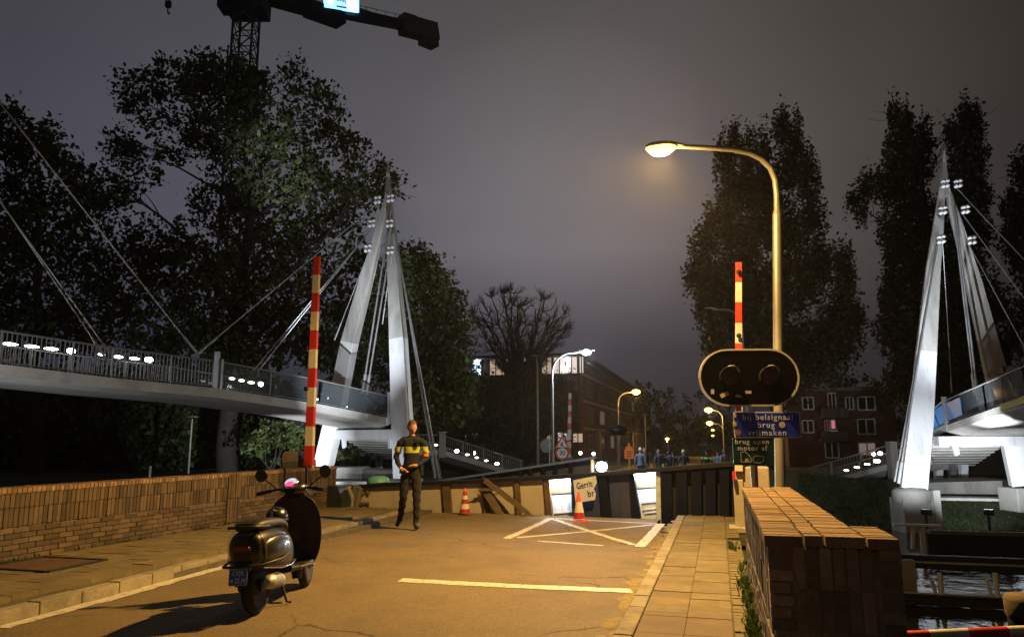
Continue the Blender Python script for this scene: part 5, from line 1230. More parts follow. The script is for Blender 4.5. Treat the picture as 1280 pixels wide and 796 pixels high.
def stand_joints(**kw):
    J = dict(pelvis=(0, 0, .96), waist=(0, .0, 1.10), chest=(0, .0, 1.30), collar=(0, .01, 1.44), neck=(0, .008, 1.515), nape=(0, .0, 1.548),
             shL=(.185, .01, 1.42), elL=(.235, .03, 1.14), wrL=(.235, -.03, .90), palmL=(.235, -.045, .84), pnL=(-1, 0, 0), shR=(-.185, .01, 1.42), elR=(-.235, .03, 1.14), wrR=(-.235, -.03, .90), palmR=(-.235, -.045, .84), pnR=(1, 0, 0),
             hipL=(.095, 0, .88), knL=(.105, -.01, .50), anL=(.11, .02, .09), toeL=(.125, -.14, .045), hipR=(-.095, 0, .88), knR=(-.105, -.01, .50), anR=(-.11, .02, .09), toeR=(-.125, -.14, .045))
    J.update(kw); return J
# the police officer, walking towards the camera, hands together at the belt
p = gp(512, 662)
J = stand_joints(pelvis=(0, 0, .95), elL=(.255, .04, 1.15), wrL=(.10, -.17, 1.03), palmL=(.045, -.20, 1.035), pnL=(0, -.2, -1), elR=(-.26, .06, 1.15), wrR=(-.17, -.13, .98), palmR=(-.11, -.17, .965), pnR=(0, -.2, -1),
                 knL=(.10, -.09, .50), anL=(.10, -.10, .09), toeL=(.11, -.26, .05), knR=(-.12, -.02, .51), anR=(-.17, .22, .15), toeR=(-.22, .09, .05), hipL=(.09, -.01, .88), hipR=(-.09, .01, .88))
off = person('police officer in dark uniform with a yellow chest band walking towards the parked scooter', Vector((p.x, p.y + .05, 0)), R(6), J, M_navy, M_trouser, M_leather, band=(1.235, 1.335, M_hiviz), head_yaw=R(20), head_tilt=R(4), scale=1.055)
off['label'] = 'police officer in dark uniform with a yellow chest band walking on the road'
m = MB(); m.lathe([(.165, 0), (.172, .025), (.165, .05)], (0, 0, .985), (0, 0, 1), 24)
for i, v in enumerate(m.v): m.v[i] = (v[0], v[1] * .74, v[2])
m.box((.17, -.03, .95), (.05, .09, .16)); m.box((-.17, -.02, .96), (.05, .07, .12));  m.build('utility_belt', M_black, off, bevel=.006)
m = MB(); m.box((.10, -.125, 1.40), (.05, .035, .10)); m.tube([(.1, -.125, 1.45), (.1, -.12, 1.53)], .006, 6); m.build('shoulder_radio', M_black, off, bevel=.005)
# the orange flash on the shoulder side of the band
m = MB(); m.lathe([(.062, 0), (.062, .05)], (.222, .02, 1.225), (.15, .05, -1), 14); m.build('orange_flash', mat('orange_reflective_cloth', (.6, .22, .04), .6), off)

# onlookers on the far bank
M_coat_b = mat('blue_grey_coat', (.14, .19, .26), .85, var=.2, scale=15); M_coat_n = mat('dark_blue_coat', (.05, .065, .10), .85, var=.2, scale=15); M_coat_k = mat('charcoal_coat', (.05, .05, .055), .85, var=.2, scale=15)
M_coat_y = mat('yellow_jacket', (.55, .38, .05), .7, var=.1); M_grey_hair = mat('grey_hair', (.16, .15, .14), .8); M_wcap = mat('white_cap', (.5, .51, .53), .6); M_blk_hair = mat('black_hair', (.012, .011, .01), .6)
ZF = -.62
def onlooker(px, ytop, Y, label, coat, hair, yaw, hairstyle='short', cap=None, band=None, arms=0, sc=None):
    q = at(px, ytop, Y); H_ = q.z - ZF; s = sc or max(.8, min(1.12, H_ / 1.79))
    kw = {}
    if arms == 1: kw = dict(elL=(.26, -.02, 1.16), wrL=(.14, -.2, 1.25), palmL=(.12, -.23, 1.31), elR=(-.26, -.02, 1.16), wrR=(-.12, -.2, 1.27), palmR=(-.10, -.23, 1.33), pnL=(0, -1, 0), pnR=(0, -1, 0))
    if arms == 2: kw = dict(elR=(-.26, .03, 1.15), wrR=(-.08, -.2, 1.1), palmR=(-.03, -.22, 1.12), pnR=(0, -1, 0))
    z0 = q.z - 1.79 * s
    return person(label, Vector((q.x, q.y, z0)), yaw, stand_joints(**kw), coat, M_trouser, M_leather, band=band, hair=hair, cap=cap, hairstyle=hairstyle, scale=s, fingers=False, group='onlookers behind the broken bridge', head_yaw=rng.uniform(-.4, .4))
onlooker(800, 558.5, 34.7, 'onlooker in a pale blue grey coat beside the orange road works sign', M_coat_b, M_wcap, R(170), cap=M_wcap)
onlooker(805, 559, 35.8, 'second onlooker close behind the one in the pale blue coat', M_coat_k, M_grey_hair, R(30))
onlooker(823, 561, 34.7, 'onlooker in a dark coat with grey hair beside a bright yellow jacket', M_coat_n, M_grey_hair, R(200), arms=2)
onlooker(829, 572, 36.8, 'small figure in a yellow jacket among the onlookers', M_coat_y, M_blk_hair, R(10), sc=.84)
onlooker(836, 562, 35.0, 'onlooker in a bulky dark blue coat seen from behind', M_coat_n, M_blk_hair, R(185), hairstyle='hood')
onlooker(841, 563, 35.4, 'tall onlooker in charcoal close beside the bulky blue coat', M_coat_k, M_blk_hair, R(150))
onlooker(854, 561, 34.4, 'onlooker with white headgear and dark coat', M_coat_n, M_wcap, R(190), cap=M_wcap, arms=1)
onlooker(883, 561, 36.1, 'police officer with a lime reflective band beside the far onlookers', M_navy, M_blk_hair, R(160), band=(1.30, 1.40, mat('lime_reflective_cloth', (.45, .65, .12), .6)), cap=M_blk_hair)
onlooker(897, 562, 35.4, 'onlooker in a blue grey coat standing next to the lime banded officer', M_coat_b, M_blk_hair, R(120))
onlooker(905, 560, 34.7, 'onlooker in a pale coat beside the green sign edge', mat('pale_coat', (.22, .25, .30), .8, var=.2), M_grey_hair, R(200))
# cyclist on the high bridge
Ob = Vector(fr_.location); cpos = E_r = at(1243, 514, 28.9) + nR * .9
cz = at(1243, 514, 28.6).z - .02
bk = thing('bicycle', 'dark bicycle with a glowing red tail lamp on the high bridge by the poplars', 'bicycle', Vector((cpos.x, cpos.y, cz)), math.atan2(-dR.x, dR.y) + R(180))
def bw(y):
    m = MB(); n = 28; m.tube([(0, y + .34 * math.cos(2 * math.pi * k / n), .34 + .34 * math.sin(2 * math.pi * k / n)) for k in range(n + 1)], .018, 6)
    for k in range(10): a = math.pi * k / 5; m.tube([(0, y, .34), (0, y + .33 * math.cos(a), .34 + .33 * math.sin(a))], .002, 3)
    return m
bw(-.52).build('rear_wheel', M_rubber, bk); bw(.55).build('front_wheel', M_rubber, bk)
m = MB()
for a, b_ in (((0, -.52, .34), (0, -.02, .30)), ((0, -.02, .30), (0, -.18, .86)), ((0, -.18, .80), (0, -.52, .34)), ((0, -.02, .30), (0, .38, .78)), ((0, -.15, .74), (0, .36, .86)), ((0, .33, .98), (0, .55, .34))): m.tube([a, b_], .017, 8)
m.build('frame', M_dark, bk)
m = MB(); m.tube([(-.28, .18, 1.06), (-.2, .3, 1.06), (0, .34, 1.04), (.2, .3, 1.06), (.28, .18, 1.06)], .013, 8); m.build('handlebar', M_dark, bk)
m = MB(); m.ball((0, -.2, .93), (.09, .13, .04), 12, 8); m.build('saddle', M_black, bk)
m = MB(); m.ball((0, -.74, .62), (.06, .04, .05), 12, 8); m.bar((0, -.5, .7), (0, -.74, .62), .03, .03); m.build('tail_lamp', glow('red_tail_glow', (1.0, .03, .02), 16), bk)
J = stand_joints(elL=(.26, -.1, 1.2), wrL=(.22, -.35, 1.08), palmL=(.2, -.40, 1.06), elR=(-.26, -.1, 1.2), wrR=(-.22, -.35, 1.08), palmR=(-.2, -.40, 1.06), pnL=(0, -.2, -1), pnR=(0, -.2, -1))
person('dark clad rider standing beside the bicycle on the high bridge', Vector((cpos.x, cpos.y, cz)) - nR * .42, math.atan2(-dR.x, dR.y), J, M_coat_k, M_trouser, M_leather, hair=M_blk_hair, fingers=False, hairstyle='hood')
# ================================================================ far bank: road, grass, buildings
m = MB(); m.add([(-7.2, 33.3, -.60), (-.6, 33.3, -.60), (-.6, 220, -.60), (-7.2, 220, -.60)], [(0, 1, 2, 3)]); struct(m.build('far_road', M_asphalt, rotz=-PHI))
m = MB()
grs = random.Random(9)
for i in range(16000):
    px, Y = grs.uniform(990, 1300), grs.uniform(27.5, 48); X = (px - 640) / FPX * Y; u, v = X * CP - Y * SP, X * SP + Y * CP
    if u < 1.5 or v < 30.6: continue
    z = gheight(u, v)
    if z < -2.4: continue
    h = grs.uniform(.04, .13); a = grs.uniform(0, 6.28); w = .05; dx, dy = math.cos(a) * w, math.sin(a) * w; lx, ly = grs.uniform(-.1, .1), grs.uniform(-.1, .1)
    m.add([(u - dx, v - dy, z), (u + dx, v + dy, z), (u + lx, v + ly, z + h)], [(0, 1, 2)])
tag(stuff(m.build('grass', M_grass, rotz=-PHI)), 'green grass on the sloping canal bank beyond the brick parapet', 'grass')
# low metal fence on the grass bank
fn = thing('metal_fence', 'thin dark green metal fence on the grassy bank beyond the parapet', 'fence', at(1010, 640, 26))
O = Vector(fn.location); m = MB(); tops = [at(990, 627, 27), at(1040, 638, 26), at(1085, 647, 25.5), at(1100, 655, 25.3)]; M_fn = mat('dark_green_fence_paint', (.02, .045, .03), .5, .3)
for a, b_ in zip(tops, tops[1:]):
    m.tube([a - O, b_ - O], .03, 6); m.tube([a - O - Vector((0, 0, .8)), b_ - O - Vector((0, 0, .8))], .025, 6); n = int((b_ - a).length / .14)
    for i in range(n): q = a.lerp(b_, i / n) - O; m.tube([q, q - Vector((0, 0, 1.0))], .009, 4)
m.build('railings', M_fn, fn)
m = MB()
for q in tops: m.bar(q - O + Vector((0, 0, .05)), q - O - Vector((0, 0, 1.4)), .06, .06, up=(1, 0, 0))
m.build('fence_post', M_fn, fn)

M_dimframe = mat('dull_window_frame', (.13, .12, .11), .6)
M_win_w = glow('warm_window_glow', (1.0, .74, .52), .42); M_win_p = glow('pale_window_glow', (1.0, .84, .78), .62); M_win_b = glow('blue_screen_glow', (.25, .55, 1.0), 2.2); M_win_pk = glow('pink_window_glow', (1.0, .22, .32), .55); M_win_d = glow('dim_window_glow', (1.0, .7, .6), .16); M_bulb = glow('room_lamp_glow', (1, .93, .9), 14)
M_bluew = glow('blue_balcony_glow', (.3, .5, 1.0), .3)
def window(parent, Mw, w, h, glassm, bars=1, frame=M_frame, fw=.09):
    """a framed window, Mw places its centre; facing -y"""
    m = MB()
    for a, b_ in (((-w / 2, 0, -h / 2), (w / 2, 0, -h / 2)), ((-w / 2, 0, h / 2), (w / 2, 0, h / 2))): m.bar(a, b_, fw, .10, up=(0, 1, 0) if False else (0, 0, 1))
    for i in range(bars + 2): x = -w / 2 + w * i / (bars + 1); m.bar((x, 0, -h / 2), (x, 0, h / 2), .10, fw if i in (0, bars + 1) else .05, up=(0, 1, 0))
    for i, v in enumerate(m.v): m.v[i] = tuple(Mw @ Vector(v))
    f_ = m.build('window', frame, parent)
    m = MB(); m.box((0, .05, 0), (w - .04, .02, h - .04))
    for i, v in enumerate(m.v): m.v[i] = tuple(Mw @ Vector(v))
    m.build('pane', glassm, f_); return f_
# apartment block facing the canal, its long side running away along the road
v0 = 72.0; uR = -13.0; ZR = 9.6
ab = thing('apartment_block', 'dark brick apartment block with a lit top floor behind the bare tree', 'building', RF(uR - 9, v0, ZF), -PHI)
def AL(u, v, z): return Vector((u - (uR - 9), v - v0, z - ZF))
m = MB(); m.box(AL(uR - 9, v0 + 36, (ZR + ZF) / 2), (18, 72, ZR - ZF)); m.build('wall', M_facade_dark, ab)
m = MB(); m.box(AL(uR - 9, v0 + 35.5, ZR + .12), (19.6, 74, .25)); m.build('roof', M_roof, ab)
for px0, px1, gm in ((583, 602, M_win_b), (612, 636, M_win_w), (654, 664, M_win_p), (677, 690, M_win_w), (692, 722, M_win_p), (724, 730, M_win_p)):
    a, b_ = pv(px0, 457, v0), pv(px1, 457, v0); w = b_.x - a.x
    window(ab, T(AL((a.x + b_.x) / 2, v0 - .06, pv(656, 457.5, v0).z)), w, 1.75, gm, max(1, int(w / .7)), M_facade_dark)
m = MB()
for px, py, r in ((709, 449, .22), (706, 461, .28), (658, 452, .14), (596, 452, .2), (599, 462, .16)): q = pv(px, py, v0 - .35); m.ball(AL(q.x, q.y, q.z), r, 10, 6)
m.build('room_lamp', M_bulb, ab)
for px0, px1, py0, py1, gm in ((683, 693, 543, 553, M_win_w), (697, 712, 540, 552, M_win_p), (716, 729, 541, 553, M_win_w), (581, 598, 540, 551, M_win_d), (566, 574, 541, 553, M_win_d)):
    a, b_ = pv(px0, py1, v0), pv(px1, py0, v0); window(ab, T(AL((a.x + b_.x) / 2, v0 - .06, (a.z + b_.z) / 2)), b_.x - a.x, b_.z - a.z, gm, 1, M_facade_dark)
for z in (3.4, 6.2):
    m = MB(); m.box(AL(uR - 9, v0 - .5, z), (18, 1.0, .2)); m.box(AL(uR - 9, v0 - .95, z + .55), (18, .06, .9)); m.build('balcony', M_facade_dark, ab)
# brick wing along the road with framed bays
bw_ = thing('brick_terrace', 'reddish brick terrace with pale framed bays running along the far road', 'building', RF(uR + .2, v0 + 2, ZF), -PHI)
def BL_(u, v, z): return Vector((u - (uR + .2), v - (v0 + 2), z - ZF))
m = MB(); m.box(BL_(uR + .15, v0 + 40, 4.2), (.3, 78, 2 * (4.2 - ZF))); m.build('wall', M_facade, bw_)
m = MB(); m.box(BL_(uR + .25, v0 + 40, 9.15), (1.0, 79, .3)); m.build('roof', M_roof, bw_)
for k in range(9):
    v = v0 + 5 + k * 8.2
    for z in (1.3, 4.0, 6.7):
        Mw = T(BL_(uR + .36, v, z)) @ RZ(math.pi / 2); window(bw_, Mw, 3.4, 1.5, M_pane if (k * 3 + int(z)) % 7 else M_win_d, 3, frame=M_dimframe)
for z in (2.65, 5.35, 8.0):
    m = MB(); m.box(BL_(uR + .34, v0 + 40, z), (.14, 78, .22)); m.build('floor_band', mat('pale_band', (.22, .19, .17), .7), bw_)
for k in range(5):
    m = MB(); v = v0 + 9 + k * 16.4; m.box(BL_(uR + .45, v, 1.1), (.5, 2.0, 3.2)); m.build('porch', M_dimframe, bw_)
    m = MB(); m.box(BL_(uR + .72, v, .55), (.06, 1.1, 2.2)); m.build('door', M_dark, bw_)
# three-storey flats on the other side
v1 = 66.0; a, b_ = pv(985, 550, v1), pv(1122, 550, v1); zt = pv(1050, 488, v1).z
fl_ = thing('brick_flats', 'three storey brown brick flats with white window frames behind the grassy bank', 'building', RF((a.x + b_.x) / 2, v1, ZF), -PHI)
def FL(q): return Vector((q.x - (a.x + b_.x) / 2, q.y - v1, q.z - ZF))
W_ = b_.x - a.x; m = MB(); m.box((0, 5, (zt - ZF) / 2), (W_, 10, zt - ZF)); m.build('wall', M_facade, fl_)
m = MB(); m.box((0, 4.9, zt - ZF + .12), (W_ + .7, 10.8, .28)); m.build('roof', mat('pale_roof_edge', (.16, .15, .14), .8), fl_)
for px, py, w, h, gm in ((1083, 504, 18, 15, M_pane), (1083, 533, 18, 17, M_pane), (1084, 561, 18, 14, M_win_d), (1040, 502, 8, 20, M_pane), (1034, 532, 5, 12, M_pane), (1040, 562, 14, 18, M_pane), (1062, 504, 8, 14, M_pane), (1010, 504, 12, 14, M_pane), (1010, 533, 12, 14, M_pane)):
    s = v1 / FPX * .99; window(fl_, T(FL(pv(px, py, v1 - .06))), w * s, h * s, gm, 1)
s = v1 / FPX; window(fl_, T(FL(pv(1041.5, 531, v1 - .06))), 5 * s, 12 * s, M_win_pk, 0); window(fl_, T(FL(pv(1041.5, 540, v1 - .06))), 9 * s, 7 * s, M_bluew, 0)
for py in (521, 550):
    m = MB(); q = FL(pv(1042, py, v1 - .8)); m.box(q, (28 * s, 1.5, .14)); m.box(q + Vector((0, -.7, -.55 + .9)), (28 * s, .05, .7)); m.build('balcony', mat('dim_balcony', (.1, .09, .085), .8), fl_)
window(fl_, T(FL(pv(1084, 561, v1 - .12))), .9, .9, M_win_w, 2) if False else None

# ================================================================ far lamps, poles and signs
def lamp(px, py, Y, label, group, col, mat_, power, pole_px, arm=1, head=.22, zb=ZF, light=True, name='street_lamp', polemat=M_lamp_grey, r=.06):
    hp = at(px, py, Y); pp = at(pole_px, py + 2, Y); t = thing(name, label, 'street lamp', Vector((pp.x, pp.y, zb)), 0, group); O = Vector(t.location)
    dx = hp.x - pp.x; H_ = hp.z - zb; m = MB()
    pts = [Vector((0, 0, 0)), Vector((0, 0, H_ * .9 - abs(dx) * .25))]
    if abs(dx) > .2:
        rr = min(abs(dx) * .6, 1.0)
        for k in range(1, 7): a_ = math.pi / 2 * k / 6; pts.append(Vector((math.copysign(rr, dx) * (1 - math.cos(a_)), 0, H_ - rr + rr * math.sin(a_))))
        pts[1].z = H_ - rr; pts.append(Vector((dx * .92, 0, H_ + .02)))
    else: pts.append(Vector((dx, 0, H_)))
    m.tube(pts, [r * 1.3] + [r] * (len(pts) - 2) + [r * .7], 10); m.build('pole', polemat, t)
    m = MB(); m.loft([[Vector((dx + math.copysign(1, dx or 1) * q, w * math.cos(2 * math.pi * k / 10), H_ + .08 + h * max(-.1, math.sin(2 * math.pi * k / 10)))) for k in range(10)] for q, w, h in ((-.4, .03, .03), (-.2, .11, .06), (.15, .14, .09), (.38, .04, .03))]); m.build('lamp_housing', polemat, t)
    if mat_: m = MB(); m.ball((dx, 0, H_ + .02), (head * 1.25, head, head * .72), 12, 8); m.build('lamp_bowl', mat_, t)
    if light: point('lamp_light', (dx, 0, H_ - .35), power, col, .06, t)
    return t
G_s = glow('far_sodium_glow', (1.0, .56, .14), 5); G_w = glow('led_lamp_glow', (.60, .82, 1.0), 5)
lamp(795, 490, 62, 'orange street lamp on a curved pole before the brick terrace', 'orange lamps along the far road', SODIUM, G_s, 900, 772, head=.30)
lamp(885.5, 512.5, 66, 'orange street lamp by the poplars, highest of the row beneath the oval signal', 'orange lamps along the far road', SODIUM, G_s, 700, 903, head=.30)
lamp(887, 529, 95, 'second orange lamp from the top in the row beneath the oval signal', 'orange lamps along the far road', SODIUM, G_s, 600, 904, head=.36)
lamp(891, 537.5, 130, 'third orange lamp from the top in the row beneath the oval signal', 'orange lamps along the far road', SODIUM, G_s, 500, 905, head=.24, light=False)
lamp(891, 544.5, 165, 'lowest and smallest orange lamp in the row beneath the oval signal', 'orange lamps along the far road', SODIUM, G_s, 500, 905, head=.30, light=False)
lamp(834, 548.5, 120, 'small distant orange lamp above the onlookers at the hedge', 'orange lamps along the far road', SODIUM, G_s, 900, 834.5, head=.28)
lamp(733, 440.5, 33, 'blue white street lamp shining at the corner of the apartment block', None, COOL, G_w, 1150, 690, head=.19, polemat=M_steel, r=.05)
lamp(671, 446, 56, 'plain grey pole with a small unlit lamp head in front of the bare tree', None, COOL, None, 0, 671.5, light=False, r=.09)
lamp(888, 387, 45, 'unlit street lamp on a long arm behind the raised barrier boom', None, COOL, None, 0, 927, light=False, polemat=M_steel)
lamp(806, 519, 75, 'thin unlit grey lamp pole before the dark trees of the far road', None, COOL, None, 0, 806, light=False)
lamp(240.5, 523, 44, 'slim unlit lamp pole standing in the dark below the footbridge', None, COOL, None, 0, 240, light=False, zb=-.4)
o = MB(); q = at(187, 597, 30); o.tube([(0, 0, -.5), (0, 0, at(187, 584, 30).z - q.z)], .05, 8); o.lathe([(.06, 0), (.06, .06)], (0, 0, at(187, 584, 30).z - q.z), seg=8); tag(o.build('bollard', M_steel, loc=q), 'short grey post just behind the long brick wall', 'post')
# two tiny lit lamps in the dark under the footbridge
for px, lb in ((271, 'tiny white lamp in the dark bushes, the dimmer of a pair'), (285.5, 'tiny white lamp in the dark bushes, brighter of a pair')):
    t = thing('garden_lamp', lb, 'lamp', at(px, 558, 60), 0, 'tiny lamps in the dark bushes'); m = MB(); m.ball((0, 0, 0), .1 if px < 280 else .13, 10, 6); m.build('globe', glow('small_white_glow', (1, .97, .9), 2.0), t); m = MB(); m.tube([(0, 0, -.1), (0, 0, -1.6)], .03, 6); m.build('stem', M_dark, t)
# far barrier, signs
bp_ = at(712, 590, 47); bp_.z = ZF
b3 = thing('bridge_barrier', 'slim raised red and white barrier boom beyond the bridge beside the round sign', 'barrier', bp_, 0)
m = MB(); boom(m, at(711, 583, 47) - bp_, at(712.5, 491, 47) - bp_, 12, .26, .1, 1, .7); m.build('boom', [M_cream, M_red], b3)
m = MB(); m.box((0, .1, .55), (.5, .4, 1.1)); m.build('drive_housing', M_cabd, b3, bevel=.03)
m = MB(); q = at(710.5, 547, 46.8) - bp_; m.lathe([(.16, 0), (.16, .05)], q, (0, -1, 0), 14); m.build('round_plate', M_cream, b3)
def signpost(px, pyb, Y, label, cat='sign', name='road_sign'):
    q = at(px, pyb, Y); q.z = ZF; return thing(name, label, cat, q, 0), q
t, q = signpost(703, 590, 44, 'triangular and round red bordered traffic signs with the number 30')
m = MB(); m.tube([(0, .04, 0), (0, .04, at(703, 540, 44).z - ZF)], .035, 8); m.build('post', M_steel, t)
def tri(s): return [(-s / 2, -s * .289), (s / 2, -s * .289), (0, s * .577)]
zc = at(703, 555, 44).z - ZF
m = MB(); m.prism(tri(.92), .015, T((0, 0, zc))); m.build('warning_triangle', M_red, t); m = MB(); m.prism(tri(.60), .012, T((0, -.006, zc))); tf = m.build('triangle_face', M_cream, t)
m = MB(); m.bar((-.06, -.012, zc - .10), (.02, -.012, zc + .12), .005, .10, up=(0, 0, 1)); m.bar((-.02, -.012, zc - .12), (.10, -.012, zc - .06), .005, .05); m.build('bridge_symbol', M_ink, tf)
zc = at(703, 566, 44).z - ZF; m = MB(); m.lathe([(.40, 0), (.40, .015)], (0, 0, zc), (0, 1, 0), 24); m.build('speed_disc', M_red, t); m = MB(); m.lathe([(.29, 0), (.29, .012)], (0, -.008, zc), (0, 1, 0), 24); sd = m.build('speed_face', M_cream, t)
text('30', .40, M_ink, sd, T((0, -.014, zc)), align='CENTER', bold=.006, sx=.9)
t, q = signpost(683, 590, 45, 'grey back of a round sign turned away beside the plain pole'); zc = at(683, 557, 45).z - ZF
m = MB(); m.lathe([(.40, 0), (.40, .02)], (0, 0, zc), (-.5, 1, 0), 24); m.build('disc', M_steel, t); m = MB(); m.tube([(0.2, .05, 0), (.2, .05, zc + .6)], .03, 8); m.bar((0, .05, zc), (.2, .05, zc), .04, .04); m.build('post', M_cream, t)
t, q = signpost(787, 590, 40, 'small orange road works sign with dark marks beside the onlookers'); zc = at(787, 566, 40).z - ZF
m = MB(); m.tube([(0, .03, 0), (0, .03, zc + .1)], .045, 8); m.build('post', mat('yellow_orange_post', (.55, .28, .04), .5), t)
sw = .25; m = MB(); m.prism([(-sw, -.30), (sw, -.30), (sw, .14), (.14, .34), (.05, .36), (.05, .52), (-.05, .52), (-.05, .36), (-.14, .34), (-sw, .14)], .03, T((0, -.02, zc))); pf = m.build('plate', mat('orange_sign_face', (.85, .20, .02), .5), t)
m = MB(); [m.bar((-.14, -.023, zc + z), (.12, -.023, zc + z + .02), .006, .05) for z in (-.18, -.06, .06)]; m.build('dark_marks', mat('brown_sign_ink', (.25, .05, .01), .6), pf)
t, q = signpost(773, 590, 52, 'dark covered traffic signal wrapped in black on a pale pole', 'signal', 'wrapped_signal'); zc = at(773, 537, 52).z - ZF
m = MB(); m.tube([(0, 0, 0), (0, 0, zc + .2)], .06, 8); m.build('post', M_lamp_grey, t)
m = MB(); m.loft([[Vector((x, .2 * w * math.cos(2 * math.pi * k / 9), zc + .07 * math.sin(9 * x) + .34 * w * math.sin(2 * math.pi * k / 9) * (1 + .3 * math.sin(3.1 * k)))) for k in range(9)] for x, w in ((-.85, .06), (-.6, .35), (-.3, .8), (0, 1.1), (.35, 1.0), (.6, .8), (.68, .2))]); m.build('black_wrap', mat('black_plastic_sheet', (.008, .008, .008), .35), t)
# lights of parked things on the far road
for px, py, lb in ((725.5, 566, 'small white lamp low behind the girder beside the barrier boom'), (742, 567, 'small white lamp low behind the girder near the glaring work light')):
    t = thing('ground_lamp', lb, 'lamp', at(px, py, 55), 0, 'small lamps behind the girder'); m = MB(); m.ball((0, 0, 0), .13, 10, 6); m.build('globe', glow('small_lamp_glow', (1, .97, .9), 6), t); m = MB(); m.tube([(0, 0, -.1), (0, 0, -1.2)], .03, 6); m.build('stem', M_dark, t)
# hedge lit by the lamp at the end of the road
def leafy(name, label, cat, clumps, Y, leaf, dens, m_, seed, depth=1.5, zmin=ZF):
    pass
# ================================================================ canal guide works (right)
pl_ = uv_of(at(1200, 745, 18.3)); vv = pl_[1]
M_beamk = mat('black_timber_and_shade', (.006, .006, .007), .6)
gw = thing('guide_beam', 'low dark timber guide beam just above the canal water with two white posts', 'guide beam', RF(9, vv, -2.35), -PHI)
def GL(u, z): return Vector((u - 9, 0, z + 2.35))
m = MB(); m.bar(GL(1.4, -2.22), GL(40, -2.22), .25, .20); m.bar(GL(1.4, -2.09), GL(40, -2.09), .3, .03); m.build('beam', M_beamk, gw)
m = MB(); m.bar(GL(1.4, -2.07), GL(40, -2.07), .06, .03); m.build('steel_edge', M_steel, gw)
for px in (1180, 1250):
    p = pv(px, 745, vv); q = pv(px, 716, vv); m = MB(); m.tube([GL(p.x - .05, -2.1), GL(p.x - .05, q.z)], .06, 8); m.tube([GL(p.x - .16, -2.1), GL(p.x - .24, q.z - .15)], .04, 8); m.build('white_post', M_offwhite, gw)
p = pv(1135, 735, vv + .5); m = MB(); m.box(GL(p.x, -1.75) + Vector((0, .5, 0)), (.35, .3, .75)); m.build('fender_block', M_conc_dark, gw)
gw2 = thing('guide_beam', 'upper dark steel guide beam with a bright edge across the canal', 'guide beam', RF(9, vv + 3.4, -2.35), -PHI)
z2 = pv(1150, 701, vv + 3.4).z; m = MB(); m.bar(GL(2.0, z2), GL(42, z2), .3, .34); m.build('beam', M_beamk, gw2)
m = MB(); m.bar(GL(2.0, z2 + .0) + Vector((0, -.17, 0)), GL(42, z2) + Vector((0, -.17, 0)), .05, .05); m.build('steel_edge', M_steel, gw2)
m = MB()
for k in range(6): m.tube([GL(3.5 + k * 7, -2.6), GL(3.5 + k * 7, z2)], .15, 10)
m.build('pile', M_dark, gw2)
O = at(1165, 685, 27); O.z = -2.4
fw = thing('fender_wall', 'dark timber fender wall on the far canal side below the floodlit pylon', 'fender wall', O, -PHI)
RI = Matrix.Rotation(PHI, 3, 'Z')
m = MB()
for k in range(46): q = RI @ (at(1163, 670, 27) - O) + Vector((k * .26, 0, 0)); m.box((q.x, q.y, (at(1163, 665, 27).z - O.z) / 2 - .1), (.24, .2, at(1163, 665, 27).z - O.z + .2))
m.build('timber_piles', mat('black_timber', (.012, .012, .011), .9, var=.3), fw)
m = MB(); q = RI @ (at(1160, 664, 27) - O); m.bar(q, q + Vector((12, 0, 0)), .4, .12); m.build('capping', M_conc_dark, fw)
m = MB(); q = RI @ (at(1155, 690, 26.5) - O); h = at(1155, 656, 26.5).z - at(1155, 690, 26.5).z; m.bar(q, q + Vector((0, 0, h)), .14, .14, up=(1, 0, 0)); m.bar(q + Vector((-.35, 0, .1)), q + Vector((-.28, 0, h * .95)), .1, .1, up=(1, 0, 0)); m.bar(q + Vector((-.9, 0, h)), q + Vector((.6, 0, h)), .3, .06); m.build('post_frame', M_offwhite, fw)
# red and white pole and a stub in the lower corner
p, q = at(1090, 797, 5.2), at(1310, 787, 5.0)
rwp = thing('striped_pole', 'red and white striped pole lying level beyond the end pier at the picture edge', 'pole', p)
m = MB()
for i in range(9): m.tube([Vector((0, 0, 0)).lerp(q - p, i / 9) * 1.0, Vector((0, 0, 0)).lerp(q - p, (i + 1) / 9)], .035, 10, mi=(1 if i in (1, 2, 5, 6) else 0))
m.build('pole', [M_cream, M_red], rwp); m = MB(); d = (q - p); m.bar(d * .98, d * .98 + Vector((0, 0, -2.6)), .06, .06, up=(1, 0, 0)); m.bar((-.55, 0, 0), (.05, 0, 0), .03, .03); m.build('support', M_dark, rwp)
q = at(1283, 768, 7.0); o = MB(); o.lathe([(.15, -2.6), (.15, -.03)], seg=18, mi=1); o.lathe([(.15, -.03), (.165, .0), (.17, .13), (.15, .17), (.02, .18)], seg=18); tag(o.build('mooring_post', [M_wood, M_beamk], loc=q), 'thick brown timber mooring post at the picture edge by the water', 'mooring post')  # lower shaft coloured black to stand in for shadow
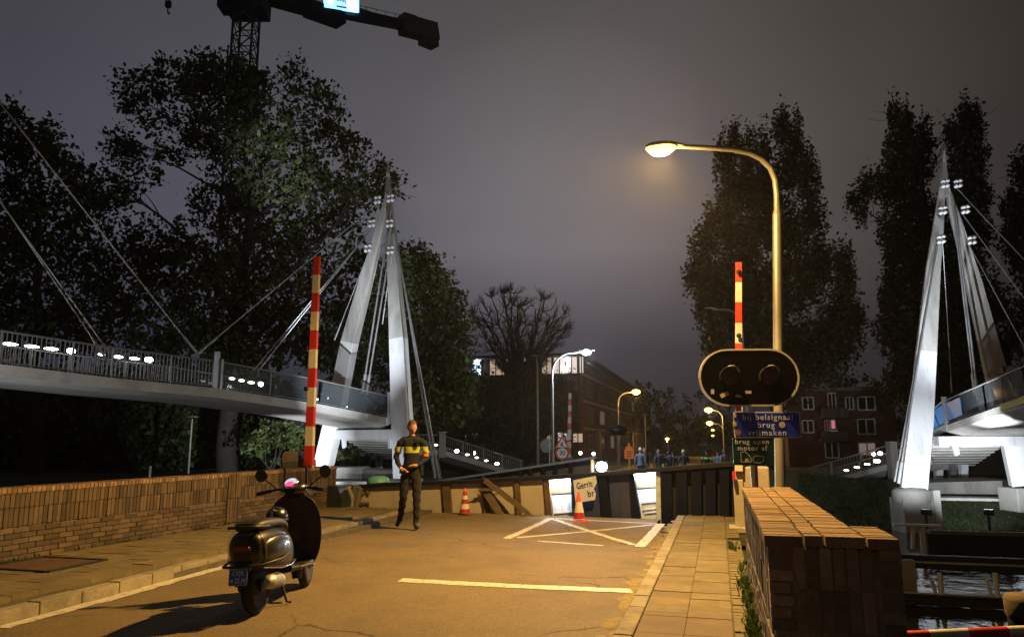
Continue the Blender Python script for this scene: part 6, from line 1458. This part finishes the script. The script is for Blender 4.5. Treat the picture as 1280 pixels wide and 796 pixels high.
# ================================================================ tower crane
YC = 82.0; cb = at(307, 45, YC)
ct = thing('tower_crane', 'dark tower crane with a lit blue sign rising behind the big dark trees', 'crane', Vector((cb.x, cb.y, ZF)))
O = Vector(ct.location); M_crane = mat('crane_steel', (.055, .045, .04), .6, .3, var=.2); M_crane_d = mat('dark_crane_steel', (.02, .018, .018), .6, .3)
def lattice(m, a, b_, w, h, n, r=.07, rb=.04):
    a, b_ = Vector(a), Vector(b_); d = (b_ - a).normalized(); up = Vector((0, 0, 1)) if abs(d.z) < .9 else Vector((0, 1, 0)); s = d.cross(up).normalized() * w / 2; u = s.cross(d).normalized() * h / 2
    cs = [s + u, -s + u, -s - u, s - u]
    for c in cs: m.bar(a + c, b_ + c, r * 2, r * 2)
    for i in range(n):
        p, q = a.lerp(b_, i / n), a.lerp(b_, (i + 1) / n)
        for k in range(4):
            c, e = cs[k], cs[(k + 1) % 4]; m.bar(p + c, q + e, rb * 2, rb * 2); m.bar(p + e, q + c, rb * 2, rb * 2); m.bar(p + c, p + e, rb * 2, rb * 2)
zt = at(307, 12, YC).z - O.z
m = MB(); lattice(m, (0, 0, 0), (0, 0, zt), 2.3, 2.3, 26, .11, .05); m.build('mast', M_crane, ct)
m = MB(); m.tube([(-2.0, 0, zt * .8), (-2.0, 0, zt - 4.6)], .1, 6); m.bar((-2.0, 0, zt - 4.8), (-1.2, 0, zt - 4.8), .1, .1); m.build('ladder_pipe', M_crane_d, ct)
m = MB(); m.box((0, 0, zt + .3), (4.6, 3.4, 2.0)); m.box((-1.8, -.6, zt + .2), (2.4, 2.2, 1.6)); m.build('slewing_unit', M_crane_d, ct, bevel=.1)
j0, j1 = at(318, -6, YC) - O, at(543, 44, 104) - O
dj = (j1 - j0); dj.normalize(); sj = dj.cross(Vector((0, 0, 1))).normalized()
def J_(px, dy=0): t = (px - 318) / (543 - 318); Y = 1 / (1 / YC + (1 / 104 - 1 / YC) * t); return at(px, -6 + 50 * t + dy, Y) - O
m = MB(); m.bar(J_(318), J_(540, -4), 1.6, 1.1, w2=1.4, h2=1.0); m.bar(J_(318, -3), J_(400, 2), 1.8, 1.6); m.build('counter_jib', M_crane_d, ct)
m = MB(); m.bar(J_(384, 2), J_(426, 8), 2.2, 1.6); m.build('winch_platform', M_crane_d, ct)
sl_ = [J_(399, -14.5), J_(442, -18), J_(442, -1.5), J_(399, 1.5)]
sl_ = [p - sj * 1.2 * (1 if sj.y > 0 else -1) for p in sl_]
m = MB(); th = sj * .25 * (1 if sj.y > 0 else -1); m.add(sl_ + [p + th for p in sl_], [(0, 1, 2, 3), (7, 6, 5, 4), (0, 4, 5, 1), (1, 5, 6, 2), (2, 6, 7, 3), (3, 7, 4, 0)]); fix_normals(m.build('lit_sign', glow('blue_white_sign_glow', (.25, .62, 1.0), 2.4), ct))
def SP_(s, t_): return sl_[3].lerp(sl_[2], s).lerp(sl_[0].lerp(sl_[1], s), t_) - th * .15
m = MB()
for s, t_, rx in ((.14, .62, .55), (.78, .5, .95)):
    c = SP_(s, t_); m.lathe([(rx, 0), (rx, .02)], c, -th, 18)
m.build('sign_disc', glow('white_sign_glow', (.85, 1, 1), 4), ct)
m = MB()
for s0, s1, a, b_ in ((.27, .31, .6, .95), (.34, .38, .55, .95), (.41, .46, .6, .95), (.49, .53, .55, .95), (.56, .60, .45, .95), (.33, .62, .12, .27)): m.bar(SP_(s0, (a + b_) / 2), SP_(s1, (a + b_) / 2), .06, (b_ - a) * 1.5)
m.build('sign_mark', glow('deep_blue_sign_glow', (.02, .10, .6), .8), ct)
m = MB(); a, b_ = J_(445, -10), J_(520, -16)
for k in range(7): p = J_(446 + k * 12, -5); m.bar(p, p + Vector((0, 0, 1.3)), .07, .07, up=(1, 0, 0))
for dz in (.7, 1.3): m.bar(J_(446, -5) + Vector((0, 0, dz)), J_(518, -5) + Vector((0, 0, dz)), .06, .06)
m.bar(J_(446, -12), J_(505, -3), .3, .3); m.build('walkway_railing', M_crane, ct)
m = MB(); m.bar(J_(502, -4), J_(543, -2), 2.0, 2.6); m.bar(J_(527, 2), J_(543, 5), 1.8, 3.0); m.build('counterweight', mat('grey_ballast', (.16, .145, .13), .8, var=.2), ct)
m = MB(); m.bar(J_(503, -9), J_(518, -8), 1.4, 2.0); m.build('hoist_winch', mat('ochre_winch', (.16, .09, .02), .6), ct)
jm0, jm1 = at(300, -14, YC - 1) - O, at(60, -95, 62) - O
m = MB(); lattice(m, jm0, jm1, 1.6, 1.7, 20, .08, .04); m.build('main_jib', M_crane, ct)
hk = at(210, 10, 73) - O
m = MB(); m.tube([hk, hk + Vector((0, 0, 8))], .05, 5); m.build('hoist_cable', M_dark, ct); m = MB(); m.box(hk + Vector((0, 0, .4)), (.55, .4, .7)); m.tube([hk, hk - Vector((0, 0, .5)), hk + Vector((.15, 0, -.8)), hk + Vector((.25, 0, -.5))], .08, 6); m.build('hook_block', M_dark, ct, bevel=.05)
# ================================================================ trees: tapered limbs and many small leaves
def leaf_mesh(name, P, N, size, m_, parent):
    """P: leaf centres (n,3); diamond leaves with random turns"""
    n = len(P); rg = np.random.default_rng(N)
    a = rg.normal(size=(n, 3)); a /= np.linalg.norm(a, axis=1)[:, None]
    b_ = rg.normal(size=(n, 3)); b_ -= a * (a * b_).sum(1)[:, None]; b_ /= np.linalg.norm(b_, axis=1)[:, None]
    s = (size * rg.uniform(.6, 1.35, n))[:, None]
    nrm = np.cross(a, b_)
    V = np.stack([P - a * s * .6, P + b_ * s * .36 + nrm * s * .1 - a * s * .05, P + a * s * .6, P - b_ * s * .36 + nrm * s * .1 - a * s * .05], 1).reshape(-1, 3)
    me = bpy.data.meshes.new(name); me.vertices.add(4 * n); me.vertices.foreach_set('co', V.ravel().astype(np.float32))
    me.loops.add(4 * n); me.loops.foreach_set('vertex_index', np.arange(4 * n, dtype=np.int32)); me.polygons.add(n)
    me.polygons.foreach_set('loop_start', np.arange(0, 4 * n, 4, dtype=np.int32)); me.polygons.foreach_set('loop_total', np.full(n, 4, dtype=np.int32))
    me.update(calc_edges=True); me.materials.append(m_)
    o = bpy.data.objects.new(name, me); COL.objects.link(o); o.parent = parent; return o
def crown_points(clumps, Y, O, dens, sprig, seed, depth, vert=0.0):
    """clumps: (px, py, rx, ry) seen at Y; leaves gathered in sprigs, thinner towards the rim"""
    rg = np.random.default_rng(seed); out = []
    for c in clumps:
        px, py, rx = c[0], c[1], c[2]; ry = c[3] if len(c) > 3 else rx
        Yc = Y + rg.uniform(-1, 1) * depth; C = at(px, py, Yc) - O; k = Yc / FPX; Rx, Rz = rx * k, ry * k; Ry = (Rx + Rz) / 2
        ns = max(6, int(dens * rx * ry / 60.0))
        d = rg.normal(size=(ns, 3)); d /= np.linalg.norm(d, axis=1)[:, None]; r = rg.uniform(.0, 1, ns) ** .45
        S = np.array(C) + d * r[:, None] * np.array([Rx, Ry, Rz])
        for q in S:
            n = rg.integers(12, 26); sp = sprig * rg.uniform(.7, 1.9)
            e_ = rg.normal(size=(n, 3)); e_ /= np.linalg.norm(e_, axis=1)[:, None]; e_ *= (rg.uniform(0, 1, n) ** .5)[:, None]
            out.append(q + e_ * np.array([sp, sp, sp * (1 + vert)]))
    return np.concatenate(out)
def limb(m, a, b_, r0, r1, rg, bend=.12, n=6, seg=7):
    a, b_ = Vector(a), Vector(b_); d = b_ - a; L_ = d.length; s = d.cross(Vector((rg.uniform(-1, 1), rg.uniform(-1, 1), .2))).normalized(); k = rg.uniform(-bend, bend) * L_
    pts = [a + d * (i / n) + s * k * math.sin(math.pi * i / n) + Vector((rg.uniform(-1, 1), rg.uniform(-1, 1), 0)) * .012 * L_ for i in range(n + 1)]
    m.tube(pts, [r0 + (r1 - r0) * i / n for i in range(n + 1)], seg, cap=False); return pts
def tree(name, label, base_px, Y, zb, clumps, m_leaf, seed, leaf=.30, dens=1.0, sprig=.45, depth=3.0, trunk=.4, forks=None, vert=0.0, group=None, bend=.12):
    rg = random.Random(seed); p = at(base_px, 560, Y); O = Vector((p.x, p.y, zb)); t = thing(name, label, 'tree', O, 0, group)
    P = crown_points(clumps, Y, O, dens, sprig, seed, depth, vert); leaf_mesh('crown', P, seed, leaf, m_leaf, t)
    m = MB(); cs = sorted([(at(c[0], c[1], Y + rg.uniform(-1, 1) * depth * .7) - O) for c in clumps], key=lambda q: q.z)
    top = max(q.z for q in cs); fz = top * (forks or .35); ctr = sum((q.x for q in cs)) / len(cs)
    tr = limb(m, (0, 0, 0), (ctr * .3, 0, fz), trunk, trunk * .7, rg, .05, 8, 10); ends = [(tr[-1], trunk * .62)]
    tr2 = limb(m, tr[-1], (ctr * .7, 0, top * .85), trunk * .62, trunk * .15, rg, .08, 8, 8); spine = tr + tr2
    for q in cs:
        cand = [s for s in spine if s.z < q.z - .08 * top] or [spine[len(tr) // 2]]
        s = min(cand, key=lambda s_: (s_ - q).length + rg.uniform(0, 1.5) + abs(q.z - s_.z - (abs(q.x - s_.x)) * 1.1) * .5)
        k = trunk * .45 * max(.25, 1 - s.z / top); lp_ = limb(m, s, q, k, k * .2, rg, bend * 1.5, 7, 6)
        for j in range(5):
            b0 = lp_[rg.randint(5, 7)]; e_ = q + Vector((rg.gauss(0, 1), rg.gauss(0, 1), rg.gauss(.3, .6))) * (.55 + .6 * sprig); limb(m, b0, e_, k * .24, .012, rg, .2, 4, 4)
    m.build('trunk', M_bark, t); return t
BIG = [(310, 102, 34, 26), (250, 80, 22, 18), (270, 260, 40), (175, 122, 34), (222, 100, 38, 34), (262, 112, 36, 44), (300, 120, 40, 50), (372, 108, 22, 34), (405, 140, 34, 38), (436, 185, 26, 30), (448, 225, 26), (350, 170, 46), (285, 185, 46), (235, 165, 42), (172, 190, 38), (150, 235, 26), (330, 240, 50), (385, 220, 42), (420, 270, 40), (372, 300, 48), (310, 310, 46), (215, 300, 34), (165, 310, 40), (260, 345, 44), (205, 360, 46), (330, 370, 50), (395, 360, 42), (150, 385, 44), (255, 410, 50), (320, 430, 46), (380, 420, 40), (480, 215, 16, 20), (470, 240, 22), (492, 235, 12, 22), (445, 320, 26), (200, 430, 40)]
tree('broadleaf_tree', 'biggest dark broadleaf tree, in front of the tower crane', 285, 46, -.4, BIG, M_leaf, 11, .31, 1.75, .62, 4, .62, .34)
LEFT = [(8, 150, 26), (30, 185, 34), (60, 170, 20), (70, 205, 28), (100, 225, 26), (20, 240, 40), (80, 265, 40), (125, 255, 26), (30, 300, 44), (95, 320, 40), (20, 360, 40), (80, 375, 42), (130, 345, 32), (30, 415, 40), (110, 415, 40), (-40, 170, 50), (-60, 260, 60), (-50, 360, 60), (-150, 220, 70), (-140, 340, 70)]
tree('broadleaf_tree', 'dark broadleaf tree at the picture edge crossed by the long cables', 45, 42, -.4, LEFT, M_leaf, 12, .30, 1.8, .62, 4, .5, .3)
BACK = [(515, 325, 22), (538, 350, 30), (560, 385, 24, 30), (520, 370, 36), (500, 330, 26), (545, 410, 36), (575, 420, 18, 26), (520, 430, 40), (560, 455, 32), (480, 400, 36), (490, 450, 40), (545, 490, 36), (450, 390, 30), (440, 440, 36), (585, 470, 18, 24), (520, 500, 36), (470, 350, 24), (425, 400, 26), (430, 470, 30), (575, 505, 24)]
tree('broadleaf_tree', 'mid green tree lit from below behind the pylon and the officer', 520, 44, -.4, BACK, M_leaf2, 13, .27, 2.6, .55, 3, .4, .3)
POP1 = [(918, 160, 3, 16), (903, 182, 3, 14), (937, 172, 3, 14), (978, 146, 3, 14), (996, 152, 3, 14), (956, 172, 3, 12), (1012, 200, 3, 14), (918, 176, 7, 20), (905, 205, 14, 26), (935, 195, 14, 26), (955, 190, 10, 22), (978, 165, 12, 24), (996, 178, 10, 24), (985, 210, 22, 30), (1010, 225, 14, 28), (920, 240, 26, 30), (955, 240, 26, 34), (898, 275, 22, 30), (880, 305, 18, 24), (930, 300, 34, 40), (980, 285, 32, 40), (1018, 275, 16, 34), (875, 345, 22, 26), (905, 355, 32, 34), (955, 360, 36, 40), (1000, 350, 34, 40), (1030, 330, 18, 26), (1052, 325, 14, 22), (1060, 360, 16, 22), (1050, 395, 28, 30), (1070, 400, 12, 20), (885, 385, 20, 26), (920, 410, 34, 34), (975, 425, 40, 36), (1020, 425, 34, 30), (1055, 430, 20, 22), (890, 425, 16, 20), (930, 455, 28), (1000, 460, 34, 26), (1035, 455, 22, 20)]
tree('poplar_tree', 'broad dark poplar with a double top behind the tall orange lamp', 965, 56, ZF, POP1, M_leaf3, 14, .25, 8, .34, 2.5, .5, .15, vert=2.0, bend=.05)
POP2 = [(1117, 138, 3, 14), (1134, 142, 3, 13), (1156, 158, 3, 12), (1207, 137, 3, 14), (1222, 140, 3, 14), (1190, 160, 3, 12), (1118, 155, 7, 22), (1135, 160, 10, 22), (1155, 175, 11, 20), (1125, 190, 18, 26), (1150, 205, 16, 30), (1110, 225, 18, 20), (1085, 235, 14, 14), (1068, 250, 11, 13), (1130, 240, 26, 34), (1208, 155, 14, 24), (1222, 160, 9, 24), (1190, 175, 9, 22), (1212, 200, 22, 32), (1200, 240, 22, 30), (1222, 245, 14, 30), (1205, 285, 24, 30), (1225, 290, 12, 22), (1155, 275, 28, 34), (1120, 290, 20, 26), (1130, 330, 26, 34), (1165, 330, 30, 36), (1205, 335, 26, 30), (1115, 370, 18, 26), (1145, 385, 34, 36), (1195, 385, 34, 36), (1235, 380, 22, 30), (1110, 415, 18, 24), (1150, 435, 38, 34), (1205, 435, 36, 34), (1250, 430, 24, 30), (1140, 480, 34), (1200, 480, 40, 30), (1078, 265, 10, 8)]
tree('poplar_tree', 'tall dark twin topped poplar behind the floodlit pylon beside the high bridge', 1170, 50, ZF, POP2, M_leaf3, 15, .24, 8, .30, 2.5, .5, .15, vert=2.0, bend=.06)
POP3 = [(1278, 215, 14, 22), (1268, 255, 14, 22), (1285, 280, 26, 30), (1266, 300, 14, 22), (1290, 330, 24, 30), (1310, 240, 26, 40), (1320, 320, 36, 50), (1300, 390, 40, 40), (1340, 420, 50, 50)]
tree('poplar_tree', 'dark poplar cut off by the picture edge beyond the high bridge cables', 1310, 48, ZF, POP3, M_leaf3, 16, .24, 7, .30, 2, .4, .15, vert=2.0)
# bare round tree
def bare_tree(name, label, base_px, Y, zb, ptop, half, seed):
    rg = random.Random(seed); p = at(base_px, 560, Y); O = Vector((p.x, p.y, zb)); t = thing(name, label, 'tree', O); m = MB(); tw = MB()
    H_ = at(base_px, ptop, Y).z - zb; R_ = half * Y / FPX; cz = H_ - R_ * .72; cc = Vector((0, 0, cz))
    tr = limb(m, (0, 0, 0), (.1, 0, H_ * .36), .42, .34, rg, .03, 6, 9); fork = tr[-1]; tips = []
    def rdir(up):
        while True:
            d = Vector((rg.gauss(0, 1), rg.gauss(0, 1), rg.gauss(0, .8) + up)).normalized()
            if d.z > -.35: return d
    for i in range(24):
        d = rdir(.2); tgt = cc + Vector((d.x * R_ * .92, d.y * R_ * .92, d.z * R_ * .70)); mid_ = fork.lerp(tgt, .45) + Vector((-d.x * .25, -d.y * .25, .0)) * R_ * .3
        pts = [fork.lerp(mid_, k / 4) + Vector((rg.gauss(0, .08), rg.gauss(0, .08), 0)) for k in range(4)] + [mid_.lerp(tgt, k / 4) + Vector((rg.gauss(0, .1), rg.gauss(0, .1), rg.gauss(0, .06))) for k in range(5)]
        m.tube(pts, [.20 * (1 - .82 * k / 8) for k in range(9)], 6, cap=False)
        for j in range(15):
            a = pts[rg.randint(3, 8)]; e_ = rdir(.5); e_ = (e_ + d * .8).normalized(); L_ = rg.uniform(.22, .42) * R_; b1 = a + e_ * L_; ex = b1 - cc; q = (ex.x / R_) ** 2 + (ex.y / R_) ** 2 + (ex.z / (R_ * .74)) ** 2
            if q > 1: b1 = cc + ex / math.sqrt(q)
            md = a.lerp(b1, .5) + Vector((rg.gauss(0, .12), rg.gauss(0, .12), rg.gauss(0, .1)))
            tw.tube([a, md, b1], [.045, .03, .016], 4, cap=False)
            for k in range(8):
                s0 = a.lerp(md, rg.random()) if rg.random() < .4 else md.lerp(b1, rg.random()); f_ = (e_ + rdir(.7) * .9).normalized(); L2 = rg.uniform(.08, .19) * R_; tw.tube([s0, s0 + f_ * L2 * .5 + Vector((rg.gauss(0, .04), 0, 0)), s0 + f_ * L2], [.02, .014, .008], 3, cap=False)
    m.build('trunk', M_bark, t); o = tw.build('twigs', M_bark, t); stuff(o)
    rn = np.random.default_rng(seed); tv = np.array(tw.v); idx = rn.integers(0, len(tv), 4200); leaf_mesh('crown', tv[idx] + rn.normal(size=(4200, 3)) * .12, seed, .11, M_leaf, t); return t
bare_tree('bare_tree', 'round leafless tree in front of the lit top floor windows', 648, 62, ZF, 364, 66, 21)
# bushes and hedges
def bush(name, label, clumps, Y, zb, m_leaf, seed, leaf=.16, dens=1.3, sprig=.22, depth=.8, base=None):
    rg = random.Random(seed); p = at(base or clumps[0][0], 560, Y); O = Vector((p.x, p.y, zb)); t = thing(name, label, name.split('_')[-1], O)
    leaf_mesh('foliage', crown_points(clumps, Y, O, dens, sprig, seed, depth), seed, leaf, m_leaf, t); m = MB()
    for c in clumps: limb(m, (rg.uniform(-.4, .4), rg.uniform(-.4, .4), 0), at(c[0], c[1], Y) - O, .05, .015, rg, .15, 5, 5)
    m.build('stems', M_bark, t); return t
bush('green_bush', 'bright green floodlit bush under the footbridge beside the grey barrier housing', [(345, 528, 20, 14), (330, 545, 18, 16), (362, 540, 18, 18), (350, 560, 24, 18), (376, 560, 14, 16), (318, 560, 16, 16), (392, 566, 12, 14)], 40.5, -.4, M_leaf2, 31, .20, 2.0)
bush('green_bush', 'darker green bush between the legs of the pylon behind the barrier boom', [(425, 560, 18, 20), (448, 566, 18, 16), (436, 545, 16, 14), (462, 572, 12, 12), (410, 575, 14, 12)], 41, -.4, M_leaf2, 32, .20, 1.8)
bush('dark_hedge', 'tall black hedge filling the gap beneath the long footbridge', [(x, y, 40, 34) for x in range(-100, 330, 42) for y in (492, 520, 550, 590)], 56, -.5, M_leaf, 33, .42, 3.2, .5, 3.0, base=110)
bush('dark_hedge', 'dark leafy growth below the lit green tree behind the ramp', [(x, y, 26, 22) for x in range(470, 640, 26) for y in (525, 555, 580)], 58, -.5, M_leaf, 34, .30, 2.6, .4, 1.2, base=550)
bush('lit_hedge', 'low hedge glowing yellow under the distant lamps behind the onlookers', [(x, 562 + (x * 7) % 5, 12, 12) for x in range(812, 905, 10)], 105, ZF, M_leaf2, 35, .30, 2.4, .35, 1.5, base=855)
def far_tree(label, clumps, Y, seed, base): return tree('broadleaf_tree', label, base, Y, ZF, clumps, M_leaf, seed, .5, 1.5, .7, 2.5, .35, .3, group='dark trees at the end of the far road')
far_tree('dark round tree at the end of the far road beside the orange terrace lamp', [(805, 490, 20, 16), (788, 505, 18, 18), (822, 502, 20, 20), (800, 525, 24, 18), (835, 522, 16, 18), (780, 530, 16)], 118, 41, 808)
far_tree('dark lower tree at the end of the far road above the white capped onlooker', [(850, 505, 18, 14), (868, 520, 16, 16), (845, 525, 18, 16), (862, 540, 18, 12), (838, 545, 16, 12)], 125, 42, 853)
far_tree('dark distant tree close beside the row of orange lamps under the signal', [(900, 500, 16, 16), (912, 520, 16, 20), (893, 545, 14, 14), (880, 490, 10, 10), (915, 545, 16, 14)], 135, 43, 905)
tree('broadleaf_tree', 'low dark tree showing over the roof of the brown flats', 1068, 82, ZF, [(1050, 482, 14, 8), (1070, 477, 16, 10), (1090, 483, 14, 8), (1035, 490, 14, 10), (1105, 490, 14, 10)], M_leaf, 44, .4, 1.6, .5, 1.5, .3, .4)

bush('bare_bush', 'tangled dark bare bush standing before the lower floors of the apartment block', [(x, y, 15, 17) for x in range(588, 712, 17) for y in (478, 503, 528, 553, 575)], 59, ZF, M_leaf, 36, .15, 3.2, .4, 1.5, base=650)
m_ = crown_points([(x, 543 + 6 * math.sin(x * .7), 24, 15 + 6 * math.sin(x * 1.3)) for x in range(380, 1420, 22)], 190, Vector((0, 0, 0)), 2.6, 1.2, 77, 6)
tl = bpy.data.objects.new('woods_anchor', None); ww = leaf_mesh('woods', m_, 77, 1.3, M_leaf, None); bpy.data.objects.remove(tl)
tag(stuff(ww), 'far dark line of trees closing the view behind the houses', 'woods')
# ================================================================ thin haze added to ring the lamps with halos
m = MB(); m.box((0, 130, 28), (860, 620, 70)); 
hz = bpy.data.materials.new('thin_haze'); hz.use_nodes = True; hz.node_tree.nodes.clear()
o_ = hz.node_tree.nodes.new('ShaderNodeOutputMaterial'); pv_ = hz.node_tree.nodes.new('ShaderNodeVolumePrincipled')
pv_.inputs['Color'].default_value = (.9, .9, .92, 1); pv_.inputs['Density'].default_value = 0.00030; pv_.inputs['Anisotropy'].default_value = 0.72
hz.node_tree.links.new(pv_.outputs[0], o_.inputs['Volume'])
h_ = m.build('haze', hz); h_['kind'] = 'stuff'; h_['label'] = 'thin haze added over the whole place to make halos round the lamps'; h_['category'] = 'haze'

# pieces that one could count become parts of their own
def split_pieces(o):
    bm = bmesh.new(); bm.from_mesh(o.data); bm.faces.ensure_lookup_table(); seen = set(); isl = []
    for f in bm.faces:
        if f.index in seen: continue
        st_ = [f]; seen.add(f.index); cur = []
        while st_:
            g_ = st_.pop(); cur.append(g_.index)
            for v in g_.verts:
                for h in v.link_faces:
                    if h.index not in seen: seen.add(h.index); st_.append(h)
        co = [v.co for i in cur for v in bm.faces[i].verts]
        isl.append([cur, [min(c[k] for c in co) - .012 for k in range(3)], [max(c[k] for c in co) + .012 for k in range(3)]])
    bm.free(); merged = True
    while merged:
        merged = False
        for i in range(len(isl)):
            for j in range(i + 1, len(isl)):
                a, b_ = isl[i], isl[j]
                if all(a[1][k] <= b_[2][k] and b_[1][k] <= a[2][k] for k in range(3)):
                    isl[i] = [a[0] + b_[0], [min(a[1][k], b_[1][k]) for k in range(3)], [max(a[2][k], b_[2][k]) for k in range(3)]]; del isl[j]; merged = True; break
            if merged: break
    if len(isl) < 2: return
    src = o.data
    for n, (fs_, _, _) in enumerate(isl):
        used = {}; V, F, MI, SM = [], [], [], []
        for i in fs_:
            p = src.polygons[i]; F.append([used.setdefault(v, len(used)) for v in p.vertices]); MI.append(p.material_index); SM.append(p.use_smooth)
        V = [None] * len(used)
        for k, i in used.items(): V[i] = tuple(src.vertices[k].co)
        me = bpy.data.meshes.new(o.name.split('.')[0]); me.from_pydata(V, [], F); me.update()
        for mt in src.materials: me.materials.append(mt)
        me.polygons.foreach_set('material_index', MI); me.polygons.foreach_set('use_smooth', SM)
        if n == 0: o.data = me
        else:
            c = o.copy(); c.data = me; COL.objects.link(c)
for o in list(scn.objects):
    if o.type == 'MESH' and o.parent is not None and o.name.split('.')[0] in ('plinth', 'base_plate', 'stand', 'room_lamp', 'sticker', 'girder_stiffener', 'boom_lamp', 'fence_post', 'sign_disc', 'footrest', 'pile', 'end_post', 'side_panel', 'screen_post', 'dark_marks', 'white_post', 'post_frame', 'ledge', 'counterweight', 'underside_rib', 'panel_seams', 'trim_strip', 'cables'):
        split_pieces(o)
